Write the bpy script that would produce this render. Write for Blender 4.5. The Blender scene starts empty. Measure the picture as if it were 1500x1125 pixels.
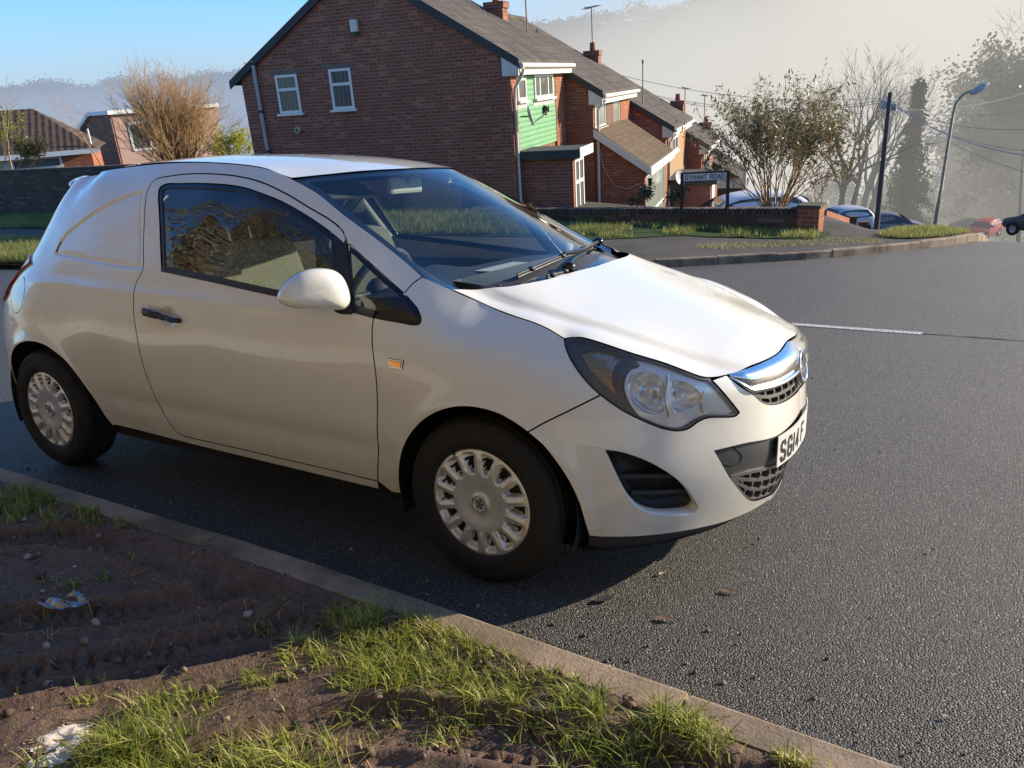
import bpy, bmesh, math, random
import numpy as np
from mathutils import Vector, Matrix
from mathutils.geometry import delaunay_2d_cdt
R = math.radians
rng = random.Random(7)
nrg = np.random.default_rng(7)
COL = bpy.context.scene.collection
SC = bpy.context.scene

# ------------------------------------------------------------------ frames
# "road frame": x along the kerb, y across the road, z square to the road where the white van stands.
# The street falls away down a hill, so the road frame leans by G against the level world frame.
UP = np.array([0.0209, -0.1030, 0.9945]); UP /= np.linalg.norm(UP)
ex = np.array([1., 0, 0]) - UP[0]*UP; ex /= np.linalg.norm(ex)
ey = np.cross(UP, ex)
GN = np.array([ex, ey, UP])                      # road -> world (rows)
G = Matrix([list(r)+[0] for r in GN] + [[0, 0, 0, 1]])
def W(p):                                        # road-frame point(s) -> world
    return np.asarray(p, float) @ GN.T
def Rd(p):
    return np.asarray(p, float) @ GN

# ------------------------------------------------------------------ camera (solved from the wheels, plate and roof of the van)
CF = 1133.5
CC = np.array([2.572, -2.825, 1.370])
CR = np.array([[0.8653, 0.5004, -0.0306], [0.1087, -0.2468, -0.9630], [-0.4894, 0.8299, -0.2679]])
u_, s_, vt_ = np.linalg.svd(CR); CR = u_ @ vt_
def rays(px):
    px = np.atleast_2d(np.asarray(px, float))
    d = np.c_[(px[:, 0]-750)/CF, (px[:, 1]-562.5)/CF, np.ones(len(px))] @ CR
    return d/np.linalg.norm(d, axis=1)[:, None]
def at(u, v, ax, val):                           # photo point on a road-frame plane
    d = rays([(u, v)])[0]; return CC + (val-CC[ax])/d[ax]*d
def atd(u, v, dist):                             # photo point at a surveyed distance, in the level world frame
    return W(CC + rays([(u, v)])[0]*dist)
def proj(P):
    q = (np.atleast_2d(P)-CC) @ CR.T
    return np.c_[750+CF*q[:, 0]/q[:, 2], 562.5+CF*q[:, 1]/q[:, 2]]

# ------------------------------------------------------------------ scene tree
def tag(o, label=None, cat=None, group=None, kind=None):
    if label: o['label'] = label
    if cat: o['category'] = cat
    if group: o['group'] = group
    if kind: o['kind'] = kind
    return o
def empty(name, mat=None, label=None, cat=None, group=None):
    o = bpy.data.objects.new(name, None); COL.objects.link(o)
    o.empty_display_size = .2
    if mat is not None: o.matrix_world = mat
    return tag(o, label, cat, group)
def mesh_obj(name, V, F, mats, parent=None, smooth=False, mi=None, normals=None, fsmooth=None):
    me = bpy.data.meshes.new(name)
    me.from_pydata([tuple(map(float, v)) for v in V], [], [tuple(map(int, f)) for f in F])
    if not isinstance(mats, (list, tuple)): mats = [mats]
    for m in mats: me.materials.append(m)
    if mi is not None: me.polygons.foreach_set('material_index', np.asarray(mi, dtype=np.int32))
    if smooth or fsmooth is not None:
        a = np.ones(len(me.polygons), bool) if fsmooth is None else np.asarray(fsmooth, bool)
        me.polygons.foreach_set('use_smooth', a)
    me.update()
    if normals is not None: me.normals_split_custom_set_from_vertices([tuple(map(float, n)) for n in normals])
    o = bpy.data.objects.new(name, me); COL.objects.link(o)
    if parent is not None: o.parent = parent
    return o
def copy_tree(o, parent=None):
    c = o.copy(); COL.objects.link(c)
    if parent is not None: c.parent = parent
    for ch in [k for k in bpy.data.objects if k.parent == o]: copy_tree(ch, c)
    return c

class MB:                                        # collects shapes that become ONE mesh
    def __init__(s): s.V = []; s.F = []; s.M = []; s.S = []
    def add(s, V, F, m=0, sm=False):
        b = len(s.V); s.V += [tuple(map(float, v)) for v in V]
        s.F += [tuple(int(i)+b for i in f) for f in F]; s.M += [m]*len(F); s.S += [sm]*len(F); return s
    def box(s, c, size, m=0, rot=None, bev=0.0):
        hx, hy, hz = [k/2 for k in size]
        if bev > 0:
            bm = bmesh.new(); bmesh.ops.create_cube(bm, size=1)
            bmesh.ops.scale(bm, vec=size, verts=bm.verts)
            bmesh.ops.bevel(bm, geom=bm.edges[:], offset=bev, segments=2, profile=.5, affect='EDGES')
            bm.verts.index_update()
            V = np.array([v.co[:] for v in bm.verts]); F = [[v.index for v in f.verts] for f in bm.faces]; bm.free()
        else:
            V = np.array([(x, y, z) for x in (-hx, hx) for y in (-hy, hy) for z in (-hz, hz)])
            F = [(0, 1, 3, 2), (4, 6, 7, 5), (0, 4, 5, 1), (2, 3, 7, 6), (0, 2, 6, 4), (1, 5, 7, 3)]
        if rot is not None: V = V @ np.asarray(rot).T
        return s.add(V+np.asarray(c), F, m)
    def box2(s, a, b, m=0, bev=0.0):
        a = np.asarray(a, float); b = np.asarray(b, float)
        return s.box((a+b)/2, np.abs(b-a), m, bev=bev)
    def hexa(s, P, m=0):                         # 8 corners: bottom ring 0-3, top ring 4-7
        return s.add(P, [(3, 2, 1, 0), (4, 5, 6, 7), (0, 1, 5, 4), (1, 2, 6, 5), (2, 3, 7, 6), (3, 0, 4, 7)], m)
    def quad(s, P, m=0): return s.add(P, [tuple(range(len(P)))], m)
    def tube(s, path, r, n=8, m=0, cap=True, sm=True, up=None):
        path = np.asarray(path, float); k = len(path)
        r = np.broadcast_to(np.asarray(r, float), (k,))
        V = []; prev = None
        for i in range(k):
            t = path[min(i+1, k-1)]-path[max(i-1, 0)]; t /= np.linalg.norm(t)+1e-12
            if prev is None:
                a = np.array([0, 0, 1.]) if abs(t[2]) < .9 else np.array([1., 0, 0])
                prev = np.cross(t, a)
            b = prev-t*(prev@t); b /= np.linalg.norm(b)+1e-12; prev = b; c = np.cross(t, b)
            for j in range(n):
                a = 2*math.pi*j/n; V.append(path[i]+r[i]*(b*math.cos(a)+c*math.sin(a)))
        F = [(i*n+j, i*n+(j+1) % n, (i+1)*n+(j+1) % n, (i+1)*n+j) for i in range(k-1) for j in range(n)]
        s.add(V, F, m, sm)
        if cap: s.add(V[:n], [tuple(range(n))[::-1]], m); s.add(V[-n:], [tuple(range(n))], m)
        return s
    def lathe(s, prof, c, ax, n=32, m=0, sm=True, closed=False):  # prof: (radius, along axis)
        ax = np.asarray(ax, float); ax /= np.linalg.norm(ax)
        a = np.array([0, 0, 1.]) if abs(ax[2]) < .9 else np.array([1., 0, 0])
        b = np.cross(ax, a); b /= np.linalg.norm(b); d = np.cross(ax, b)
        V = [np.asarray(c)+h*ax+r*(b*math.cos(2*math.pi*j/n)+d*math.sin(2*math.pi*j/n)) for r, h in prof for j in range(n)]
        k = len(prof)
        F = [(i*n+j, i*n+(j+1) % n, (i+1)*n+(j+1) % n, (i+1)*n+j) for i in range(k-1) for j in range(n)]
        return s.add(V, F, m, sm)
    def sphere(s, c, r, m=0, n=12, k=8):
        c = np.asarray(c, float); r = np.broadcast_to(np.asarray(r, float), (3,))
        V = [c+r*np.array((math.sin(math.pi*i/k)*math.cos(2*math.pi*j/n), math.sin(math.pi*i/k)*math.sin(2*math.pi*j/n), math.cos(math.pi*i/k))) for i in range(k+1) for j in range(n)]
        F = [(i*n+j, (i+1)*n+j, (i+1)*n+(j+1) % n, i*n+(j+1) % n) for i in range(k) for j in range(n)]
        return s.add(V, F, m, True)
    def prism(s, poly, a, b, m=0, fn=None):      # 2-D polygon swept from height a to b; fn maps (u,v,h) -> xyz
        n = len(poly); fn = fn or (lambda u, v, h: (u, v, h))
        V = [fn(u, v, a) for u, v in poly]+[fn(u, v, b) for u, v in poly]
        return s.add(V, [tuple(range(n))[::-1], tuple(range(n, 2*n))]+[(i, (i+1) % n, n+(i+1) % n, n+i) for i in range(n)], m)
    def build(s, name, mats, parent=None):
        return mesh_obj(name, s.V, s.F, mats, parent, mi=s.M, fsmooth=s.S)

# ------------------------------------------------------------------ material helpers
class NT:
    def __init__(s, name, disp=False):
        s.m = bpy.data.materials.new(name); s.m.use_nodes = True; s.t = s.m.node_tree; s.n = s.t.nodes
        s.n.clear(); s.out = s.n.new('ShaderNodeOutputMaterial')
        if disp: s.m.displacement_method = 'BOTH'
    def nd(s, typ, **kw):
        x = s.n.new('ShaderNode'+typ)
        for k, v in kw.items():
            if k.startswith('i_'): s.set(x, k[2:], v)
            else: setattr(x, k, v)
        return x
    def set(s, x, key, v):
        key2 = key.replace('_', ' ')
        sk = None
        for i in x.inputs:
            if i.name == key2 or i.identifier == key: sk = i; break
        if sk is None: sk = x.inputs[int(key)]
        if isinstance(v, bpy.types.NodeSocket): s.t.links.new(v, sk)
        elif isinstance(v, (tuple, list)) and len(v) == 3 and sk.type == 'RGBA': sk.default_value = (*v, 1)
        else: sk.default_value = v
    def math(s, op, a, b=0.0, c=None, clamp=False):
        x = s.n.new('ShaderNodeMath'); x.operation = op; x.use_clamp = clamp
        s.set(x, '0', a); s.set(x, '1', b)
        if c is not None: s.set(x, '2', c)
        return x.outputs[0]
    def mix(s, f, a, b, typ='MIX'):
        x = s.n.new('ShaderNodeMix'); x.data_type = 'RGBA'; x.blend_type = typ
        for k, v in ((0, f), (6, a), (7, b)):
            if isinstance(v, bpy.types.NodeSocket): s.t.links.new(v, x.inputs[k])
            elif k == 0: x.inputs[0].default_value = v
            else: x.inputs[k].default_value = (*v, 1) if len(v) == 3 else v
        return x.outputs[2]
    def ramp(s, f, stops, interp='LINEAR'):
        x = s.n.new('ShaderNodeValToRGB'); x.color_ramp.interpolation = interp
        e = x.color_ramp.elements
        while len(e) < len(stops): e.new(.5)
        for k, (p, c) in zip(e, stops):
            k.position = p; k.color = (c, c, c, 1) if not isinstance(c, (tuple, list)) else (*c, 1)
        s.t.links.new(f, x.inputs[0]); return x.outputs[0]
    def noise(s, scale, detail=4, rough=.55, vec=None, dist=0.0, out=0, dim='3D'):
        x = s.nd('TexNoise'); x.noise_dimensions = dim
        x.inputs['Scale'].default_value = scale; x.inputs['Detail'].default_value = detail
        x.inputs['Roughness'].default_value = rough; x.inputs['Distortion'].default_value = dist
        if vec is not None: s.t.links.new(vec, x.inputs['Vector'])
        return x.outputs[out]
    def voro(s, scale, vec=None, feature='F1', out=0, rand=1.0):
        x = s.nd('TexVoronoi'); x.feature = feature; x.inputs['Scale'].default_value = scale
        x.inputs['Randomness'].default_value = rand
        if vec is not None: s.t.links.new(vec, x.inputs['Vector'])
        return x.outputs[out]
    def obj(s): return s.nd('TexCoord').outputs['Object']
    def geo(s, o='Position'): return s.nd('NewGeometry').outputs[o]
    def mapping(s, vec, scale=(1, 1, 1), rot=(0, 0, 0), loc=(0, 0, 0)):
        x = s.nd('Mapping'); s.t.links.new(vec, x.inputs[0])
        x.inputs['Scale'].default_value = scale; x.inputs['Rotation'].default_value = rot; x.inputs['Location'].default_value = loc
        return x.outputs[0]
    def sep(s, vec):
        x = s.nd('SeparateXYZ'); s.t.links.new(vec, x.inputs[0]); return x.outputs
    def comb(s, a, b, c):
        x = s.nd('CombineXYZ'); s.set(x, 'X', a); s.set(x, 'Y', b); s.set(x, 'Z', c); return x.outputs[0]
    def bump(s, h, strength=.3, dist=.01, normal=None):
        x = s.nd('Bump'); s.set(x, 'Height', h); x.inputs['Strength'].default_value = strength; x.inputs['Distance'].default_value = dist
        if normal is not None: s.t.links.new(normal, x.inputs['Normal'])
        return x.outputs[0]
    def bsdf(s, col, rough=.6, metal=0.0, normal=None, spec=.5, coat=0.0, coat_rough=.03, **kw):
        x = s.nd('BsdfPrincipled'); s.set(x, 'Base Color', col); s.set(x, 'Roughness', rough); s.set(x, 'Metallic', metal)
        s.set(x, 'Specular IOR Level', spec); s.set(x, 'Coat Weight', coat); x.inputs['Coat Roughness'].default_value = coat_rough
        if normal is not None: s.t.links.new(normal, x.inputs['Normal'])
        for k, v in kw.items(): s.set(x, k, v)
        return x.outputs[0]
    def surf(s, sh): s.t.links.new(sh, s.out.inputs['Surface']); return s.m
def plain(name, col, rough=.6, metal=0.0, var=.12, scale=12, spec=.5, coat=0.0, bump=0.0, coat_rough=.03):
    n = NT(name); ob = n.obj()
    f = n.noise(scale, 5, .6, ob)
    c = n.mix(f, tuple(k*(1-var) for k in col), tuple(min(1, k*(1+var)) for k in col))
    nm = n.bump(n.noise(scale*12, 3, .6, ob), bump, .004) if bump else None
    r = n.math('ADD', rough-.05, n.math('MULTIPLY', f, .1))
    return n.surf(n.bsdf(c, r, metal, nm, spec, coat, coat_rough))
def glass_mat(name, tint=(.75, .82, .8), ior=1.5, rough=0.0, boost=1.0, milk=0.0):
    n = NT(name); fr = n.nd('Fresnel'); bk = n.geo('Backfacing'); n.set(fr, 'IOR', n.math('ADD', ior, n.math('MULTIPLY', bk, 1/ior-ior)))
    tr = n.nd('BsdfTransparent'); n.set(tr, 'Color', tint)
    gl = n.nd('BsdfGlossy'); gl.inputs['Roughness'].default_value = rough
    mx = n.nd('MixShader'); f = n.math('MULTIPLY', fr.outputs[0], boost, clamp=True)
    n.t.links.new(f, mx.inputs[0]); n.t.links.new(tr.outputs[0], mx.inputs[1]); n.t.links.new(gl.outputs[0], mx.inputs[2])
    if milk:                                     # hazed, weathered plastic
        df = n.nd('BsdfDiffuse'); n.set(df, 'Color', (.75, .74, .70)); tl = n.nd('BsdfTranslucent'); n.set(tl, 'Color', (.75, .74, .70)); ad = n.nd('MixShader'); ad.inputs[0].default_value = .5
        n.t.links.new(df.outputs[0], ad.inputs[1]); n.t.links.new(tl.outputs[0], ad.inputs[2]); m2 = n.nd('MixShader'); n.set(m2, '0', n.math('MULTIPLY', n.noise(9, 4, .6, n.obj()), milk*2)); n.t.links.new(mx.outputs[0], m2.inputs[1]); n.t.links.new(ad.outputs[0], m2.inputs[2]); mx = m2
    return n.surf(mx.outputs[0])
# ------------------------------------------------------------------ body surfaces of the white van (road frame, metres; origin under the middle of the wheelbase)
XF, XR, RS = 1.15, -1.05, 0.85
S_FRONT = XF+math.pi/2*RS; S_REAR = XR-math.pi/2*RS
def to_sd(P):
    P = np.atleast_2d(np.asarray(P, float)); x, y, z = P.T
    s = x.copy(); d = -y
    m = x > XF; th = np.arctan2(x-XF, -y); s = np.where(m, XF+th*RS, s); d = np.where(m, np.hypot(x-XF, y), d)
    m = x < XR; th = np.arctan2(XR-x, -y); s = np.where(m, XR-th*RS, s); d = np.where(m, np.hypot(XR-x, y), d)
    return s, d, z
def from_sd(s, d, z):
    s = np.asarray(s, float); d = np.asarray(d, float)
    th = np.where(s > XF, (s-XF)/RS, np.where(s < XR, (s-XR)/RS, 0))
    return np.c_[np.clip(s, XR, XF)+d*np.sin(th), -d*np.cos(th), z*np.ones_like(s)]
class TPS:                                       # thin-plate spline through measured section points
    def __init__(s, U, v, lam=2e-4, sc=(1, 1)):
        s.sc = np.array(sc); s.U = np.asarray(U, float)*s.sc; n = len(U)
        K = s.k(s.U, s.U)+lam*np.eye(n); Pm = np.c_[np.ones(n), s.U]
        w = np.linalg.solve(np.block([[K, Pm], [Pm.T, np.zeros((3, 3))]]), np.r_[v, 0, 0, 0]); s.w = w[:n]; s.a = w[n:]
    def k(s, A, B):
        r2 = ((A[:, None]-B[None])**2).sum(-1); return .5*r2*np.log(r2+1e-12)
    def __call__(s, u, v):
        u = np.asarray(u, float); sh = u.shape; Q = np.c_[u.ravel(), np.broadcast_to(v, sh).ravel()]*s.sc
        out = np.empty(len(Q))
        for i in range(0, len(Q), 8000):
            q = Q[i:i+8000]; out[i:i+8000] = s.k(q, s.U) @ s.w+s.a[0]+q @ s.a[1:]
        return out.reshape(sh)
LEVELS = {
 .20: "-1.86 0 -1.83 .42 -1.72 .67 -1.45 .775 -.7 .772 0 .772 .8 .775 1.3 .80 1.55 .80 1.70 .745 1.83 .63 1.96 .43 2.04 .2 2.06 0",
 .32: "-1.91 0 -1.89 .4 -1.79 .66 -1.52 .79 -.9 .80 0 .80 .8 .803 1.3 .828 1.52 .828 1.68 .77 1.83 .66 1.985 .46 2.085 .2 2.102 0",
 .45: "-1.92 0 -1.90 .4 -1.81 .665 -1.57 .80 -1.2 .845 -.7 .833 0 .832 .8 .838 1.2555 .848 1.5 .838 1.65 .795 1.8 .71 1.945 .55 2.05 .38 2.10 .2 2.115 0",
 .60: "-1.91 0 -1.89 .4 -1.80 .67 -1.53 .815 -1.2 .852 -.7 .850 0 .850 .8 .853 1.2555 .856 1.5 .835 1.65 .785 1.8 .69 1.93 .55 2.035 .38 2.09 .2 2.105 0",
 .72: "-1.89 0 -1.87 .4 -1.77 .67 -1.48 .81 -1.2 .842 -.7 .856 0 .857 .8 .857 1.2555 .846 1.5 .808 1.65 .752 1.8 .66 1.92 .54 2.005 .38 2.06 .2 2.075 0",
 .85: "-1.83 0 -1.81 .4 -1.71 .655 -1.43 .79 -1.15 .82 -.7 .840 0 .845 .8 .845 1.15 .805 1.35 .755 1.49 .705 1.64 .64 1.78 .52 1.90 .3 1.94 0",
 .95: "-1.75 0 -1.71 .4 -1.60 .63 -1.36 .755 -1.0 .79 -.5 .808 0 .812 .6 .812 .9 .79 1.05 .745 1.2 .66",
 1.1: "-1.64 0 -1.60 .4 -1.46 .60 -1.2 .70 -.9 .735 -.5 .745 0 .748 .5 .735 .75 .69 .95 .62",
 1.25: "-1.53 0 -1.49 .4 -1.33 .57 -1.05 .648 -.7 .675 -.3 .68 0 .68 .35 .655 .6 .60",
 1.38: "-1.44 0 -1.40 .35 -1.22 .50 -.95 .57 -.5 .60 -.1 .60 .2 .572 .4 .52",
 1.43: "-1.1 .43 -.9 .50 -.5 .545 -.1 .54 .15 .50"}
_p = []
for z_, t_ in LEVELS.items():
    for x_, w_ in np.array(t_.split(), float).reshape(-1, 2): _p.append((x_, -w_, z_))
_s, _d, _z = to_sd(np.array(_p))
_DS = TPS(np.c_[_s, _z], _d, sc=(1, 1.6))
HX, HZ, TR = 1.2555, .295, .297                   # wheel centres and tyre radius
def Dsf(s, z):
    s = np.asarray(s, float); z = np.broadcast_to(np.asarray(z, float), s.shape)
    d = _DS(s, z)
    for cx, amp in ((HX, .010), (-HX, .014)):    # flared lips over the wheels
        r = np.hypot(s-cx, z-HZ)
        d = d+amp*np.exp(-((r-.345)/.035)**2)*np.clip((z-.15)/.2, 0, 1)
    sm = lambda a, b, x: (lambda t: t*t*(3-2*t))(np.clip((x-a)/(b-a), 0, 1))
    mid = sm(-1.0, -.6, s)*(1-sm(.75, 1.0, s))
    d = d-.010*mid*sm(.39, .36, z)*0-.009*mid*np.exp(-((z-.42)/.05)**2)   # scooped door foot
    d = d+.006*np.exp(-((z-.905-.02*np.clip(-s, 0, 1))/.022)**2)*sm(-1.5, -1.2, s)*(1-sm(.9, 1.15, s))  # shoulder
    return d
def Dpt(s, z): return from_sd(s, Dsf(s, z), z)
def Dnm(s, z, e=2e-3):
    a = Dpt(s+e, z)-Dpt(s-e, z); b = Dpt(s, z+e)-Dpt(s, z-e)
    n = np.cross(b, a); n /= np.linalg.norm(n, axis=1)[:, None]
    P = Dpt(s, z); n *= np.where((n[:, 1]*-1+np.where(s > XF, n[:, 0], np.where(s < XR, -n[:, 0], 0))) < 0, -1, 1)[:, None]
    return n
def Dnm_glass(s, z): return Dnm(s, np.clip(z, 0, 1.33), .07)     # float glass is flatter than pressed steel
def march(px, g, t0=1.2, t1=7.0, n=500):         # first point along the line of sight where g goes negative
    d = rays(px); T = np.linspace(t0, t1, n); out = []
    for k in d:
        P = CC+T[:, None]*k; v = g(P); i = np.where((v[:-1] > 0) & (v[1:] <= 0))[0]
        if len(i) == 0: i = [int(np.argmin(np.abs(v)))-0]; i[0] = min(i[0], n-2)
        i = i[0]; a, b = T[i], T[i+1]
        for _ in range(30):
            c = (a+b)/2
            if g((CC+c*k)[None])[0] > 0: a = c
            else: b = c
        out.append(CC+(a+b)/2*k)
    return np.array(out)
def gD(P):
    s, d, z = to_sd(P); zz = np.clip(z, .12, 1.46)
    return d-Dsf(s, zz)+5*np.abs(z-zz)
def onD(px):                                     # photo points -> (s, z) on the body side
    s, d, z = to_sd(march(px, gD)); return np.c_[s, z]

# ---- 2-D outline tools
def smooth(P, step=.012, closed=False, sharp=()):
    """Catmull-Rom through P, resampled; indices in sharp stay corners."""
    P = np.asarray(P, float); n = len(P); out = []
    sharp = {i % n for i in sharp}
    m = n if closed else n-1
    for i in range(m):
        p1, p2 = P[i], P[(i+1) % n]
        p0 = P[(i-1) % n] if (closed or i > 0) else 2*p1-p2
        p3 = P[(i+2) % n] if (closed or i+2 < n) else 2*p2-p1
        if i in sharp: p0 = 2*p1-p2
        if (i+1) % n in sharp: p3 = 2*p2-p1
        k = max(1, int(np.ceil(np.linalg.norm(p2-p1)/step)))
        d1 = max(np.linalg.norm(p1-p0)**.5, 1e-4); d2 = max(np.linalg.norm(p2-p1)**.5, 1e-4); d3 = max(np.linalg.norm(p3-p2)**.5, 1e-4)
        m1 = d2*((p1-p0)/d1-(p2-p0)/(d1+d2)+(p2-p1)/d2); m2 = d2*((p2-p1)/d2-(p3-p1)/(d2+d3)+(p3-p2)/d3)
        t = np.arange(k)[:, None]/k
        out.append((2*t**3-3*t**2+1)*p1+(t**3-2*t**2+t)*m1+(-2*t**3+3*t**2)*p2+(t**3-t**2)*m2)
    if not closed: out.append(P[-1:])
    return np.concatenate(out)
def cat(*a):                                     # joins chains, dropping doubled points
    L = [];
    for k in a:
        for p in np.asarray(k, float):
            if not L or np.hypot(*(p-L[-1])) > 2e-4: L.append(p)
    if np.hypot(*(L[0]-L[-1])) < 2e-4: L.pop()
    return np.array(L)
def area(P): x, y = P.T; return .5*np.sum(x*np.roll(y, -1)-y*np.roll(x, -1))
def inset(P, g):
    if area(P) < 0: P = P[::-1]
    a = np.roll(P, 1, 0); b = np.roll(P, -1, 0)
    e1 = P-a; e2 = b-P
    n1 = np.c_[-e1[:, 1], e1[:, 0]]/(np.linalg.norm(e1, axis=1)[:, None]+1e-9)
    n2 = np.c_[-e2[:, 1], e2[:, 0]]/(np.linalg.norm(e2, axis=1)[:, None]+1e-9)
    n = n1+n2; n /= np.maximum(.7, (n*n).sum(1)/2)[:, None]*1.0
    return P+n*g
def inside(P, Q):
    x, y = Q.T; r = np.zeros(len(Q), bool); j = len(P)-1
    for i in range(len(P)):
        xi, yi = P[i]; xj, yj = P[j]
        c = ((yi > y) != (yj > y)) & (x < (xj-xi)*(y-yi)/((yj-yi) or 1e-12)+xi); r ^= c; j = i
    return r
def fill(outer, holes=(), h=.02, extra=None):
    loops = [outer]+list(holes); V = []; E = []
    for L in loops:
        b = len(V); V += [tuple(p) for p in L]; n = len(L); E += [(b+i, b+(i+1) % n) for i in range(n)]
    lo, hi = outer.min(0), outer.max(0)
    gx, gy = np.meshgrid(np.arange(lo[0]+h/2, hi[0], h), np.arange(lo[1]+h/2, hi[1], h))
    gx = gx+(np.arange(gx.shape[0]) % 2)[:, None]*h/2
    Q = np.c_[gx.ravel(), gy.ravel()]
    ok = inside(outer, Q)
    for H in holes: ok &= ~inside(H, Q)
    Q = Q[ok]; B = np.array(V)
    if extra is not None:
        ex_ = extra[inside(outer, extra)]; dq = np.full(len(Q), 9.)
        for i in range(0, len(ex_), 200): dq = np.minimum(dq, np.sqrt(((Q[:, None]-ex_[None, i:i+200])**2).sum(-1)).min(1))
        Q = np.r_[Q[dq > .006], ex_]
    if len(Q):
        dm = np.full(len(Q), 9.)
        for i in range(0, len(B), 200): dm = np.minimum(dm, np.sqrt(((Q[:, None]-B[None, i:i+200])**2).sum(-1)).min(1))
        Q = Q[dm > min(h*.55, .006 if extra is not None else 9)]
    vv = [Vector(p) for p in V]+[Vector(p) for p in Q]
    ov, oe, of, *_ = delaunay_2d_cdt(vv, E, [], 0, 1e-6)
    ov = np.array([v[:] for v in ov]); of = np.array([f for f in of if len(f) == 3])
    c = ov[of].mean(1); ok = inside(outer, c)
    for H in holes: ok &= ~inside(H, c)
    return ov, of[ok]
def panel(name, outer, pt, nm, mat, parent, holes=(), gap=.0025, h=.02, flange=.012, off=0.0, mirror=True, hole_flange=None, hole_gap=None, extra=None):
    """sheet-metal panel: outline in a surface's own 2-D coordinates, rolled edges, optional mirrored half in the same mesh"""
    outer = inset(outer, gap); hg = gap if hole_gap is None else hole_gap
    holes = [inset(H if area(H) > 0 else H[::-1], -hg) for H in holes]
    v2, f = fill(outer, holes, h, extra)
    P = pt(v2[:, 0], v2[:, 1]); N = nm(v2[:, 0], v2[:, 1]); P = P+N*off
    V = [P]; Nn = [N]; F = [tuple(t) for t in f]
    n0 = np.cross(P[f[:, 1]]-P[f[:, 0]], P[f[:, 2]]-P[f[:, 0]]); flip = (n0*N[f[:, 0]]).sum() < 0
    if flip: F = [t[::-1] for t in F]
    base = len(P)
    for L, depth in [(outer, flange)]+[(H, flange if hole_flange is None else hole_flange) for H in holes]:
        if depth <= 0: continue
        p = pt(L[:, 0], L[:, 1]); n = nm(L[:, 0], L[:, 1]); p = p+n*off; k = len(L)
        tan = np.roll(p, -1, 0)-np.roll(p, 1, 0); tan /= np.linalg.norm(tan, axis=1)[:, None]+1e-9
        lat = np.cross(tan, n); q = L+1e-3*0
        c = p.mean(0); sgn = 1 if ((p-c)*lat).sum() > 0 else -1
        if L is not outer: sgn = -sgn
        lat = lat*sgn
        r1 = p; r2 = p-n*.0015+lat*.0008; r3 = p-n*depth+lat*.0010
        V += [r1, r2, r3]; n1 = n+lat; n1 /= np.linalg.norm(n1, axis=1)[:, None]
        Nn += [n, n1, lat]
        for a in range(2):
            for i in range(k):
                j = (i+1) % k; F.append((base+a*k+i, base+a*k+j, base+(a+1)*k+j, base+(a+1)*k+i))
        base += 3*k
    V = np.concatenate(V); Nn = np.concatenate(Nn)
    o = mesh_obj(name, V, F, mat, parent, smooth=True, normals=Nn)
    if mirror:
        F = [t[::-1] for t in F]
        o2 = mesh_obj(name, V*[1, -1, 1], F, mat, TWIN.get(parent.name, parent) if parent is not None else None, smooth=True, normals=Nn*[1, -1, 1])
        TWIN[o.name] = o2
    return o
TWIN = {}
# ------------------------------------------------------------------ materials of the van
def mk_paint():
    n = NT('white_car_paint'); ob = n.obj()
    f = n.noise(3.0, 5, .6, ob); z = n.sep(ob)[2]
    dirt = n.math('MULTIPLY', n.ramp(z, [(.18, 1), (.42, .35), (.75, .10), (1, .03)]), n.noise(14, 6, .65, ob))
    c = n.mix(f, (.82, .785, .665), (.86, .825, .71))
    c = n.mix(n.math('MULTIPLY', dirt, .8), c, (.36, .31, .24))
    spk = n.ramp(n.noise(170, 2, .5, ob), [(.70, 0), (.76, 1)])
    c = n.mix(n.math('MULTIPLY', spk, n.math('MULTIPLY', dirt, .8)), c, (.2, .16, .12))
    r = n.math('ADD', .26, n.math('MULTIPLY', dirt, .25))
    return n.surf(n.bsdf(c, r, 0, None, .45, 1.0, .03))
PAINT = mk_paint()
BLACK = plain('black_textured_plastic', (.022, .022, .023), .5, bump=.25)
GLOSSB = plain('black_gloss_trim', (.008, .008, .009), .12, spec=.6)
DARKIN = plain('dark_underbody', (.010, .010, .011), .9)
RUBBER = NT('tyre_rubber')
def mk_rubber():
    n = RUBBER; ob = n.obj(); f = n.noise(9, 6, .6, ob)
    c = n.mix(f, (.010, .0098, .0095), (.024, .022, .019))
    return n.surf(n.bsdf(c, .72, 0, n.bump(n.noise(220, 2, .5, ob), .15, .002), .35))
RUBBER = mk_rubber()
def mk_silver():
    n = NT('silver_wheel_trim'); ob = n.obj(); f = n.noise(7, 6, .65, ob)
    c = n.mix(f, (.68, .675, .655), (.78, .775, .75))
    d = n.math('MULTIPLY', n.ramp(n.noise(28, 5, .7, ob), [(.5, 0), (.75, 1)]), .45)
    c = n.mix(d, c, (.16, .13, .09))
    return n.surf(n.bsdf(c, n.math('ADD', .33, n.math('MULTIPLY', d, .4)), .6, None, .5, .3, .15))
SILVER = mk_silver()
CHROME = plain('chrome', (.74, .72, .68), .14, 1.0, .03)
CHROMEB = plain('satin_chrome', (.62, .62, .60), .22, 1.0, .05)
GLASS = glass_mat('car_window_glass', (.56, .60, .57), 1.55, boost=1.8)
SCREEN = glass_mat('windscreen_glass', (.80, .87, .85), 1.5, boost=1.25)
LENS = glass_mat('clear_lens', (.95, .95, .93), 1.45, milk=.10)
AMBER = plain('amber_reflector', (.75, .36, .10), .12, .75)
FABRIC = None
def mk_fabric():
    n = NT('seat_fabric'); ob = n.obj(); v = n.mapping(ob, (90, 90, 160))
    f = n.voro(1.0, v); g = n.noise(5, 3, .5, ob)
    c = n.mix(f, (.10, .105, .085), (.34, .35, .28)); c = n.mix(g, c, (.2, .2, .16))
    return n.surf(n.bsdf(c, .95, 0, None, .1))
FABRIC = mk_fabric()
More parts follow.
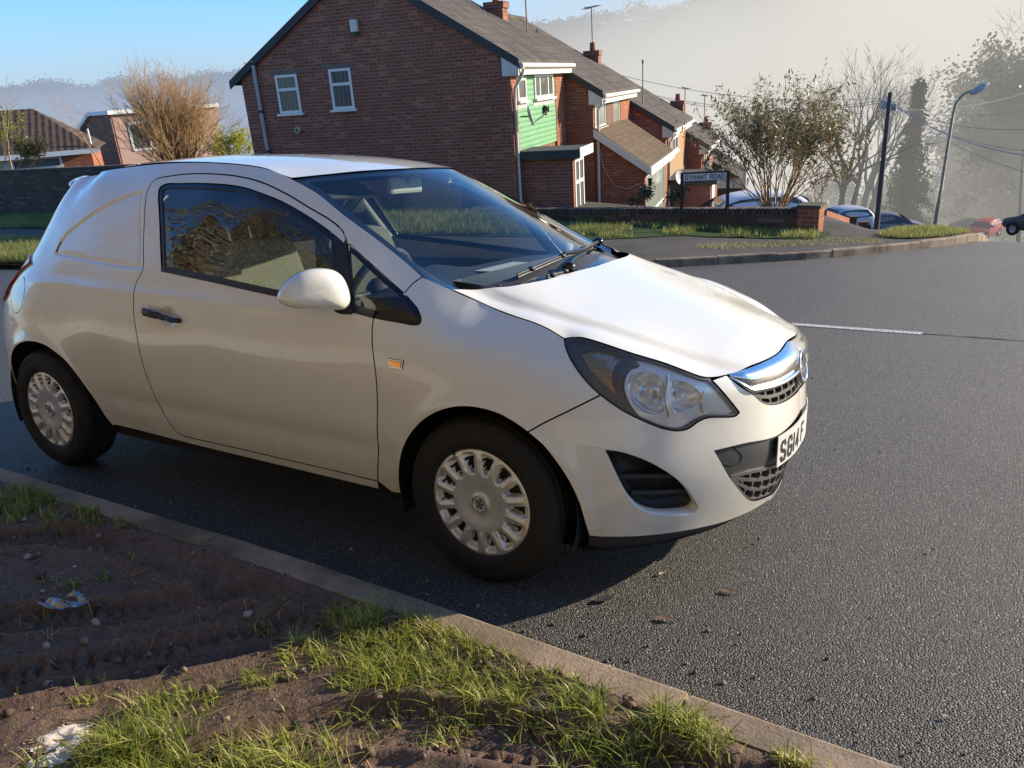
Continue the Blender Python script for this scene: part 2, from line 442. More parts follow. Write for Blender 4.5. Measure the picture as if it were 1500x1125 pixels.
INTER = plain('grey_interior_plastic', (.035, .037, .04), .65, bump=.2)
TRIMG = plain('pale_interior_trim', (.42, .42, .38), .7)
REDL = plain('red_lamp_plastic', (.35, .012, .012), .1, spec=.6)
PLATE = plain('plate_white', (.66, .65, .58), .35, var=.04)
INK = plain('plate_black', (.012, .012, .014), .4)

VAN = empty('parked_van', G, 'white three-door car-derived van with silver wheel trims parked at the near kerb', 'van')

# ------------------------------------------------------------------ outlines read off the photograph
ARCH_F = [(594.7, 724), (586.7, 708), (585, 686.7), (589, 662.7), (600, 638.7), (618.7, 617), (642.7, 602.7), (672, 596), (701, 598), (730.7, 606.7), (754.7, 620), (773, 633), (794.7, 652), (816, 678.7), (834.7, 708), (848, 737), (856, 764), (862.7, 785)]
k_cut = 11
arch_f = onD(ARCH_F)
arch_wing, arch_bump = smooth(arch_f[:k_cut+1]), smooth(arch_f[k_cut:])
SCREEN_R = [(427, 261), (464, 281.6), (508, 316.8), (552, 349), (596, 384), (640, 415), (661, 423.5)]
scr3 = march(SCREEN_R, gD); s, d, z = to_sd(scr3); scr_sz = np.c_[s, z]
BON = [(661, 423.5), (694, 438), (727.7, 453), (756, 463.5), (784.6, 473), (808, 484), (827, 496)]
bon_sz = onD(BON)
BFR = [(827, 496), (836, 492.6), (851, 493.6), (880, 501.6), (928, 517.6), (976, 532), (1005, 543), (1030.5, 552), (1046, 552.5), (1064, 549)]
bfr_sz = onD(BFR)
GTOP = [(1064, 549), (1094.6, 538.5), (1119.5, 528.5), (1139.4, 517.3), (1151.8, 502.4)]
gtop_sz = onD(GTOP); gtop_sz = np.r_[gtop_sz[:-1], [[S_FRONT, gtop_sz[-2, 1]+.010]]]
HL = [(827, 498), (828.5, 508), (835, 524), (844, 539), (854.4, 553), (866, 566), (880, 578.4), (912, 601), (944, 617), (973, 628), (992, 631), (1008, 628), (1024, 617), (1037, 612), (1078.5, 609), (1083, 604), (1076, 595), (1062.5, 578.4), (1043, 557)]
hl_sz = onD(HL)
hl_low = smooth(hl_sz, sharp=(0, 15, 18))
i_cut = 6                                        # the wing/bumper seam meets the lamp here
GLOW = [(1064, 549), (1082, 564), (1104.6, 579), (1114.5, 588), (1127, 592.5), (1144, 590)]
g_sz = onD(GLOW); g_sz = np.r_[g_sz, [[S_FRONT-.07, g_sz[-1, 1]-.004], [S_FRONT, g_sz[-1, 1]-.005]]]
glow = smooth(g_sz, sharp=(0,))
bump_bot_px = [(862.7, 785), (880, 786.8), (900, 787), (960, 784), (1024, 774), (1060, 765)]
bb = onD(bump_bot_px); bb = np.r_[bb, [[S_FRONT-.22, .190], [S_FRONT-.10, .178], [S_FRONT, .175]]]
bump_bot = smooth(bb)
seam = onD([(880, 578.4), (843, 597), (800, 618), (773, 633)])
seam[0] = hl_sz[i_cut]; seam[-1] = arch_f[k_cut]; seam = smooth(seam)
hl_seam = [i for i in range(len(hl_low)) if np.hypot(*(hl_low[i]-hl_sz[i_cut])) < 1e-6][0]
hl_18 = [i for i in range(len(hl_low)) if np.hypot(*(hl_low[i]-hl_sz[18])) < 1e-6][0]
# door
DREAR = [(238, 259.6), (227, 263.5), (219.5, 272), (214.7, 284.5), (211.7, 316.8), (210, 360), (208.9, 395.5), (200, 413), (195.5, 433), (195.5, 453), (200, 489), (209, 533), (222, 569), (235.5, 597), (246, 616), (256, 630), (268, 638.5)]
DTOP = [(238, 259.6), (273, 255), (317, 255), (355.5, 259.6), (390.7, 270), (423, 286), (452, 303.6), (481.6, 321), (497, 333), (504, 342), (507, 350)]
DBOT = [(268, 638.5), (311, 648.5), (375, 663), (444, 679), (500, 692), (553.5, 705)]
DFRONT = [(553.5, 705), (553, 640), (551.5, 560), (545.5, 480), (547, 465)]
BELT = [(547, 465), (511, 455.5), (460, 445), (405, 433.5), (361, 424), (317, 414), (275, 405), (236.7, 397)]
OPEN = [(236.7, 397), (235, 360), (233, 310), (232, 284), (234, 275), (241, 270.2), (265, 269), (288, 268.7), (326, 270.2), (361.3, 276), (405, 292), (443.5, 312.6), (475.7, 334), (493, 347.5), (503.5, 357)]
drear, dtop, dbot, dfront, belt, opn = [onD(k) for k in (DREAR, DTOP, DBOT, DFRONT, BELT, OPEN)]
TRI = [(503.5, 357), (507, 353), (521, 366), (537, 381), (566.7, 407.7), (596, 434), (611, 452), (616.5, 467), (615, 474), (608, 476), (590, 473), (549, 465.5), (547, 465)]
tri = onD(TRI)
door_outer = cat(smooth(dfront), smooth(belt), smooth(opn, sharp=()), smooth(dtop[::-1]), smooth(drear), smooth(dbot))
DFS = smooth(dfront)
PSEAM = onD([(619.5, 405), (604, 416), (592, 430)])
QUARTER = [(80, 371.5), (89, 352), (104, 336), (124.4, 320), (147, 305), (169, 293), (190, 285), (208, 280), (206.5, 337), (205.5, 394), (170, 390), (133, 383.5)]
quarter = smooth(onD(QUARTER), .011, True, sharp=(0, 7, 9))
if area(quarter) < 0: quarter = quarter[::-1]
def sdist(P, s, z):
    s = np.asarray(s, float); Q = np.c_[s.ravel(), np.broadcast_to(z, s.shape).ravel()]; a = P; b = np.roll(P, -1, 0); e = b-a; L = (e*e).sum(1)
    dm = np.full(len(Q), 9.)
    for i in range(len(a)):
        t = np.clip(((Q-a[i])@e[i])/L[i], 0, 1); dm = np.minimum(dm, np.hypot(*(Q-a[i]-t[:, None]*e[i]).T))
    return (dm*np.where(inside(P, Q), 1, -1)).reshape(s.shape)
_D0 = Dsf
HC = onD([(244, 464)])[0]
def Dsf(s, z):                                   # pressed-in blank panel where a side window would be
    d = _D0(s, z); s = np.asarray(s, float); z = np.broadcast_to(np.asarray(z, float), s.shape)
    d = d-.013*np.exp(-(((s-HC[0])/.048)**2+((z-HC[1])/.036)**2)**2)
    m = (s < -.3) & (s > -1.75) & (z > .9)
    if m.any():
        q = sdist(quarter, s[m], z[m]); t = np.clip((q+.006)/.014, 0, 1); d = d.copy()
        d[m] -= .006*t*t*(3-2*t)+.0045*np.exp(-((q-.004)/.005)**2)
    return d
# ---- body side (pillars, sill, rear quarter round to the tailgate)
ra_px = [(166, 623.7), (156.4, 613), (142.7, 591.5), (129, 572), (113.4, 550.4), (97.8, 530.8), (82, 517), (64.5, 505.4), (47, 500.5)]
ra = onD(ra_px); th = np.radians(np.arange(85, -31, -8)); cx, cz = ra[-1, 0], ra[-1, 1]-.335
ra2 = np.c_[cx-.335*np.cos(th)*1.0, cz+.335*np.sin(th)][1:]; ra2 = ra2[ra2[:, 1] > .22]
ra_all = np.r_[ra, ra2, [[ra2[-1, 0]+.012, .20]]]
sill = onD([(169, 622.5), (220, 634.8), (311, 658), (440, 689), (555, 716.5)])
ditch = onD([(427, 261), (410, 253), (388, 246), (347, 240.5)])
top = np.r_[ditch, [[-.25, 1.436], [-.5, 1.440], [-.8, 1.432], [-1.05, 1.418], [-1.25, 1.40], [S_REAR, 1.385]]]
body_outer = cat(smooth(PSEAM)[::-1], smooth(scr_sz[:-1][::-1])[0:0], smooth(np.r_[PSEAM[:1], scr_sz[4::-1]]), smooth(top), [[S_REAR, 1.0], [S_REAR, .20]],
                 [[(ra_all[-1, 0]+S_REAR)/2, .20]], smooth(ra_all[::-1]), smooth(sill), [[dbot[-1, 0], dbot[-1, 1]-.01]], smooth(dbot[::-1]), smooth(drear[::-1]), smooth(dtop), smooth(tri[1:6])[1:], )
flap_c = onD([(25.5, 433)])[0]; fa = np.linspace(0, 2*math.pi, 40, endpoint=False)
flap = np.c_[flap_c[0]+.073*np.cos(fa), flap_c[1]+.085*np.sin(fa)]
def snap(P): P = P.copy(); P[P[:, 0] > S_FRONT-.006, 0] = S_FRONT; P[P[:, 0] < S_REAR+.006, 0] = S_REAR; return P
_ins = inset
def inset(P, g): return snap(_ins(P, g))
grv = np.concatenate([_ins(quarter, o) for o in (-.008, -.004, 0., .004, .008, .012)])
body = panel('body_side', body_outer, Dpt, Dnm, PAINT, VAN, holes=[flap], h=.02, extra=grv)
fl = panel('fuel_flap', flap, Dpt, Dnm, PAINT, VAN, mirror=False, h=.02)
_gx, _gz = np.meshgrid(np.linspace(-.085, .085, 26), np.linspace(-.07, .07, 22)); door = panel('door', door_outer, Dpt, Dnm, PAINT, VAN, h=.02, extra=np.c_[HC[0]+_gx.ravel(), HC[1]+_gz.ravel()])
wing_outer = cat(smooth(PSEAM), smooth(tri[6:12], sharp=()), DFS[::-1], [[arch_wing[0, 0]-.07, sill[-1, 1]]], arch_wing, seam[::-1], hl_low[:hl_seam+1][::-1], smooth(bon_sz[::-1]), [PSEAM[0]])
wing = panel('front_wing', wing_outer, Dpt, Dnm, PAINT, VAN, h=.02)
# ---- bumper with openings
PLW = [(1047, 660.5), (1071, 701), (1094.6, 729.5), (1104.6, 733), (1132, 724.5)]
pl_sz = onD(PLW); zt = onD([(1092, 650)])[0]; zt2 = onD([(1139, 640)])[0]
plate_hole = cat(smooth(np.r_[pl_sz, [[S_FRONT-.10, pl_sz[-1, 1]-.012], [S_FRONT, pl_sz[-1, 1]-.015]]], sharp=(0,)), smooth(np.array([[S_FRONT, zt2[1]+.025], zt2+[0, .004], zt, pl_sz[0]])))
FOG = [(887, 660), (905.6, 662), (944, 674.5), (979, 693.7), (1005, 716), (1022.5, 743), (1017.7, 749.7), (998.5, 754), (960, 753), (937.6, 745), (921.6, 729), (905.6, 700), (893, 672)]
fog = smooth(onD(FOG), .012, True, sharp=(0, 5))
bump_outer = cat(seam, arch_bump, bump_bot, plate_hole[::-1][0:0], [[S_FRONT, .165]], [[S_FRONT, pl_sz[-1, 1]-.015]], plate_hole[::-1], [[S_FRONT, g_sz[-1, 1]]], glow[::-1], smooth(bfr_sz[8:]), hl_low[hl_seam:hl_18+1][::-1])
# plate_hole[::-1] runs from its upper left corner back to the middle: rebuild as lower bumper lip and upper bar in one concave outline
lowchain = smooth(np.r_[pl_sz, [[S_FRONT-.10, pl_sz[-1, 1]-.012], [S_FRONT, pl_sz[-1, 1]-.015]]], sharp=(0,))
topchain = smooth(np.array([pl_sz[0], zt, zt2+[0, .004], [S_FRONT, zt2[1]+.022]]), sharp=(0,))
bump_outer = cat(seam, arch_bump, bump_bot, lowchain[::-1], topchain, glow[::-1], smooth(bfr_sz[8:])[::-1][0:0], hl_low[hl_seam:hl_18+1][::-1])
bumper = panel('front_bumper', bump_outer, Dpt, Dnm, PAINT, VAN, holes=[fog], h=.02, hole_flange=.045, flange=.02)
# black lip under the bumper
lip_t = bump_bot; lb = lip_t.copy(); wdt = np.clip((S_FRONT-.25-lb[:, 0])/.5, 0, 1)**.6
lb[:, 1] -= .052*wdt; kk = wdt > .03; lip = cat(lip_t[kk], lb[kk][::-1])
LIPM = BLACK
panel('bumper_lip', lip, Dpt, Dnm, LIPM, VAN, gap=0, off=-.012, flange=.004)
# fog-lamp pockets: recessed black bowls with two ribs and mesh
def pocket():
    c = fog.mean(0)
    rings = [(1.0, -.040), (.93, -.055), (.6, -.075), (.3, -.08), (.02, -.08)]
    V = []
    for k, o in rings:
        q = c+(fog-c)*k; P = Dpt(q[:, 0], q[:, 1])+Dnm(q[:, 0], q[:, 1])*o; V.append(P)
    n = len(fog); F = [(i*n+j, i*n+(j+1) % n, (i+1)*n+(j+1) % n, (i+1)*n+j) for i in range(len(rings)-1) for j in range(n)]
    VV = np.concatenate(V)
    for sg in (1, -1):
        mb = MB(); mb.add(VV*[1, sg, 1], F if sg == 1 else [f[::-1] for f in F], 0, True)
        lo, hi = fog.min(0), fog.max(0)
        for zf, a, b in ((.60, .1, .80), (.34, .28, .88)):
            zz = lo[1]+zf*(hi[1]-lo[1]); ss = np.linspace(lo[0]+a*(hi[0]-lo[0]), lo[0]+b*(hi[0]-lo[0]), 14)
            z2 = zz-.02*(ss-ss[0])/(ss[-1]-ss[0])*.9; P = (Dpt(ss, z2)+Dnm(ss, z2)*-.040)*[1, sg, 1]; mb.tube(P, .010, 6)
        for q in np.linspace(.12, .9, 26):       # fine mesh behind the ribs
            ss = np.full(8, lo[0]+q*(hi[0]-lo[0])); z2 = np.linspace(lo[1]+.12*(hi[1]-lo[1]), lo[1]+.55*(hi[1]-lo[1]), 8)
            ok = inside(fog, np.c_[ss, z2])
            if ok.sum() > 2: mb.tube((Dpt(ss[ok], z2[ok])+Dnm(ss[ok], z2[ok])*-.062)*[1, sg, 1], .0022, 4)
        for q in np.linspace(.14, .54, 9):
            ss = np.linspace(lo[0]+.1*(hi[0]-lo[0]), lo[0]+.95*(hi[0]-lo[0]), 20); z2 = np.full(20, lo[1]+q*(hi[1]-lo[1])); ok = inside(fog, np.c_[ss, z2])
            if ok.sum() > 2: mb.tube((Dpt(ss[ok], z2[ok])+Dnm(ss[ok], z2[ok])*-.062)*[1, sg, 1], .0022, 4)
        mb.build('fog_lamp_pocket', BLACK, VAN)
pocket()
# ---- windows and black trims on the side
def ring(P, w): return inset(P, w)
belt_w = onD([(494.5, 452)]+BELT[2:]); opn_w = onD(OPEN[:-2]+[(491, 346)])
win_loop = cat(smooth(belt_w), smooth(opn_w))
panel('window_seal', win_loop, Dpt, Dnm, GLOSSB, VAN, holes=[_ins(win_loop, .016)], gap=.0005, off=-.004, h=.03, flange=.006, hole_gap=0)
panel('door_window', win_loop, Dpt, Dnm_glass, GLASS, VAN, gap=.006, off=-.009, h=.035, flange=0)
strip = cat(smooth(belt), np.array(smooth(belt)[::-1])+[0, .020]); strip[len(smooth(belt)):, 0] += 0
panel('belt_trim', strip, Dpt, Dnm, BLACK, VAN, gap=-.001, off=.003, h=.02, flange=.012)
tri_px = [(506, 355.5), (521, 366), (537, 381), (566.7, 407.7), (596, 434), (611, 452), (616.5, 467), (615, 474), (608, 476), (590, 473), (549, 465.5), (514.5, 456.5)]
tri_loop = smooth(onD(tri_px), .012, True, sharp=(0, 11))
bar = onD([(490.5, 345), (498, 350.5), (506.5, 355), (510.5, 405), (515, 457), (494, 452), (493, 400)]); bar = smooth(bar, .012, True, sharp=(0, 2, 4, 5))
panel('window_divider', bar, Dpt, Dnm, BLACK, VAN, gap=-.003, off=-.001, h=.02, flange=.01)
panel('quarter_seal', tri_loop, Dpt, Dnm, GLOSSB, VAN, holes=[_ins(tri_loop, .013)], gap=.0005, off=-.003, h=.03, flange=.006, hole_gap=0)
panel('quarter_glass', tri_loop, Dpt, Dnm_glass, GLASS, VAN, gap=.004, off=-.008, h=.035, flange=0)
# tail lamp round the rear corner
tl = onD([(46, 386), (33, 397), (20, 412), (12, 432)]); tl = cat(smooth(tl), [[tl[-1, 0]-.05, .80], [tl[-1, 0]-.16, .79], [tl[-1, 0]-.20, .95], [tl[0, 0]-.12, 1.03]])
panel('tail_lamp', tl, Dpt, Dnm, REDL, VAN, gap=0, off=.012, h=.02, flange=.02)
# side repeater
rp = onD([(569.4, 525), (591.5, 528.5), (589.5, 540.5), (571, 537.5)])
ro = panel('side_repeater', smooth(rp, .006, True, sharp=(0, 1, 2, 3)), Dpt, Dnm, CHROMEB, VAN, gap=0, off=.005, h=.01, flange=.006)
panel('repeater_lens', smooth(rp, .006, True, sharp=(0, 1, 2, 3)), Dpt, Dnm, AMBER, ro, gap=.005, off=.0075, h=.01, flange=.003)
# door handle
hs = onD([(214.5, 456.5), (231, 460.5), (250, 465.5), (266, 470)])
for sg in (1, -1):
    mb = MB(); q = smooth(hs, .008); m = len(q); t = np.linspace(0, 1, m)
    o = .010+.024*np.sin(np.pi*np.clip(t, .0, 1))**.45
    P = (Dpt(q[:, 0], q[:, 1])+Dnm(q[:, 0], q[:, 1])*o[:, None])*[1, sg, 1]
    h = .0115+.003*np.cos(t*3.1)
    V = []
    for i in range(m):
        n = np.array([0, -1*sg, 0])
        for a in np.linspace(0, 2*math.pi, 12, endpoint=False):
            V.append(P[i]+np.array([0, 0, 1])*h[i]*math.sin(a)*1.15+n*.011*math.cos(a))
    F = [(i*12+j, i*12+(j+1) % 12, (i+1)*12+(j+1) % 12, (i+1)*12+j) for i in range(m-1) for j in range(12)]
    mb.add(V, F, 0, True); mb.add(V[:12], [tuple(range(12))]); mb.add(V[-12:], [tuple(range(12))])
    mb.build('handle', BLACK, door if sg == 1 else TWIN[door.name])
# ---- bonnet, roof, windscreen as height fields
def hf(ctrl, lam=3e-4):
    c = np.array(ctrl, float); c = np.r_[c, c*[1, -1, 1]]; c = c[np.unique(np.round(c, 4), axis=0, return_index=True)[1]]
    t = TPS(c[:, :2], c[:, 2], lam=lam)
    def pt(x, y): x = np.asarray(x, float); y = np.asarray(y, float); return np.c_[x, y, t(x, y)]
    return t, pt
def hfn(z):
    def nm(x, y):
        e = 2e-3; x = np.asarray(x, float); y = np.asarray(y, float)
        n = np.c_[-(z(x+e, y)-z(x-e, y))/(2*e), -(z(x, y+e)-z(x, y-e))/(2*e), np.ones_like(x)]
        return n/np.linalg.norm(n, axis=1)[:, None]
    return nm
b3 = Dpt(bon_sz[:, 0], bon_sz[:, 1]); f3 = Dpt(bfr_sz[:, 0], bfr_sz[:, 1]); g3 = Dpt(gtop_sz[:, 0], gtop_sz[:, 1])
bctrl = [tuple(p) for p in b3]+[tuple(p) for p in f3[2:]]+[tuple(p) for p in g3[1:]]
bctrl += [(1.238, .5, .980), (1.466, .46, .906), (1.74, .36, .828), (1.92, .26, .776), (1.30, 0, .985), (1.5, 0, .926), (1.7, 0, .866), (1.85, 0, .817), (1.97, 0, .778), (1.12, .55, 1.005), (1.22, .3, 1.005)]
zb0, _ = hf(bctrl)
cre = None
def zbon(x, y):                                  # raised centre between two soft creases
    x = np.asarray(x, float); y = np.asarray(y, float); z = zb0(x, y)
    w = np.interp(x, [1.1, 1.3, 1.5, 1.7, 1.85, 1.95, 2.06], [.60, .595, .565, .515, .455, .40, .33]); u = np.abs(y)-w
    t = np.clip((u+.025)/.05, 0, 1); t = t*t*(3-2*t)
    fade = np.clip((2.04-x)/.12, 0, 1)*np.clip((x-1.05)/.15, 0, 1)
    return z+fade*(.007*(1-t)-.006*np.exp(-((u-.028)/.03)**2))
BREAR = [(661, 423.5), (696, 423.8), (747, 419), (792, 411), (840, 398), (888, 382)]
def ghf(zf): return lambda P: P[:, 2]-zf(P[:, 0], P[:, 1])
br3 = march(BREAR, ghf(zbon)); br3 = br3[br3[:, 1] < .02]
cen_x = br3[-1, 0]+.01
br_half = np.r_[br3[:, :2], [[cen_x, 0]]] if br3[-1, 1] < -.03 else br3[:, :2]
br_half[0] = b3[0, :2]
half = cat(smooth(br_half[::-1]), smooth(b3[:, :2]), smooth(np.r_[f3[1:, :2], g3[1:-1, :2], [[g3[-1, 0]+.001, 0]]], sharp=()))
bon_outer = cat(half, (half*[1, -1])[::-1])
def bpt(x, y): return np.c_[x, y, zbon(x, y)]
bonnet = panel('bonnet', bon_outer, bpt, hfn(zbon), PAINT, VAN, mirror=False, h=.022, flange=.02, gap=.0022)
# roof
rctrl = [(-.05, .543, 1.424), (-.25, .54, 1.438), (.113, .542, 1.403), (.286, .572, 1.363), (-.5, .535, 1.444), (-.8, .505, 1.436), (-1.05, .46, 1.420), (-1.28, .40, 1.392),
         (-1.45, .2, 1.392), (-1.46, 0, 1.402), (-1.30, 0, 1.432), (-1.1, 0, 1.458), (-.8, 0, 1.471), (-.5, 0, 1.475), (-.25, 0, 1.470), (0, 0, 1.456), (.25, 0, 1.430), (.40, 0, 1.405), (.3, .3, 1.410), (.1, .3, 1.436), (-.5, .3, 1.468), (-1.1, .28, 1.446)]
zroof, rpt = hf(rctrl)
RTOP = [(427, 261), (460, 257), (493, 253.7), (552, 248.7), (585, 247)]
rt3 = march(RTOP, ghf(zroof)); rt3[0] = scr3[0]
dt3 = Dpt(top[:, 0], top[:, 1])
m = rt3[:, 1] < -.02
rt_half = np.r_[rt3[m][:, :2], [[rt3[m][-1, 0]+.012, 0]]]
_tp = smooth(top); _rx = np.array([[-1.36, -.36], [-1.44, -.2], [-1.462, 0]])
_de = Dpt(_tp[:, 0], _tp[:, 1])[:, :2]; _de = _de[_de[:, 0] > -1.27]+[0, .001]
half = cat(smooth(rt_half)[::-1], _de, smooth(np.r_[_de[-1:], _rx])[1:])
roof = panel('roof', cat(half, (half*[1, -1])[::-1]), rpt, hfn(zroof), PAINT, VAN, mirror=False, h=.03, flange=.02, gap=.001)
# windscreen
bz = lambda x, y: zbon(x, y)
wctrl = [tuple(p) for p in scr3]+[tuple(p) for p in rt3[m]]+[(rt3[m][-1, 0]+.012, 0, float(zroof(np.array([rt3[m][-1, 0]+.012]), np.array([0.]))[0]))]
wctrl += [(x, y, z-.028) for x, y, z in Dpt(bon_sz[:1, 0], bon_sz[:1, 1])*0+np.c_[br_half[-1:, 0]-.02, [[0]], zbon(br_half[-1:, 0], np.array([0.]))]]
wctrl += [(br_half[i, 0]-.015, br_half[i, 1], float(zbon(br_half[i:i+1, 0], br_half[i:i+1, 1])[0])-.024) for i in range(1, len(br_half)-1)]
x0, z0 = wctrl[len(scr3)+m.sum()][0], wctrl[len(scr3)+m.sum()][2]; x1 = br_half[-1, 0]-.02; z1 = float(zbon(np.array([x1]), np.array([0.]))[0])-.028
for t in (.33, .66): wctrl.append((x0+(x1-x0)*t, 0, z0+(z1-z0)*t+.022))
zscr, wpt = hf(wctrl)
half = cat(smooth(rt_half)[::-1], smooth(scr3[:, :2]), smooth(br_half[1:]-[.012, 0]))
scr_outer = cat(half, (half*[1, -1])[::-1])
panel('windscreen', scr_outer, wpt, hfn(zscr), SCREEN, VAN, mirror=False, h=.05, flange=0, off=-.004, gap=.004)
frit_in = half.copy(); c = np.array([.72, 0])
fr = _ins(scr_outer, .034); xs = scr_outer[:, 0]
fr2 = fr.copy(); fr2[:, 0] = np.where(fr2[:, 0] > .9, fr2[:, 0]-.07*np.clip((fr2[:, 0]-.9)/.3, 0, 1), fr2[:, 0])
panel('windscreen_border', scr_outer, wpt, hfn(zscr), GLOSSB, VAN, holes=[fr2], mirror=False, h=.06, flange=.0, off=-.008, gap=.001, hole_gap=0)
# ---- spoiler over the tailgate
for sg in (1, -1):
    ss = np.linspace(-1.47, S_REAR, 30); pr = [(1.402, -.004), (1.392, .016), (1.372, .034), (1.352, .043), (1.338, .040), (1.330, .022), (1.328, -.02)]; V = []
    for s in ss:
        e = min(1, (-1.47-s)/.22)**.6; zz = np.array([1.36+(z-1.36)*e for z, _ in pr]); V.append(Dpt(np.full(len(zz), s), zz)+Dnm(np.full(len(zz), s), zz)*np.array([o*e for _, o in pr])[:, None])
    k = len(pr); V = np.concatenate(V)*[1, sg, 1]; F = [(i*k+j, i*k+j+1, (i+1)*k+j+1, (i+1)*k+j) for i in range(len(ss)-1) for j in range(k-1)]
    MB().add(V, F, 0, True).build('roof_spoiler', PAINT, VAN)
# ---- headlights
def hpanel(name, px, mat, parent, off, closed_sharp=(), **k):
    P = smooth(onD(px), .01, True, sharp=closed_sharp)
    return panel(name, P, Dpt, Dnm, mat, parent, off=off, gap=0, h=k.pop('h', .015), **k)
hl_loop = cat(hl_low, smooth(bfr_sz[:9][::-1])[1:])
LAMPB = plain('lamp_housing_grey', (.82, .80, .76), .3, .1, .06)  # colour lifted to stand in for light inside the lamp
lens = panel('headlight', hl_loop, Dpt, Dnm, LENS, VAN, gap=.0035, off=-.001, h=.03, flange=0)
LENS2 = TWIN[lens.name]
BEZ = [(829, 500), (851, 496), (880, 503.5), (915, 515), (930, 524), (938, 533), (926, 538), (917, 547), (913, 562), (916, 580), (926, 598), (938, 611), (912, 599), (880, 576.5), (854.4, 551), (836, 524)]
INDI = [(852, 513), (866, 507.5), (890, 511), (914, 520), (904, 530), (898, 545), (901, 562), (909, 580), (895, 570), (876, 552), (860, 532)]
P1 = smooth(onD(BEZ), .01, True); P2 = smooth(onD(INDI), .01, True)
panel('lamp_bezel', P1, Dpt, Dnm, plain('lamp_bezel_dark', (.05, .047, .045), .25), lens, holes=[P2], gap=0, off=-.012, h=.015, flange=.03)
INDM = NT('indicator_reflector')
_n = INDM; _o = _n.obj(); _f = _n.voro(60, _o); _c = _n.mix(_n.ramp(_n.noise(9, 3, .5, _o), [(.4, 0), (.6, 1)]), (.62, .60, .54), (.55, .30, .12))
INDM = _n.surf(_n.bsdf(_c, .16, .85, _n.bump(_f, .5, .004)))
panel('indicator', P2, Dpt, Dnm, INDM, lens, gap=-.004, off=-.026, h=.012, flange=0)
FACET = NT('faceted_reflector'); _n = FACET; _o = _n.obj(); _v = _n.voro(34, _o); _s = _n.sep(_o); _h = _n.math('ADD', _n.math('MULTIPLY', _n.math('SINE', _n.math('MULTIPLY', _s[1], 260.)), .25), _v); FACET = _n.surf(_n.bsdf((.95, .95, .93), .14, .55, _n.bump(_h, .6, .012)))
SILV = NT('silvered_lamp_inner'); _n = SILV; _o = _n.obj(); _s = _n.sep(_o); _h = _n.math('SINE', _n.math('MULTIPLY', _n.math('ADD', _s[0], _n.math('MULTIPLY', _s[1], .5)), 330.)); SILV = _n.surf(_n.bsdf((.80, .79, .76), .24, .35, _n.bump(_n.noise(16, 3, .5, _o), .25, .01)))
_H1 = [(922, 549), (938, 541.5), (958, 543.5), (973, 551), (979, 566), (980, 588), (974, 607), (954, 609), (935, 599), (923, 578)]
_H2 = [(989, 555), (1006, 556), (1021, 565), (1032, 579), (1030, 592), (1014, 602), (994, 607), (986.5, 588)]
_hole = [smooth(onD(h), .008, True) for h in (_H1, _H2)]
_in = [(932, 526), (928, 536), (920, 546), (915.5, 562), (919, 580), (928, 598), (942, 612.5), (973, 625.5), (992, 628.5), (1006, 626), (1023, 614.5), (1037, 609.5), (1076, 606.5), (1079, 603), (1061, 580), (1043, 559.5), (1028, 554.5), (1004, 546), (975, 535)]
inner = smooth(onD(_in), .01, True)
def _cut(H): return H[inside(_ins(inner, .004), H)]
panel('lamp_inner', inner, Dpt, Dnm, SILV, lens, holes=[h for h in _hole if len(_cut(h)) == len(h)], gap=0, off=-.016, h=.012, flange=.004, hole_gap=0, hole_flange=.03)  # pale panel added close behind the lens to catch light and brighten the lamp
def lamp_back():
    c = hl_loop.mean(0)
    for sg, par in ((1, lens), (-1, LENS2)):
        mb = MB(); V = []
        rings = [(.985, -.006), (.975, -.03), (.93, -.075), (.5, -.10), (.02, -.11)]
        for k, o in rings:
            q = c+(hl_loop-c)*k; V.append(Dpt(q[:, 0], q[:, 1])+Dnm(q[:, 0], q[:, 1])*o)
        n = len(hl_loop); F = [(i*n+j, i*n+(j+1) % n, (i+1)*n+(j+1) % n, (i+1)*n+j) for i in range(len(rings)-1) for j in range(n)]
        mb.add(np.concatenate(V)*[1, sg, 1], F, 0, True); mb.build('lamp_housing', LAMPB, par)
        for Hh, dep in zip(_hole, (.075, .06)):  # faceted bowls behind the openings
            c2 = Hh.mean(0)+[-.006, .004]; V = []; n2 = len(Hh)
            for k, o in ((1.0, -.017), (.96, -.028), (.82, -dep*.72), (.55, -dep*.95), (.2, -dep), (.02, -dep)):
                q = c2+(Hh-c2)*k; V.append(Dpt(q[:, 0], q[:, 1])+Dnm(q[:, 0], q[:, 1])*o)
            mb = MB(); mb.add(np.concatenate(V)*[1, sg, 1], [(i*n2+j, i*n2+(j+1) % n2, (i+1)*n2+(j+1) % n2, (i+1)*n2+j) for i in range(5) for j in range(n2)], 0, False)
            q = Dpt(c2[None, 0], c2[None, 1])[0]-Dnm(c2[None, 0], c2[None, 1])[0]*dep; ax = np.array([.9, -.4, .1]); mb.tube([q*[1, sg, 1], (q+ax*.03)*[1, sg, 1]], .010, 10, 1); mb.build('reflector', [FACET, SILV], par)
        for px0, px1 in (((981, 548), (983, 612)), ((1036, 574), (1034, 606))):  # vertical dividers and lens crease
            q = smooth(onD([px0, ((px0[0]+px1[0])/2-4, (px0[1]+px1[1])/2), px1]), .01)
            P = (Dpt(q[:, 0], q[:, 1])-Dnm(q[:, 0], q[:, 1])*.014)*[1, sg, 1]
            MB().tube(P, .0045, 6).build('lamp_rib', CHROMEB, par)
lamp_back()
edge = panel('lamp_seal', hl_loop, Dpt, Dnm, BLACK, lens, holes=[_ins(hl_loop if area(hl_loop) > 0 else hl_loop[::-1], .006)], gap=.0003, off=-.0045, h=.05, flange=.01, hole_gap=0)
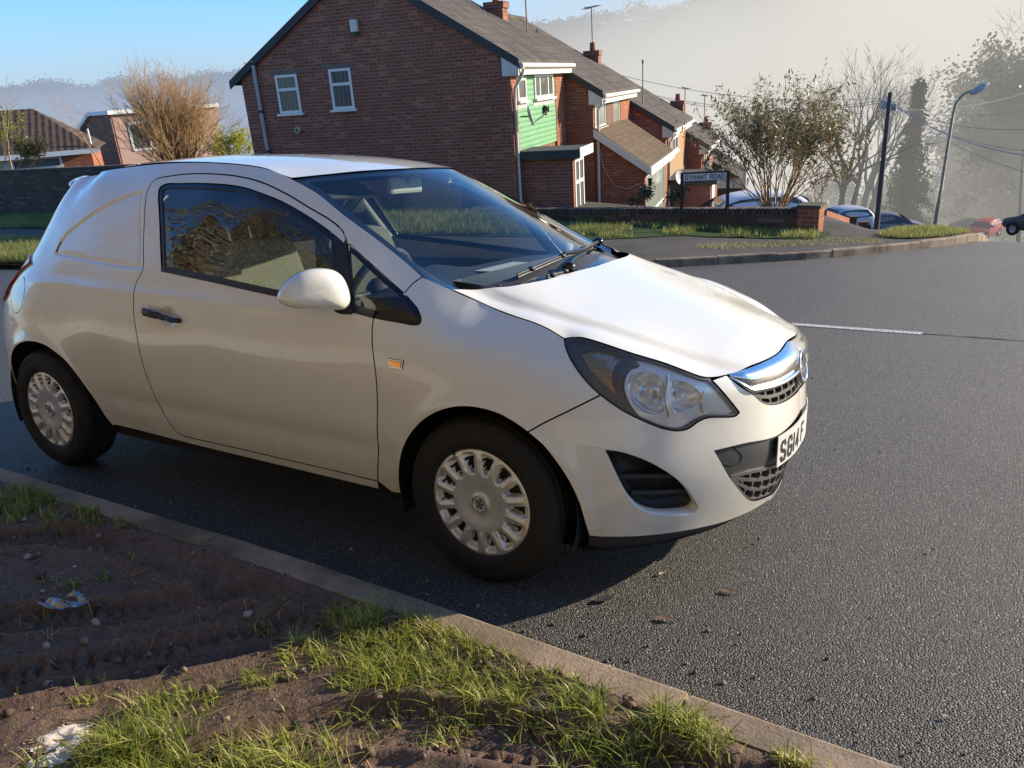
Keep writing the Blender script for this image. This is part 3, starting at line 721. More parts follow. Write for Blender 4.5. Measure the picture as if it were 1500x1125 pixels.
# ---- radiator grille
GR = empty('grille', None); GR.parent = VAN
gback = cat(glow, [[S_FRONT, g_sz[-1, 1]]], smooth(gtop_sz)[::-1])
def dark_back(name, loop, par, off):
    panel(name, loop, Dpt, Dnm, DARKIN, par, gap=-.01, off=off, h=.03, flange=0)
dark_back('grille_back', gback, GR, -.06)
zu = lambda s: np.interp(s, smooth(gtop_sz)[:, 0], smooth(gtop_sz)[:, 1])
_lo = onD([(1066, 551.5), (1082, 562.5), (1099.6, 574.5), (1112, 573.3), (1125, 570.5), (1140, 566)]); _lo = np.r_[_lo, [[S_FRONT, _lo[-1, 1]+.000]]]
_ls = smooth(_lo); _o = np.argsort(_ls[:, 0])
zl = lambda s: np.interp(s, _ls[_o, 0], _ls[_o, 1])
def chrome_bar():
    prof = [(0, -.01), (0, .006), (.05, .011), (.13, .012), (.17, .006), (.19, .000), (.24, .004), (.4, .014), (.6, .019), (.8, .014), (.95, .006), (1, -.004)]
    s0 = _lo[0, 0]+.006; ss = np.linspace(s0, S_FRONT, 40)
    for sg in (1, -1):
        V = []
        for s in ss:
            a, b = zl(s), zu(s)-.001; w = min(1, (b-a)/.05)
            zz = np.array([a+(b-a)*p for p, _ in prof]); of = np.array([o*w for _, o in prof])
            V.append(Dpt(np.full(len(zz), s), zz)+Dnm(np.full(len(zz), s), zz)*of[:, None])
        k = len(prof); V = np.concatenate(V)*[1, sg, 1]
        F = [(i*k+j, i*k+j+1, (i+1)*k+j+1, (i+1)*k+j) for i in range(len(ss)-1) for j in range(k-1)]
        MB().add(V, F, 0, True).build('chrome_bar', CHROME, GR)
chrome_bar()
GRIL = plain('grille_grey', (.16, .15, .14), .35, .1)
def cells(name, zb, zt, s_from, rows, par, pitch, depth=.030, thick=.0075):
    """grille mesh of scale-shaped cells: ribs standing between a lower and an upper edge curve"""
    for sg in (1, -1):
        mb = MB()
        def rib(S, Z, t):
            ok = (Z > zb(S)-.001) & (Z < zt(S)+.004) & (S >= s_from)
            if ok.sum() < 2: return
            S, Z = S[ok], Z[ok]; N = Dnm(S, Z); P = Dpt(S, Z)
            up = np.gradient(P, axis=0); up /= np.linalg.norm(up, axis=1)[:, None]; lat = np.cross(N, up)
            V = np.concatenate([P-N*.006+lat*t/2, P-N*.006-lat*t/2, P-N*depth-lat*t*.35, P-N*depth+lat*t*.35])*[1, sg, 1]; n = len(S)
            mb.add(V, [(k*n+i, k*n+i+1, ((k+1) % 4)*n+i+1, ((k+1) % 4)*n+i) for k in range(4) for i in range(n-1)], 0, False)
        S = np.linspace(s_from, S_FRONT, 90)
        for j in range(rows+1): rib(S, zb(S)+(zt(S)-zb(S))*j/rows, thick*1.5)
        n = int((S_FRONT-s_from)/pitch)+1
        for j in range(rows):
            for i in range(n+1):
                s0 = S_FRONT-i*pitch-(j % 2)*pitch/2; t = np.linspace(0, 1, 9); ss = s0+.014*np.sin(np.pi*t)-.007; a_, b_ = zb(ss), zt(ss); rib(ss, a_+(b_-a_)*(j+t)/rows, thick)
        mb.build(name, GRIL, par)
def curve(P):
    P = P[np.argsort(P[:, 0])]; return lambda s: np.interp(s, P[:, 0], P[:, 1])
cells('grille_mesh', curve(glow[glow[:, 0] > g_sz[2, 0]-.03]), curve(_ls), g_sz[2, 0]-.02, 2, GR, .052)
low_top = onD([(1071, 701), (1100, 693.5), (1146, 680)]); low_top = np.r_[low_top, [[S_FRONT+.01, low_top[-1, 1]-.003]]]
lg_loop = cat(lowchain, [[S_FRONT+.01, lowchain[-1, 1]]], smooth(low_top)[::-1])
LG = empty('lower_grille', None); LG.parent = VAN
dark_back('grille_back', cat(lowchain, topchain[::-1]), LG, -.06)
lo_c = lowchain[lowchain[:, 0] > pl_sz[1, 0]-.002]
cells('grille_mesh', curve(lo_c), curve(smooth(low_top)), pl_sz[1, 0]+.004, 3, LG, .058)
# ---- badge with a winged beast holding a flag, in relief
def badge(mb, c, ax, upv, r, m_ring=0, m_in=1, m_fig=0):
    ax = np.asarray(ax, float)/np.linalg.norm(ax); upv = np.asarray(upv, float); upv = upv-ax*(upv@ax); upv /= np.linalg.norm(upv); rt = np.cross(upv, ax)
    mb.lathe([(r*.80, 0), (r*.83, r*.10), (r*.92, r*.14), (r, r*.08), (r, -r*.2)], c, ax, 40, m_ring)
    mb.lathe([(0, r*.05), (r*.5, r*.04), (r*.82, r*.02)], c, ax, 32, m_in)
    figs = [[(-.62, .10), (-.42, .36), (-.20, .42), (-.02, .30), (.02, .05), (.20, -.02), (.46, .14), (.60, .40), (.66, .10), (.52, -.20), (.30, -.34), (.36, -.62), (.12, -.70), (.02, -.44), (-.14, -.40), (-.30, -.66), (-.48, -.52), (-.34, -.26), (-.30, .04), (-.46, .06)],
            [(-.06, .48), (.10, .70), (.34, .62), (.20, .44), (.30, .26), (.10, .16)], [(.04, .06), (.28, .52), (.44, .50), (.24, .06)]]
    for f in figs: mb.prism(f, r*.03, r*.11, m_fig, lambda u, v, h: np.asarray(c)+rt*u*r+upv*v*r+ax*h)
EMBL = plain('badge_field', (.30, .30, .30), .25, .9)
mb = MB(); zb = .652; pb = Dpt(np.array([S_FRONT]), np.array([zb]))[0]
badge(mb, pb+np.array([.010, 0, .006]), (.985, 0, .17), (0, 0, 1), .060); mb.build('badge', [CHROME, EMBL], GR)
# ---- number plate and its carrier
CARR = plain('plate_carrier_plastic', (.055, .055, .052), .45, bump=.15)
cr_loop = cat(topchain, smooth(low_top)[::-1])
panel('plate_carrier', cr_loop, Dpt, Dnm, CARR, VAN, gap=-.001, off=-.012, h=.02, flange=.02)
q = smooth(onD([(1077, 655), (1090, 668), (1089, 677), (1080, 683), (1064, 682)]), .008)
MB().tube(Dpt(q[:, 0], q[:, 1])-Dnm(q[:, 0], q[:, 1])*.0115, .0016, 5).build('tow_cover_seam', DARKIN, VAN)
PZ1 = .474; PZ0 = PZ1-.111
def plate_pt(y, z):
    y = np.asarray(y, float); ss = []
    ya = np.clip(np.abs(y), 0, .3)
    S = np.linspace(S_FRONT-.4, S_FRONT, 120); P = Dpt(S, np.full(120, (PZ0+PZ1)/2)); x = np.interp(ya, -P[::-1, 1], P[::-1, 0])
    x = x+.007
    return np.c_[x, y, np.asarray(z)*np.ones_like(y)]
ys = np.linspace(-.26, .26, 40); V = np.r_[plate_pt(ys, PZ0), plate_pt(ys, PZ1), plate_pt(ys, PZ1)-[.003, 0, 0], plate_pt(ys, PZ0)-[.003, 0, 0]]
n = 40; F = [(k*n+i, k*n+i+1, ((k+1) % 4)*n+i+1, ((k+1) % 4)*n+i) for k in range(4) for i in range(n-1)]+[(0, n, 2*n, 3*n), (n-1, 4*n-1, 3*n-1, 2*n-1)]
mb = MB(); mb.add(V, F, 0, False); plate = mb.build('number_plate', PLATE, VAN)
GLY = {'S': [(48, 62, 38, 79, 12, 79, 2, 68, 2, 53, 12, 43, 38, 36, 48, 26, 48, 11, 38, 0, 12, 0, 2, 16)], 'G': [(48, 60, 38, 79, 12, 79, 2, 66, 2, 13, 12, 0, 38, 0, 48, 13, 48, 36, 27, 36)],
       '1': [(25, 0, 25, 79)], '4': [(38, 0, 38, 79), (38, 79, 2, 22, 50, 22)], 'F': [(5, 0, 5, 79, 48, 79), (5, 42, 40, 42)]}
def plate_text():
    mb = MB(); y = -.26+.018
    for ch in ['S', 'G', '1', '4', ' ', 'F']:
        if ch == ' ': y += .024; continue
        w = .014 if ch == '1' else .050; ox = .018 if ch == '1' else 0
        for g in GLY[ch]:
            P = np.array(g, float).reshape(-1, 2)/1000; P[:, 1] = .007+P[:, 1]*(.065/.079); P[:, 0] = .006+P[:, 0]*(.038/.050)-ox
            a = P; t = .0068; L = [];
            for i in range(len(a)-1):
                d_ = a[i+1]-a[i]; d_ /= np.linalg.norm(d_); nn = np.array([-d_[1], d_[0]]); p0 = a[i]-d_*(t*.42 if i or len(a) == 2 else t*.42); p1 = a[i+1]+d_*t*.42
                m = 6
                for k in range(m):
                    u0 = p0+(p1-p0)*k/m; u1 = p0+(p1-p0)*(k+1)/m
                    Q = np.array([u0+nn*t, u1+nn*t, u1-nn*t, u0-nn*t])
                    mb.add(plate_pt(y+Q[:, 0], PZ0+.010+Q[:, 1])+[.0012+.00012*i, 0, 0], [(0, 1, 2, 3)])
        y += w+.011
    mb.build('plate_lettering', INK, plate)
plate_text()
# ---- wheels
TYPROF = [(.186, -.070), (.192, -.088), (.205, -.093), (.235, -.0965), (.262, -.094), (.280, -.086), (.289, -.076), (.2945, -.060), (.297, -.03), (.297, .03), (.2945, .060), (.289, .076), (.27, .09), (.235, .0965), (.19, .085), (.186, .07)]
def wheel(x, sg):
    w = empty('wheel', None); w.parent = VAN; w.location = (x, -.742*sg, HZ)
    ax = np.array([0, -sg, 0.])
    mb = MB(); prof = []
    for r, h in TYPROF: prof.append((r, -h))
    mb.lathe(prof, (0, 0, 0), ax, 96)
    for r, h in ((.2105, .0945), (.258, .0955), (.270, .0915)):      # moulded sidewall rings
        mb.lathe([(r-.002, h-.003), (r-.0008, h+.0012), (r+.0008, h+.0012), (r+.002, h-.003)], (0, 0, 0), ax, 96)
    for gx in (-.045, -.015, .018, .046):        # tread ribs
        mb.lathe([(.294, gx-.012), (.2985, gx-.010), (.2985, gx+.010), (.294, gx+.012)], (0, 0, 0), ax, 96)
    for k in range(0):
        a = 2*math.pi*k/64; c_, s_ = math.cos(a), math.sin(a)
        mb.box((.289*c_, -sg*.073, .289*s_), (.010, .018, .016), 0, rot=[[c_, 0, -s_], [0, 1, 0], [s_, 0, c_]])
    rt_ = random.Random(int(x*10)+sg)
    for a0 in (.6, 2.7, 4.4):                    # raised maker's lettering as short blocks
        for k in range(7):
            a = a0+k*.075; c_, s_ = math.cos(a), math.sin(a); hh = rt_.choice((.010, .014))
            mb.box((.243*c_, -sg*.0965, .243*s_), (hh, .0024, .009), 0, rot=[[c_, 0, -s_], [0, 1, 0], [s_, 0, c_]])
    mb.build('tyre', RUBBER, w)
    nr, na = 46, 14*18; rr = np.linspace(.0, .196, nr); aa = np.linspace(0, 2*math.pi, na, endpoint=False)
    A, B = np.meshgrid(aa, rr); pit = 2*math.pi/14; ph = np.abs(((A+pit/2) % pit)-pit/2)
    hw = np.interp(B, [.10, .115, .165, .172], [.006, .0105, .0225, .0225]); lat = B*ph
    def st(a, b, v): t = np.clip((v-a)/(b-a), 0, 1); return t*t*(3-2*t)
    mask = st(0, .006, hw-lat)*st(.106, .114, B)*(1-st(.172, .178, B))
    base = np.interp(B, [0, .03, .034, .05, .085, .10, .15, .18, .190, .196], [.088, .088, .0835, .083, .088, .089, .0885, .0865, .084, .076])
    rib = .004*(1-st(.0, .010, np.abs(lat-B*pit/2)))*st(.10, .12, B)*(1-st(.165, .18, B))
    H = base+rib-.022*mask-.008*mask*(1-st(.13, .165, B))
    V = np.stack([B*np.cos(A), -sg*H, B*np.sin(A)], -1).reshape(-1, 3)
    F = []; mi = []
    for i in range(nr-1):
        for j in range(na):
            k = (j+1) % na; f = (i*na+j, i*na+k, (i+1)*na+k, (i+1)*na+j); F.append(f if sg == 1 else f[::-1])
            mi.append(1 if mask[i, j] > .8 and rr[i] < .160 else 0)
    hc = mesh_obj('hub_cap', V, F, [SILVER, DARKIN], w, mi=mi, smooth=True)
    mb = MB(); badge(mb, (0, -sg*.0865, 0), ax, (0, 0, 1), .030, 0, 1, 0); mb.build('hub_badge', [CHROMEB, EMBL], hc)
    MB().tube([(.178*math.cos(2.1), -sg*.082, .178*math.sin(2.1)), (.205*math.cos(2.13), -sg*.098, .205*math.sin(2.13))], .004, 8).build('tyre_valve', BLACK, hc)
    return w
for x in (HX, -HX):
    for sg in (1, -1): wheel(x, sg)
# wheel housings and floor
def liners():
    for x in (HX, -HX):
        for sg in (1, -1):
            mb = MB(); th = np.linspace(-.35, math.pi+.35, 40); r = .352
            for (ya, yb) in ((.815, .42),):
                V = [(x+.0+r*math.cos(t), -sg*y, HZ+.01+r*math.sin(t)*1.0) for y in (ya, yb) for t in th]; k = len(th)
                mb.add(V, [(i, i+1, k+i+1, k+i) for i in range(k-1)], 0, True)
                mb.add([(x+r*math.cos(t), -sg*yb, HZ+r*math.sin(t)) for t in th], [tuple(range(k))])
            mb.build('wheel_housing', DARKIN, VAN)
liners()
mb = MB(); mb.box2((-.85, -.74, .20), (.85, .74, .235)); mb.box2((-1.85, -.60, .25), (-.85, .60, .30)); mb.box2((.85, -.42, .2), (1.74, .42, .235)); mb.box2((1.0, -.42, .24), (1.80, .42, .62))
ut = Dpt(bump_bot[:, 0], bump_bot[:, 1]); ut = ut[np.argsort(ut[:, 1])]; ut[:, 2] = np.minimum(ut[:, 2], .19)-.004; ut[:, :2] *= .992
ring = np.r_[[[.9, -.70, .19]], ut, (ut*[1, -1, 1])[::-1], [[.9, .70, .19]]]; mb.add(ring, [tuple(range(len(ring)))])
mb.build('floor_pan', DARKIN, VAN)
# ---- inner shell and cabin
for sg in (1, -1):
    S = np.linspace(-1.75, 1.15, 60); Z = np.linspace(.235, .93, 14); V = []; 
    for zz in Z: V.append((Dpt(S, np.full(60, zz))-Dnm(S, np.full(60, zz))*.06)*[1, sg, 1])
    V = np.concatenate(V); F = []
    for i in range(13):
        for j in range(59):
            c = V[[i*60+j, (i+1)*60+j+1]].mean(0)
            if min(abs(c[0]-HX), abs(c[0]+HX)) < .40 and c[2] < .70: continue
            F.append((i*60+j, i*60+j+1, (i+1)*60+j+1, (i+1)*60+j))
    MB().add(V, F, 0, True).build('inner_door_panel', INTER, VAN)
    # inner pillars and door frame trims in pale plastic
    q = smooth(onD([(222, 300), (225, 350), (229, 392)]), .02); P = (Dpt(q[:, 0], q[:, 1])-Dnm(q[:, 0], q[:, 1])*.045)*[1, sg, 1]
    MB().tube(P, .035, 8).build('pillar_trim', TRIMG, VAN)
    P = smooth(scr3[1:6])-np.array([.03, -.045, .02]); MB().tube(P*[1, sg, 1], .022, 8).build('pillar_trim', TRIMG if sg == -1 else INTER, VAN)
    P = smooth(dt3[[0, 2, 3, 4, 5, 6]]); MB().tube((P-np.array([0, -.07, .035]))*[1, sg, 1], .03, 8).build('roof_rail_trim', TRIMG, VAN)
hx, hy = np.meshgrid(np.linspace(-1.2, .30, 16), np.linspace(-.48, .48, 9)); hz = zroof(hx, hy)-.035
k = 9; V = np.c_[hx.ravel(), hy.ravel(), hz.ravel()]
MB().add(V, [(i*16+j, i*16+j+1, (i+1)*16+j+1, (i+1)*16+j) for i in range(8) for j in range(15)], 0, True).build('headlining', TRIMG, VAN)
mb = MB(); mb.box2((-.62, -.72, .24), (-.60, .72, 1.02)); mb.build('bulkhead', INTER, VAN)
# dashboard swept across the cabin
mb = MB(); pr = [(1.24, .955), (1.05, .975), (.88, .985), (.76, .975), (.70, .94), (.68, .86), (.74, .74), (.80, .6), (.85, .4), (1.24, .4)]
ysd = np.linspace(-.70, .70, 29); V = []
for y in ysd:
    w = 1-.10*(abs(y)/.7)**2; hump = .045*math.exp(-((y+.36)/.17)**2)
    for i, (x, z) in enumerate(pr): V.append((x if i in (0, 9) else .45+(x-.45)*1.0-.0*w, y*(1-.12*max(0, (x-.8))/.4), z+(hump if i in (3, 4) else hump*.4 if i == 2 else 0)-.035*(abs(y)/.7)**3*(1 if i < 4 else 0)))
k = len(pr); mb.add(V, [(i*k+j, i*k+j+1, (i+1)*k+j+1, (i+1)*k+j) for i in range(28) for j in range(k-1)], 0, True)
mb.tube([(1.16, y, .972) for y in np.linspace(-.5, .5, 12)], .006, 6); dash = mb.build('dashboard', INTER, VAN)
mb = MB(); mb.box((.98, -.15, .992), (.10, .30, .004), 0, bev=.001); mb.build('dash_papers', PLATE, dash)
mb = MB(); a = np.linspace(0, 2*math.pi, 41); cw = np.array([.50, -.36, .90]); tilt = np.array([.42, 0, .90]); v2_ = np.array([.90, 0, -.42])*-1
mb.tube([cw+.185*(np.array([0, 1., 0])*math.cos(t)+tilt*math.sin(t)*1.0) for t in a], .016, 8)
for t in (0, math.pi, -math.pi/2): mb.tube([cw, cw+.18*(np.array([0, 1., 0])*math.cos(t)+tilt*math.sin(t))], .014, 6)
mb.sphere(cw, (.05, .07, .06)); mb.tube([cw, cw+np.array([.25, 0, -.12])], .03, 8); mb.build('steering_wheel', INTER, VAN)
def seat(y):
    s = empty('seat', None); s.parent = VAN; s.location = (-.05, y, 0)
    def slab(name, prof, w, mat):                # side profile swept across with rounded shoulders
        mb = MB(); k = len(prof); n = 13; V = []; c = np.mean(prof, 0)
        for i in range(n):
            t = -1+2*i/(n-1); q = (1-abs(t)**5)**.35 if abs(t) < 1 else .55
            for p in prof: V.append((c[0]+(p[0]-c[0])*(.55+.45*q), t*w/2, c[1]+(p[1]-c[1])*(.80+.20*q)))
        mb.add(V, [(i*k+j, i*k+(j+1) % k, (i+1)*k+(j+1) % k, (i+1)*k+j) for i in range(n-1) for j in range(k)], 0, True)
        mb.add(V[:k], [tuple(range(k))]); mb.add(V[-k:], [tuple(range(k))]); return mb.build(name, mat, s)
    slab('seat_cushion', [(-.1, .42), (.05, .50), (.35, .52), (.42, .48), (.40, .40), (-.05, .34)], .50, FABRIC)
    slab('backrest', [(-.06, .46), (-.17, .75), (-.25, 1.00), (-.27, 1.07), (-.24, 1.10), (-.18, 1.09), (-.13, 1.00), (-.04, .76), (.03, .50)], .50, FABRIC)
    slab('headrest', [(-.30, 1.17), (-.31, 1.30), (-.28, 1.34), (-.22, 1.32), (-.21, 1.18), (-.25, 1.15)], .26, INTER)
    for d in (-.06, .06): MB().tube([(-.235, d, 1.07), (-.26, d, 1.2)], .007, 6).build('headrest_post', CHROME, s)
for y in (-.36, .36): seat(y)
# interior mirror
im = march([(612, 281)], ghf(zscr))[0]; c = np.array([.40, -.02, 1.315])
mb = MB(); mb.box(c, (.035, .23, .075), 0, bev=.015); mb.tube([c, c+[.08, .01, .06]], .010, 6); im_o = mb.build('interior_mirror', TRIMG, VAN)
mb = MB(); mb.box((.30, -.36, 1.318), (.17, .36, .02), 0, rot=[[.85, 0, .5], [0, 1, 0], [-.5, 0, .85]], bev=.006); mb.build('sun_visor', INTER, VAN)
# ---- door mirrors
def dmirror(sg):
    cm = at(461, 424.5, 1, -.935); nrm = np.array([.78, -.62, .0]); nrm /= np.linalg.norm(nrm)
    ol = smooth(np.array([(407, 437.5), (409.5, 428), (418, 415.5), (433, 403.5), (452, 396), (474, 394), (492, 397.5), (503, 406), (510, 419), (514, 434), (514, 445), (508, 453), (482, 454.5), (452, 454.5), (427, 452), (412, 446)], float), 3.0, True)
    O = np.array([CC+r*((cm-CC)@nrm)/(r@nrm) for r in rays(ol)]); ce = O.mean(0); nu = len(O); V = []
    for t in np.linspace(0, 1, 12):
        k = math.cos(t*math.pi/2)**.62 if t < 1 else .0; V.append(ce+(O-ce)*max(k, .002)+nrm*.062*math.sin(t*math.pi/2)-nrm*.02)
    back = [ce+(O-ce)*k-nrm*dd for k, dd in ((.995, .035), (.97, .055), (.90, .064))]
    V = back[::-1]+V; nv = len(V)-1; V = np.concatenate(V)*[1, sg, 1]
    F = [(i*nu+j, i*nu+(j+1) % nu, (i+1)*nu+(j+1) % nu, (i+1)*nu+j) for i in range(nv) for j in range(nu)]
    if sg == -1: F = [f[::-1] for f in F]
    m = empty('door_mirror', None); m.parent = VAN
    MB().add(V, F, 0, True).build('mirror_shell', PAINT, m)
    sl = [(407.5, 437.5), (418, 441), (428, 440), (445, 437)]
    MB().add([tuple(p) for p in (ce+(O-ce)*.9-nrm*.0642)*[1, sg, 1]], [tuple(range(nu))]).build('mirror_glass', CHROME, m)
    mb = MB(); p0 = cm+np.array([.005, .06, -.045]); p1 = at(522, 467, 1, -.80)
    L = [p0+np.array([0, -.01, .02]), p0+np.array([.015, .03, -.010]), p1+np.array([-.02, -.02, .005]), p1+np.array([.03, .05, 0])]
    V = []; L = smooth(np.array(L), .01); k = len(L)
    for i, p in enumerate(L):
        t = i/(k-1); a = np.array([.045*(1-.15*t), 0, 0]); b = np.array([0, 0, .018])
        for q in np.linspace(0, 2*math.pi, 12, endpoint=False): V.append(p+a*math.cos(q)+b*math.sin(q))
    mb.add(np.array(V)*[1, sg, 1], [(i*12+j, i*12+(j+1) % 12, (i+1)*12+(j+1) % 12, (i+1)*12+j) for i in range(k-1) for j in range(12)], 0, True)
    mb.build('mirror_arm', BLACK, m)
for sg in (1, -1): dmirror(sg)
# ---- wipers and scuttle
def on_scr(px, off=.0):
    P = march(px, ghf(zscr)); return P+hfn(zscr)(P[:, 0], P[:, 1])*off
sc_lo = br_half[1:]; xs_, ys_ = np.r_[sc_lo[::-1]*[1, 1], (sc_lo*[1, -1])].T
V = []
for x, y in zip(xs_, ys_):
    zz = float(zbon(np.array([x]), np.array([y]))[0]); V += [(x-.10, y*.985, float(zscr(np.array([x-.10]), np.array([y]))[0])+.004), (x-.03, y, zz-.03), (x+.03, y, zz-.045)]
k = len(xs_); MB().add(V, [(i*3+j, i*3+j+1, (i+1)*3+j+1, (i+1)*3+j) for i in range(k-1) for j in range(2)], 0, True).build('scuttle_panel', BLACK, VAN)
def wiper(arm, blade, piv):
    w = empty('wiper', None); w.parent = VAN
    a = on_scr(arm, .030); mb = MB(); mb.tube(smooth(a, .02), np.linspace(.011, .006, len(smooth(a, .02))), 8); mb.sphere(a[0], (.026, .026, .022)); mb.build('wiper_arm', GLOSSB, w)
    b = on_scr(blade, .012); mb = MB(); q = smooth(b, .02); mb.tube(q, .0065, 6); mb.tube(q+np.array([0, 0, .010]), .004, 6)
    for t in (.15, .5, .85): mb.sphere(q[int(t*(len(q)-1))]+np.array([0, 0, .010]), (.014, .020, .010))
    mb.build('wiper_blade', BLACK, w)
wiper([(872, 362), (850, 374), (822, 380)], [(757, 411), (790, 396), (822, 382), (866, 367)], 0)
wiper([(829, 401), (838, 388), (852, 381)], [(800, 412), (826, 405), (836, 391)], 0)
# ------------------------------------------------------------------ helpers for the street
def bulk(name, V, F, mats, parent=None, tint=None, mi=None, smooth=False):
    """big mesh from arrays (all faces with the same corner count)"""
    V = np.asarray(V, np.float32); F = np.asarray(F, np.int32); n, k = F.shape
    me = bpy.data.meshes.new(name); me.vertices.add(len(V)); me.vertices.foreach_set('co', V.ravel())
    me.loops.add(n*k); me.loops.foreach_set('vertex_index', F.ravel())
    me.polygons.add(n); me.polygons.foreach_set('loop_start', np.arange(0, n*k, k, dtype=np.int32))
    for m in (mats if isinstance(mats, (list, tuple)) else [mats]): me.materials.append(m)
    if mi is not None: me.polygons.foreach_set('material_index', np.asarray(mi, np.int32))
    if smooth: me.polygons.foreach_set('use_smooth', np.ones(n, bool))
    me.update(calc_edges=True); me.validate()
    if tint is not None:
        a = me.attributes.new('tint', 'FLOAT', 'POINT'); a.data.foreach_set('value', np.asarray(tint, np.float32))
    o = bpy.data.objects.new(name, me); COL.objects.link(o)
    if parent is not None: o.parent = parent
    return o
def lattice(seed):
    L = np.random.default_rng(seed).random((256, 256))
    def f(x, y):
        xi = np.floor(x).astype(int); yi = np.floor(y).astype(int); u = x-xi; v = y-yi; u = u*u*(3-2*u); v = v*v*(3-2*v)
        a, b = xi & 255, yi & 255; c, d = (xi+1) & 255, (yi+1) & 255
        return (L[a, b]*(1-u)+L[c, b]*u)*(1-v)+(L[a, d]*(1-u)+L[c, d]*u)*v
    return f
_n0 = lattice(3)
def fbm(x, y, oct=5, gain=.5):
    s = 0; a = 1; t = 0
    for i in range(oct): s = s+a*_n0(x*2**i+17.3*i, y*2**i+5.1*i); t += a; a *= gain
    return s/t-.5
def wpt(u, v, depth):                            # level-frame point seen at (u,v), at a given depth
    d = np.array([(u-750)/CF, (v-562.5)/CF, 1.])*depth
    return W(CC+d @ CR)
CW = W(CC); FW = (CR[2]) @ GN.T; CAZ = math.degrees(math.atan2(FW[1], FW[0]))
def vhit(P, az, u, v):                           # where the sight line meets the upright plane through P along azimuth az
    n = np.array([-math.sin(R(az)), math.cos(R(az)), 0]); d = W(rays([(u, v)])[0]); return CW+d*(((P-CW)@n)/(d@n))
def frame(P, az):                                # matrix: origin P, local x along azimuth az, z up
    c, s = math.cos(R(az)), math.sin(R(az)); return Matrix([[c, -s, 0, P[0]], [s, c, 0, P[1]], [0, 0, 1, P[2]], [0, 0, 0, 1]])
def attr(n, name='tint'):
    x = n.nd('Attribute'); x.attribute_name = name; return x.outputs['Fac']

# ------------------------------------------------------------------ materials of the street
def mk_brick(name, c1, c2, mortar, dirt=.25):
    n = NT(name); tc = n.nd('TexCoord'); o = n.sep(tc.outputs['Object']); nn = n.sep(tc.outputs['Normal'])
    side = n.math('GREATER_THAN', n.math('ABSOLUTE', nn[0]), .6)
    u = n.math('ADD', n.math('MULTIPLY', o[1], side), n.math('MULTIPLY', o[0], n.math('SUBTRACT', 1, side)))
    v = n.comb(u, o[2], 0)
    b = n.nd('TexBrick'); b.offset = .5; n.t.links.new(v, b.inputs['Vector']); b.inputs['Scale'].default_value = 1
    b.inputs['Brick Width'].default_value = .225; b.inputs['Row Height'].default_value = .075; b.inputs['Mortar Size'].default_value = .006; b.inputs['Mortar Smooth'].default_value = .15; b.inputs['Bias'].default_value = -.1
    b.inputs['Color1'].default_value = (*c1, 1); b.inputs['Color2'].default_value = (*c2, 1); b.inputs['Mortar'].default_value = (*mortar, 1)
    big = n.noise(.9, 5, .6, tc.outputs['Object']); fine = n.noise(38, 4, .6, tc.outputs['Object'])
    c = n.mix(n.math('MULTIPLY', n.ramp(big, [(.42, 0), (.7, 1)]), dirt), b.outputs[0], tuple(k*.55 for k in c1))
    c = n.mix(.25, c, n.mix(fine, (.05, .035, .03), (.45, .33, .27)), 'OVERLAY')
    # odd bricks paler or darker
    cell = n.nd('TexWhiteNoise'); cell.noise_dimensions = '2D'
    row = n.math('FLOOR', n.math('DIVIDE', o[2], .075)); colx = n.math('FLOOR', n.math('ADD', n.math('DIVIDE', u, .225), n.math('MULTIPLY', row, .5)))
    n.t.links.new(n.comb(colx, row, 0), cell.inputs['Vector'])
    odd = n.ramp(cell.outputs[0], [(.86, 0), (.9, 1)], 'CONSTANT'); c = n.mix(n.math('MULTIPLY', odd, n.math('SUBTRACT', .5, n.math('MULTIPLY', b.outputs[1], .5))), c, tuple(k*1.45 for k in c2))
    h = n.math('SUBTRACT', n.math('MULTIPLY', fine, .25), b.outputs[1])
    return n.surf(n.bsdf(c, .9, 0, n.bump(h, .55, .008), .2))
BRICK = mk_brick('red_brown_brick', (.27, .108, .070), (.35, .145, .092), (.43, .31, .24))
BRICK2 = mk_brick('orange_brick', (.34, .115, .055), (.42, .155, .075), (.40, .30, .23), .1)  # on fronts and piers the sunlit orange look is put into this colour
BRICKW = mk_brick('garden_wall_brick', (.17, .085, .055), (.24, .125, .08), (.15, .12, .095), .8)
BRICKD = mk_brick('dark_wall_brick', (.12, .082, .062), (.165, .112, .085), (.11, .092, .078), .6)
def mk_tiles(name, c1, c2, moss, wu=.30, wv=.34):
    n = NT(name); tc = n.nd('TexCoord'); o = n.sep(tc.outputs['Object'])
    fu = n.math('FRACT', n.math('DIVIDE', o[0], wu)); fv = n.math('FRACT', n.math('DIVIDE', o[1], wv))
    wave = n.math('SINE', n.math('MULTIPLY', fu, 6.283)); step = fv
    cell = n.nd('TexWhiteNoise'); cell.noise_dimensions = '2D'
    n.t.links.new(n.comb(n.math('FLOOR', n.math('DIVIDE', o[0], wu)), n.math('FLOOR', n.math('DIVIDE', o[1], wv)), 0), cell.inputs['Vector'])
    c = n.mix(cell.outputs[0], c1, c2); big = n.noise(1.6, 6, .65, tc.outputs['Object'])
    c = n.mix(n.math('MULTIPLY', n.ramp(big, [(.45, 0), (.68, 1)]), .6), c, moss)
    c = n.mix(n.ramp(fv, [(.0, .8), (.10, 0)]), c, tuple(k*.3 for k in c1))
    h = n.math('ADD', n.math('MULTIPLY', wave, .5), n.math('MULTIPLY', step, -1.2))
    h = n.math('ADD', h, n.math('MULTIPLY', n.noise(30, 4, .6, tc.outputs['Object']), .5))
    return n.surf(n.bsdf(c, .92, 0, n.bump(h, .8, .03), .2))
TILES = mk_tiles('concrete_roof_tiles', (.105, .085, .070), (.15, .125, .10), (.075, .075, .05))
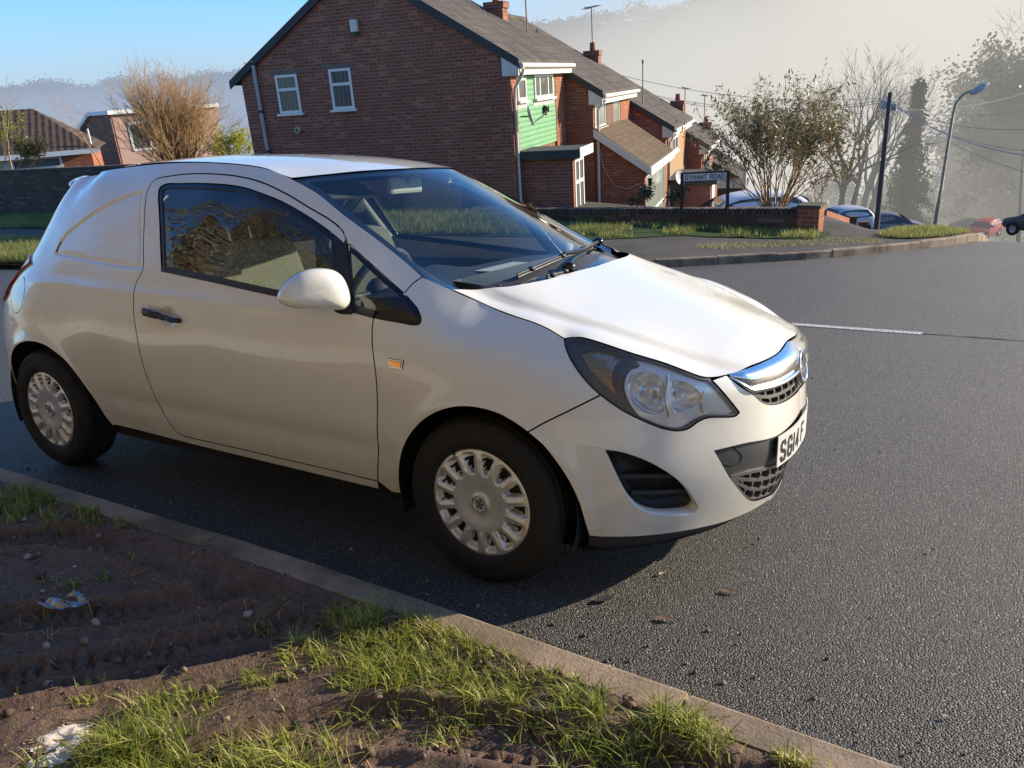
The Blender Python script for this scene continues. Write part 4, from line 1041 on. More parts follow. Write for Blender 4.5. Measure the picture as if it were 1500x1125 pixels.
TILEB = mk_tiles('brown_roof_tiles', (.085, .055, .042), (.12, .08, .06), (.06, .05, .035))
TILEP = mk_tiles('porch_roof_tiles', (.15, .10, .065), (.20, .14, .09), (.10, .10, .05), .16, .15)
WHITEP = plain('white_window_paint', (.76, .75, .70), .45, var=.07)
WPAINT = plain('weathered_white_fascia', (.68, .66, .58), .6, var=.2, scale=3)
GREYP = plain('grey_downpipe', (.42, .41, .40), .55)
FLATR = plain('felt_flat_roof', (.06, .065, .06), .9, var=.3)
LINT = plain('concrete_lintel', (.17, .14, .12), .9, var=.2)
CREAMW = plain('cream_render', (.62, .55, .42), .85, var=.12, bump=.3)
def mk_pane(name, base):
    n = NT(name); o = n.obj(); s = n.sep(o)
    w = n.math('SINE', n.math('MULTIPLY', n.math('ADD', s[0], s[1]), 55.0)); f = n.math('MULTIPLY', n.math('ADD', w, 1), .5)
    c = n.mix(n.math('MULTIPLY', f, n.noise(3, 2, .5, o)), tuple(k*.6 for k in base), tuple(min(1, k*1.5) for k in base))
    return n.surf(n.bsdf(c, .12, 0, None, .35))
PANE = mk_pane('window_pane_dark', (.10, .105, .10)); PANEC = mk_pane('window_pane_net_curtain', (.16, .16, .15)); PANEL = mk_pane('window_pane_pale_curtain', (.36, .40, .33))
def mk_green():
    n = NT('green_hung_tiles'); tc = n.nd('TexCoord'); o = n.sep(tc.outputs['Object'])
    row = n.math('FLOOR', n.math('DIVIDE', o[2], .115)); u = n.math('DIVIDE', n.math('ADD', o[0], n.math('MULTIPLY', row, .0825)), .165)
    fu = n.math('SUBTRACT', n.math('FRACT', u), .5); fv = n.math('FRACT', n.math('DIVIDE', o[2], .115))
    sc = n.math('ADD', .20, n.math('MULTIPLY', n.math('MULTIPLY', fu, fu), 2.0))
    gap = n.math('LESS_THAN', fv, n.math('SUBTRACT', sc, .16)); f = n.noise(2.2, 5, .6, tc.outputs['Object'])
    c = n.mix(f, (.15, .34, .165), (.23, .45, .235)); c = n.mix(n.math('MULTIPLY', gap, .8), c, (.05, .14, .06))
    h = n.math('SUBTRACT', n.math('MULTIPLY', fv, -1.0), gap)
    return n.surf(n.bsdf(c, .75, 0, n.bump(h, .7, .02), .25))
GREENT = mk_green()
def mk_boards(name, c1, c2, w=.12):
    n = NT(name); tc = n.nd('TexCoord'); o = n.sep(tc.outputs['Object']); fv = n.math('FRACT', n.math('DIVIDE', o[2], w))
    c = n.mix(n.noise(6, 4, .6, tc.outputs['Object']), c1, c2); c = n.mix(n.ramp(fv, [(0, .85), (.12, 0)]), c, tuple(k*.25 for k in c1))
    return n.surf(n.bsdf(c, .7, 0, n.bump(fv, .5, .02), .3))
TANB = mk_boards('tan_hung_tiles', (.36, .22, .11), (.46, .30, .16)); BROWNB = mk_boards('brown_boards', (.16, .075, .05), (.22, .11, .075))
WOOD = plain('weathered_pole_wood', (.075, .06, .05), .85, var=.3, bump=.4)
STEEL = plain('galvanised_steel', (.33, .27, .19), .7, .0, var=.2, spec=.2)
def mk_leaf(name, a, b, trans=.35, rough=.5):
    n = NT(name); t = attr(n); c = n.mix(t, a, b); p = n.bsdf(c, rough, 0, None, .3)
    tr = n.nd('BsdfTranslucent'); n.set(tr, 'Color', n.mix(.5, c, tuple(min(1, k*1.6) for k in b)))
    mx = n.nd('MixShader'); mx.inputs[0].default_value = trans; n.t.links.new(p, mx.inputs[1]); n.t.links.new(tr.outputs[0], mx.inputs[2])
    return n.surf(mx.outputs[0])
def mk_bark(name, a, b):
    n = NT(name); o = n.obj(); return n.surf(n.bsdf(n.mix(n.noise(9, 5, .6, o), a, b), .9, 0, n.bump(n.noise(40, 4, .6, o), .4, .02), .2))
BARK = mk_bark('grey_bark', (.10, .085, .07), (.20, .17, .14)); BARKT = mk_bark('tan_twigs', (.30, .19, .09), (.50, .33, .17)); BARKD = mk_bark('dark_bark', (.045, .037, .03), (.10, .08, .06))
BARKR = mk_bark('reddish_twigs', (.16, .08, .055), (.27, .15, .10))

# ------------------------------------------------------------------ ground
def mk_asphalt():
    n = NT('asphalt'); p = n.geo(); ob = n.obj()
    v1 = n.voro(170, ob); v2 = n.voro(170, ob, out=1); v3 = n.voro(75, ob)
    g = n.noise(300, 2, .6, ob); big = n.noise(.35, 5, .6, ob); mid = n.noise(2.2, 5, .65, ob)
    c = n.mix(n.math('MULTIPLY', n.sep(v2)[0], 1.0), (.024, .023, .023), (.19, .172, .148))
    c = n.mix(n.ramp(v1, [(.25, 0), (.58, .92)]), c, (.010, .010, .010))
    c = n.mix(n.math('MULTIPLY', n.ramp(big, [(.4, 0), (.62, 1)]), .22), c, (.10, .088, .072))
    c = n.mix(n.math('MULTIPLY', n.ramp(mid, [(.55, 0), (.8, 1)]), .35), c, (.03, .029, .028))
    x = n.sep(n.sep(v2)[0]) if False else n.sep(v2)
    wht = n.math('GREATER_THAN', x[1], .95); c = n.mix(n.math('MULTIPLY', wht, .7), c, (.30, .28, .25))
    h = n.math('ADD', n.math('MULTIPLY', v1, -1.0), n.math('ADD', n.math('MULTIPLY', x[2], .55), n.math('MULTIPLY', g, .3)))
    h = n.math('ADD', h, n.math('MULTIPLY', v3, -.35))
    r = n.math('ADD', .36, n.math('MULTIPLY', x[0], .4))
    return n.surf(n.bsdf(c, r, 0, n.bump(h, 1.0, .0078), .5))
ASPH = mk_asphalt()
def mk_path():
    n = NT('worn_tarmac_pavement'); ob = n.obj(); big = n.noise(.8, 6, .65, ob); f = n.noise(60, 4, .6, ob)
    c = n.mix(f, (.065, .055, .046), (.145, .122, .10)); c = n.mix(n.ramp(big, [(.45, 0), (.65, .6)]), c, (.035, .04, .022))
    c = n.mix(n.ramp(n.voro(22, ob), [(.05, .5), (.16, 0)]), c, (.12, .09, .05))
    return n.surf(n.bsdf(c, .85, 0, n.bump(f, .6, .01), .25))
PATHM = mk_path()
def mk_soil():
    n = NT('muddy_soil'); ob = n.obj(); a = n.noise(5, 7, .65, ob); b = n.noise(70, 5, .65, ob)
    c = n.mix(a, (.100, .062, .043), (.27, .170, .108)); c = n.mix(n.ramp(b, [(.3, .7), (.6, 0)]), c, (.045, .031, .022))
    c = n.mix(n.ramp(n.noise(16, 4, .6, ob), [(.60, 0), (.75, .5)]), c, (.27, .19, .125))
    c = n.mix(n.ramp(n.voro(85, ob), [(.03, .6), (.10, 0)]), c, (.19, .155, .12))
    return n.surf(n.bsdf(c, n.math('ADD', .55, n.math('MULTIPLY', b, .35)), 0, n.bump(n.math('ADD', b, n.math('MULTIPLY', n.noise(230, 3, .6, ob), .35)), .75, .012), .35))
SOIL = mk_soil()
def mk_turf():
    n = NT('turf'); ob = n.obj(); a = n.noise(1.3, 6, .65, ob); b = n.noise(40, 4, .7, ob)
    c = n.mix(a, (.035, .075, .018), (.085, .14, .035)); c = n.mix(n.ramp(b, [(.35, .7), (.6, 0)]), c, (.02, .03, .012))
    return n.surf(n.bsdf(c, .9, 0, n.bump(b, .8, .05), .2))
TURF = mk_turf()
def mk_kerb():
    n = NT('weathered_kerb_concrete'); ob = n.obj(); a = n.noise(3, 6, .65, ob); b = n.noise(90, 5, .65, ob)
    c = n.mix(b, (.25, .18, .12), (.47, .345, .235)); c = n.mix(n.ramp(a, [(.4, 0), (.62, .75)]), c, (.085, .075, .05))
    c = n.mix(n.ramp(n.voro(70, ob), [(.05, .5), (.14, 0)]), c, (.10, .085, .07))
    return n.surf(n.bsdf(c, .85, 0, n.bump(b, .6, .006), .3))
KERB = mk_kerb()
def mk_line():
    n = NT('worn_road_paint'); ob = n.obj(); f = n.noise(60, 5, .7, ob); v = n.voro(105, ob)
    m = n.ramp(n.math('ADD', f, n.math('MULTIPLY', v, .25)), [(.52, 1), (.78, 0)]); c = n.mix(m, (.05, .05, .048), (.82, .80, .74))
    return n.surf(n.bsdf(c, .7, 0, n.bump(v, .6, .006), .3))
LINEM = mk_line()
def zdrop(x, y):                                 # the side street and everything beyond dive down the hill (road frame height)
    x = np.asarray(x, float); y = np.asarray(y, float)
    y0 = 12.0+np.clip((1.0-x)/1.1, 0, 1)*2.6+.15*np.clip(-x-4, 0, 30); t = np.maximum(0, y-y0); near = -.165*t*(1-np.exp(-t/1.2))
    left = np.clip((-x-13)/8, 0, 1)
    return near*(1-left)+left*np.where(y > 16, -.05*(y-16), 0)
GY = [-60, -8, -1.0]
xs = np.unique(np.concatenate([np.arange(-120, -30, 6), np.arange(-30, 30, 1.0), np.arange(30, 121, 6)])); ys = np.unique(np.concatenate([[-1.4], np.arange(0, 30, 1.0), np.arange(30, 130, 5)]))
X, Y = np.meshgrid(xs, ys); Z = zdrop(X, Y); V = W(np.c_[X.ravel(), Y.ravel(), Z.ravel()]); a, b = Y.shape
def gridF(a, b): i, j = np.meshgrid(np.arange(a-1), np.arange(b-1), indexing='ij'); k = (i*b+j).ravel(); return np.c_[k, k+1, k+b+1, k+b]
tag(bulk('road', V, gridF(a, b), ASPH, smooth=True), kind='structure')
# far kerb line, measured along its foot, turning into the side street
FK = smooth(np.array([(-70, 4.2), (-30, 4.45), (-12, 4.6), (-6, 5.1), (-3, 6.1), (-.88, 7.53), (-.03, 8.24), (.75, 8.96), (1.54, 9.98), (2.25, 11.1), (2.66, 12.05), (2.85, 13.2), (2.9, 15), (2.9, 22), (2.9, 40)]), .35)
def zv(x, y):                                    # opposite verge, rising gently towards the garden walls
    d = np.asarray(y, float); k = np.interp(x, FK[:60, 0] if False else [-70, -12, -6, -3, -.88, .75, 1.54, 2.25, 2.66, 2.9], [4.2, 4.6, 5.1, 6.1, 7.53, 8.96, 9.98, 11.1, 12.05, 14])
    up = np.clip(np.asarray(x)*-1/8, 0, 1); t = np.maximum(0, d-k)
    return .11+t*(.018+.034*up)+zdrop(x, y)
# opposite pavement sheet: strip between the kerb and far behind
n = len(FK); rows = []
for t in np.linspace(0, 1, 40):
    off = .11+t**1.6*32
    tan = np.gradient(FK, axis=0); tan /= np.linalg.norm(tan, axis=1)[:, None]; nrm = np.c_[-tan[:, 1], tan[:, 0]]
    nrm = nrm*.15+np.array([-.35, 1.0])*.85 if t > .0 else nrm
    P = FK+nrm/np.linalg.norm(nrm, axis=1)[:, None]*off; rows.append(np.c_[P, zv(P[:, 0], P[:, 1])])
V = np.concatenate(rows)
tag(bulk('far_pavement', W(V), gridF(40, n), PATHM, smooth=True), kind='structure')
def kerb(name, line, w, h, piece, mat, seed, back=1):
    """row of kerbstones laid along a line (front foot), each stone slightly out of true"""
    r = random.Random(seed); mb = MB(); s = np.r_[0, np.cumsum(np.linalg.norm(np.diff(line, axis=0), axis=1))]; L = s[-1]; t = 0
    P = lambda q: np.array([np.interp(q, s, line[:, 0]), np.interp(q, s, line[:, 1])])
    while t < L-.2:
        e = min(t+piece, L); g = .006; hh = h+r.uniform(-.006, .006); n_ = 4; ring = []
        for k in range(n_+1):
            q = t+g+(e-t-2*g)*k/n_; p = P(q); d = P(min(q+.05, L))-P(max(q-.05, 0)); d /= np.linalg.norm(d); nn = np.array([-d[1], d[0]])*back; j = r.uniform(-.003, .003)
            base = float(zdrop(p[0], p[1])); pr = [(0, -.1), (0+j, hh-.022), (.006+j, hh-.008), (.020+j, hh), (w, hh-.003), (w, -.1)]
            ring.append([(p[0]+nn[0]*o, p[1]+nn[1]*o, base+z) for o, z in pr])
        V = W(np.array(ring).reshape(-1, 3)); m = 6
        mb.add(V, [(k*m+i, k*m+i+1, (k+1)*m+i+1, (k+1)*m+i) for k in range(n_) for i in range(m-1)]+[tuple(range(m))[::-1], tuple(range(n_*m, n_*m+m))])
        t = e
    return tag(mb.build(name, mat), kind='structure')
kerb('far_kerb', FK[FK[:, 0] > -60], .125, .115, .9, KERB, 4)
def neark(x): return np.interp(x, [-6, -1, .5, 1.25, 1.9, 2.6, 6], [-1.07, -1.074, -1.086, -1.112, -1.152, -1.184, -1.30])
NEARK = np.array([(x, neark(x)) for x in np.linspace(-40, 14, 240)])
kerb('near_kerb', NEARK, .112, .082, 1.83, KERB, 9, back=-1)
# white give-way dash
a, b = at(1158, 475, 2, 0), at(1351, 489, 2, 0); d = (b-a)/np.linalg.norm(b-a); nn = np.array([-d[1], d[0], 0]); V = []
for k in range(12):
    p = a+(b-a)*k/11; V += [p-nn*.05+[0, 0, .004], p+nn*.05+[0, 0, .004]]
tag(bulk('road_line', W(np.array(V)), [(2*i, 2*i+2, 2*i+3, 2*i+1) for i in range(11)], LINEM), kind='structure')
# tarred seam continuing from the dash
p = np.array([b+d*t+nn*(.10*math.sin(t*2.1)*.2-.03*t) for t in np.linspace(-.1, 3.2, 30)]); V = []
for k, q in enumerate(p): w = .012+.008*math.sin(k*1.7); V += [q-nn*w+[0, 0, .0035], q+nn*w+[0, 0, .0035]]
tag(bulk('tar_seam', W(np.array(V)), [(2*i, 2*i+2, 2*i+3, 2*i+1) for i in range(29)], plain('tar', (.012, .012, .013), .5, bump=.4)), kind='structure')

# ---- near verge: churned mud with tyre tracks
xs = np.concatenate([np.arange(-14, -2.4, .12), np.arange(-2.4, 3.4, .0125), np.arange(3.4, 12, .15)]); ys = np.concatenate([np.arange(-14, -3.0, .25), np.arange(-3.0, -1.125, .0125)])
X, Y = np.meshgrid(xs, ys)
TRACKS = [([at(u, v, 2, .04)[:2] for u, v in q], w) for q, w in (([(-120, 1012), (30, 990), (190, 968), (330, 948), (420, 928)], .19), ([(250, 1130), (520, 1068), (700, 1085), (900, 1122), (1040, 1160)], .17), ([(-80, 800), (100, 792), (260, 830), (350, 868), (470, 880)], .15), ([(150, 770), (300, 800), (420, 838)], .12), ([(-80, 905), (140, 900), (330, 880), (430, 862)], .15))]
def mudz(x, y):
    z = .058+.028*fbm(x*1.1+3, y*1.1, 3)+.022*fbm(x*5, y*5+9, 4)+.024*fbm(x*17, y*17, 5, .66)
    z = z-.03*np.clip((-1.35-y)/.5, 0, 1)*np.clip((2-x)/1.5, 0, 1)
    for P, w in TRACKS:
        Q = smooth(np.array(P), .02); s = np.r_[0, np.cumsum(np.linalg.norm(np.diff(Q, axis=0), axis=1))]
        sh = x.shape; xf, yf = x.ravel(), y.ravel(); m = (xf > Q[:, 0].min()-.3) & (xf < Q[:, 0].max()+.3) & (yf > Q[:, 1].min()-.3) & (yf < Q[:, 1].max()+.3)
        if not m.any(): continue
        dz = np.zeros(len(xf)); xx, yy = xf[m], yf[m]; bd = np.full(len(xx), 9.); bi = np.zeros(len(xx), int)
        for i in range(0, len(Q), 2):
            d = np.hypot(xx-Q[i, 0], yy-Q[i, 1]); k = d < bd; bd[k] = d[k]; bi[k] = i
        tg = np.gradient(Q, axis=0); tg /= np.linalg.norm(tg, axis=1)[:, None]; lat = (xx-Q[bi, 0])*-tg[bi, 1]+(yy-Q[bi, 1])*tg[bi, 0]; lon = s[bi]+(xx-Q[bi, 0])*tg[bi, 0]+(yy-Q[bi, 1])*tg[bi, 1]
        ins = np.clip((w/2-np.abs(lat))/.02, 0, 1); rim = np.exp(-((np.abs(lat)-w/2-.015)/.02)**2)
        edge = np.abs(lat)/(w/2); ph = lon/.045+np.sign(lat)*edge*.9
        lug = np.where(edge > .45, (np.sin(ph*2*np.pi) > .1)*1.0, 0); groove = np.exp(-((edge-.40)/.07)**2)+np.exp(-((edge-.05)/.06)**2)
        wear = np.clip(.55+1.6*fbm(lon*1.3+w*50, lat*3, 3), .1, 1)
        dz[m] = (-.030*ins+.018*rim+ins*(.026*lug+.020*groove)*wear)
        z = z+dz.reshape(sh)
    # slope down to the back of the kerb
    kb = neark(x)-.112; k = np.clip((kb-y)/.12, 0, 1); over = np.clip((y-kb)/.07, 0, 1.5)
    z = z*k+(.079+.030*fbm(x*6, y*6+4, 4)+.012*fbm(x*30, y*30, 3)-.045*over-.05*np.clip((y-neark(x)+.03)/.02, 0, 1))*(1-k)
    return z+.10*np.clip((-3.2-y)/3, 0, 1)
Z = mudz(X, Y)
tag(bulk('verge_ground', W(np.c_[X.ravel(), Y.ravel(), Z.ravel()]), gridF(*Y.shape), SOIL, smooth=True), kind='structure')
# ------------------------------------------------------------------ terrace going down the side street
FAZ = CAZ-20.0                                   # the fronts run away along this azimuth, the gables square to it
class House:
    def __init__(s, u, v, depth, label, name='terraced_house'):
        s.P = wpt(u, v, depth); s.init(label, name)
    def init(s, label, name):
        s.M = frame(s.P, FAZ); s.Mi = s.M.inverted(); s.o = empty(name, s.M, label, 'house', 'brick terrace stepping down the side street')
    def loc(s, w): return np.array((s.Mi @ Vector([float(k) for k in w]))[:])
    def fac(s, u, v, y=0.0):                     # on the front (or a plane y in front of it) -> (x, z)
        P = np.array((s.M @ Vector((0, y, 0)))[:]); q = s.loc(vhit(P, FAZ, u, v)); return q[0], q[2]
    def gab(s, u, v, x=0.0):                     # on the gable -> (y, z)
        P = np.array((s.M @ Vector((x, 0, 0)))[:]); q = s.loc(vhit(P, FAZ+90, u, v)); return q[1], q[2]
    def shell(s, L, D, base, pitch, tiles, fascia=True, over=.30):
        s.L, s.D = L, D; h = math.tan(R(pitch))*D/2; s.ridge = h
        mb = MB(); m = D/2
        for x, fl in ((0, 1), (L, 0)):
            f = [(x, 0, base), (x, 0, 0), (x, m, h), (x, D, 0), (x, D, base)]; mb.quad(f if not fl else f[::-1])
        mb.quad([(0, 0, base), (L, 0, base), (L, 0, 0), (0, 0, 0)]); mb.quad([(0, D, base), (0, D, 0), (L, D, 0), (L, D, base)])
        mb.build('wall', BRICK, s.o)
        t = .09; k = math.tan(R(pitch)); mb = MB()
        for sg in (0, 1):
            ya, yb = (-over, m) if sg == 0 else (D+over, m); za, zb_ = -over*k+.06, h+.06
            P = [(-.06, ya, za), (L+.03, ya, za), (L+.03, yb, zb_), (-.06, yb, zb_)]
            Q = [(x, y, z+t) for x, y, z in P]; mb.hexa(P+Q if sg == 0 else P[::-1]+Q[::-1])
        rf = mb.build('roof', tiles, s.o)
        mb = MB(); mb.tube([(-.06, m, h+.14), (L, m, h+.14)], .10, 8); mb.build('ridge_tile', tiles, rf)
        mb = MB()                                # dark verge edge of the tiles along the gable
        for sg in (0, 1):
            ya, yb = (-over, m) if sg == 0 else (D+over, m)
            P = [(-.085, ya, -over*k-.02), (-.062, ya, -over*k-.02), (-.062, yb, h-.02), (-.085, yb, h-.02)]
            mb.hexa(P+[(x, y, z+.19) for x, y, z in P])
        mb.build('verge_board', FLATR, rf)
        if fascia:
            mb = MB(); mb.box2((0.0, -over+.02, -over*k-.16), (L-.02, -over+.045, -over*k+.06)); mb.box2((.0, -over+.05, -over*k-.16), (L-.02, -.003, -over*k-.13)); mb.build('fascia', WPAINT, rf)
            mb = MB(); mb.tube([(-.05, -over-.04, -over*k+.03), (L, -over-.04, -over*k+.02)], .055, 8); mb.build('gutter', WPAINT, rf)
            for yy in (-over+.02, ):
                mb = MB(); mb.hexa([(-.075, yy, -over*k-.17), (-.02, yy, -over*k-.17), (-.02, .10, -over*k-.17), (-.075, .10, -over*k-.17), (-.075, yy, -over*k+.05), (-.02, yy, -over*k+.05), (-.02, .10, .10*k*0+.12), (-.075, .10, .12)]); mb.build('box_end', WPAINT, rf)
        return rf
    def window(s, a, b, plane, bars=(), top=None, pane=PANE, depth=.03, sill=True, fw=.055, lintel=False):
        """a=(u0,z0) b=(u1,z1) on plane 'f' (front, y=val) or 'g' (gable, x=val); bars = fractions of upright bars; top = fraction of a transom"""
        kind, val = plane; u0, u1 = sorted((a[0], b[0])); z0, z1 = sorted((a[1], b[1]))
        T = (lambda u, d, z: (u, val-d, z)) if kind == 'f' else (lambda u, d, z: (val-d, u, z))
        def bx(mb, ua, ub, za, zb_, da, db, m=0):
            p, q = T(ua, da, za), T(ub, db, zb_); mb.box2(p, q, m)
        mb = MB()
        bx(mb, u0, u0+fw, z0, z1, -.02, depth); bx(mb, u1-fw, u1, z0, z1, -.02, depth); bx(mb, u0+fw, u1-fw, z0, z0+fw, -.02, depth-.002); bx(mb, u0+fw, u1-fw, z1-fw, z1, -.02, depth-.002)
        for f in bars: c = u0+(u1-u0)*f; bx(mb, c-fw*.5, c+fw*.5, z0+fw, z1-fw, -.02, depth-.004)
        if top is not None:
            c = z0+(z1-z0)*top; bx(mb, u0+fw, u1-fw, c-fw*.55, c+fw*.55, -.02, depth+.004)
        w = mb.build('window', WHITEP, s.o)
        mb = MB(); bx(mb, u0+fw*.6, u1-fw*.6, z0+fw*.6, z1-fw*.6, -.01, .006); mb.build('pane', pane, w)
        if sill: mb = MB(); bx(mb, u0-.06, u1+.06, z0-.055, z0-.003, -.02, depth+.06); mb.build('sill', WHITEP, w)
        if lintel: mb = MB(); bx(mb, u0-.16, u1+.16, z1+.01, z1+.10, -.02, .008); mb.build('lintel', LINT, w)
        return w
    def pipe(s, pts, r=.034, mat=GREYP, name='downpipe'):
        mb = MB(); mb.tube(pts, r, 8); return mb.build(name, mat, s.o)
    def chimney(s, x, y, w, d, h, pots=1):
        rz = s.ridge-abs(y-s.D/2)*.613; z0 = rz-.4; mb = MB(); mb.box2((x-w/2, y-d/2, z0), (x+w/2, y+d/2, rz+h-.16)); mb.box2((x-w/2-.04, y-d/2-.04, rz+h-.16), (x+w/2+.04, y+d/2+.04, rz+h))
        c = mb.build('chimney', BRICK, s.o)
        for k in range(pots): mb = MB(); mb.lathe([(.09, 0), (.10, .02), (.085, .22), (.095, .25), (.07, .25)], (x+(k-.5*(pots-1))*.25, y, rz+h), (0, 0, 1), 12); mb.build('chimney_pot', BRICK2, c)
    def up_roof(s, x, u):                        # how far up the front slope a point at x shows at photo column u
        ys = np.linspace(.3, s.D/2, 60); P = np.array([(s.M @ Vector((x, y, y*.613)))[:] for y in ys]); return float(ys[np.argmin(np.abs(proj(Rd(P))[:, 0]-u))])
    def aerial(s, top, base_z, kind, az=0.0, scale=1.0):
        x, y, z = top; mb = MB(); mb.tube([(x, y, base_z), (x, y, z)], .020, 6); c, sn = math.cos(az), math.sin(az); l = .55*scale
        if kind == 'yagi':
            mb.tube([(x-c*l, y-sn*l, z-.05), (x+c*l*1.2, y+sn*l*1.2, z+.02)], .014, 6)
            for k in range(9):
                t = -l+k*l*.27; mb.tube([(x+c*t-sn*.13, y+sn*t+c*.13, z-.03), (x+c*t+sn*.13, y+sn*t-c*.13, z-.03)], .006, 4)
        elif kind == 'grid':
            for dz in np.linspace(-.30, .12, 5): mb.tube([(x-c*.36, y-sn*.36, z+dz), (x+c*.36, y+sn*.36, z+dz)], .009, 4)
            for t in (-.3, 0, .3): mb.tube([(x+c*t, y+sn*t, z-.32), (x+c*t, y+sn*t, z+.14)], .009, 4)
        elif kind == 'slim':
            mb.box((x, y, z), (.06, .06, .12)); mb.tube([(x, y, z), (x+.25*c, y+.25*sn, z)], .012, 5)
        return mb.build('tv_aerial', STEEL, s.o)
    def dish(s, p, facing, r=.30):
        mb = MB(); ax = np.array(facing, float); ax /= np.linalg.norm(ax); mb.lathe([(0, -.06), (r*.5, -.045), (r*.85, -.012), (r, 0), (r*1.0, .01)], p, ax, 20)
        d = mb.build('satellite_dish', GREYP, s.o); mb = MB(); p = np.array(p); q = p+ax*.36-np.array([0, 0, .06]); mb.tube([p-np.array([0, 0, r*.8]), q], .012, 5); mb.box(q, (.05, .05, .08)); mb.tube([p-ax*.05, p-ax*.05+np.array([0, .18, 0])], .02, 6); mb.build('dish_arm', STEEL, d)

# ---- first house: blank gable with two small windows, green hung tiles on the front
H1 = House(742, 86, 16.9, 'end brick house with a blank gable and green hung tiles on its front')
yl = H1.gab(352, 112)[0]; xr = H1.fac(825, 150)[0]
H1.shell(xr, yl, -5.6, 31.5, TILES)
for (a, b, pn) in (((403, 109), (443, 166), PANE), ((481, 100), (521, 160), PANEC)):
    c = ((a[0]+b[0])/2, (a[1]+b[1])/2); g0 = H1.gab(a[0], c[1]); g1 = H1.gab(b[0], c[1]); z1 = H1.gab(c[0], a[1])[1]; z0 = H1.gab(c[0], b[1])[1]
    dy = abs(g0[0]-g1[0]); cy_ = (g0[0]+g1[0])/2; w_ = dy*.80
    H1.window((cy_-w_/2, z0), (cy_+w_/2, z1), ('g', 0), top=.62, pane=pn, lintel=True, fw=.06)
p0, p1 = H1.gab(372, 90), H1.gab(393, 226)
H1.pipe([(-.06, p0[0], p0[1]), (-.06, p0[0], p0[1]-3.8)], .045)
mb = MB()
for z in (p0[1]-.05, p0[1]-1.15, p0[1]-2.1): mb.lathe([(.052, -.03), (.058, -.03), (.058, .03), (.052, .03)], (-.06, p0[0], z), (0, 0, 1), 10)
mb.build('pipe_bracket', FLATR, H1.o)
a = H1.gab(521, 38); mb = MB(); mb.box((-.07, a[0], a[1]), (.12, .17, .26), 0, bev=.02); mb.box((-.07, a[0], a[1]-.165), (.10, .15, .06), 1); mb.build('alarm_box', [WPAINT, FLATR], H1.o)
a = H1.gab(438, 190); mb = MB(); mb.lathe([(.045, 0), (.06, .02), (.075, .10), (.06, .12), (.045, .10)], (-.0, a[0], a[1]), (-1, 0, -.1), 16); mb.build('flue', CREAMW, H1.o)
# front of the first house
x0, x1 = H1.fac(757, 150)[0], H1.fac(811, 150)[0]; zt = -.36; zb_ = H1.fac(790, 214)[1]
mb = MB(); mb.box2((.42, -.045, zb_), (x1, -.002, zt)); mb.build('tile_hanging', GREENT, H1.o)
mb = MB(); mb.box2((.0, -.06, -5.5), (.40, -.001, zt)); mb.box2((x1+.01, -.06, -5.5), (H1.L-.0, -.001, zt)); mb.build('brick_pier', BRICK2, H1.o)
wz1, wz0 = H1.fac(793, 96)[1], H1.fac(793, 143)[1]
xa, xb = H1.fac(779, 120)[0], H1.fac(806, 120)[0]
H1.window((xa, wz0), (xb, wz1), ('f', -.05), bars=(.27, .72), top=.68, pane=PANEC, fw=.06)
H1.window((.45, wz0), (H1.fac(761, 115)[0]+.25, wz1), ('f', -.05), top=.62, pane=PANEC, fw=.06)
mb = MB(); mb.box2((xa-.1, -.05, wz0-.17), (xb+.1, -.046, wz0-.06)); mb.box2((.42, -.05, wz0-.17), (1.25, -.046, wz0-.06)); mb.build('lead_apron', GREYP, H1.o)
H1.pipe([(.06, -.36, -.22), (.09, -.30, -.36), (.10, -.12, -.62), (.10, -.10, -.9), (.10, -.10, -5.4)], .038, WPAINT)
H1.dish((.20, -.42, H1.fac(745, 172)[1]), (.3, -.95, .25), .24)
a = H1.fac(794, 160); mb = MB(); mb.box((a[0], -.12, a[1]), (.16, .10, .16), 0, bev=.02); mb.tube([(a[0], -.12, a[1]), (a[0], -.02, a[1]+.12)], .02, 6); mb.build('floodlight', GLOSSB, H1.o)
# porch
pd = 1.30; zr = H1.gab(790, 226)[1]; px1 = H1.fac(853, 240, -pd)[0]
mb = MB(); mb.box2((.28, -pd, -5.5), (max(px1, 1.3), -.065, zr-.14)); porch = mb.build('porch', BRICK, H1.o)
mb = MB(); mb.box2((.14, -pd-.22, zr-.13), (max(px1, 1.3)+.10, -.05, zr+.06)); mb.build('porch_roof', FLATR, porch)
mb = MB(); mb.box2((.16, -pd-.25, zr-.12), (max(px1, 1.3)+.12, -pd-.222, zr+.09)); mb.build('porch_fascia', WHITEP, porch)
xe = max(px1, 1.3)
H1.window((.42, -4.6), (xe-.05, zr-.18), ('f', -pd-.02), bars=(.5,), top=.78, pane=PANEC, fw=.07, sill=False)
mb = MB(); mb.box2((.30, -pd-.03, -5.5), (.42, -pd-.002, zr-.15)); mb.build('brick_pier', BRICK2, porch)
H1.chimney(H1.L+.1, H1.up_roof(H1.L+.1, 727), .42, .50, .46)
a = H1.loc(wpt(768, 4, 20.5)); ya = H1.up_roof(H1.L-.05, 771); H1.aerial((H1.L+.05, ya, ya*.613+1.35), ya*.613-.2, 'grid', 1.2)

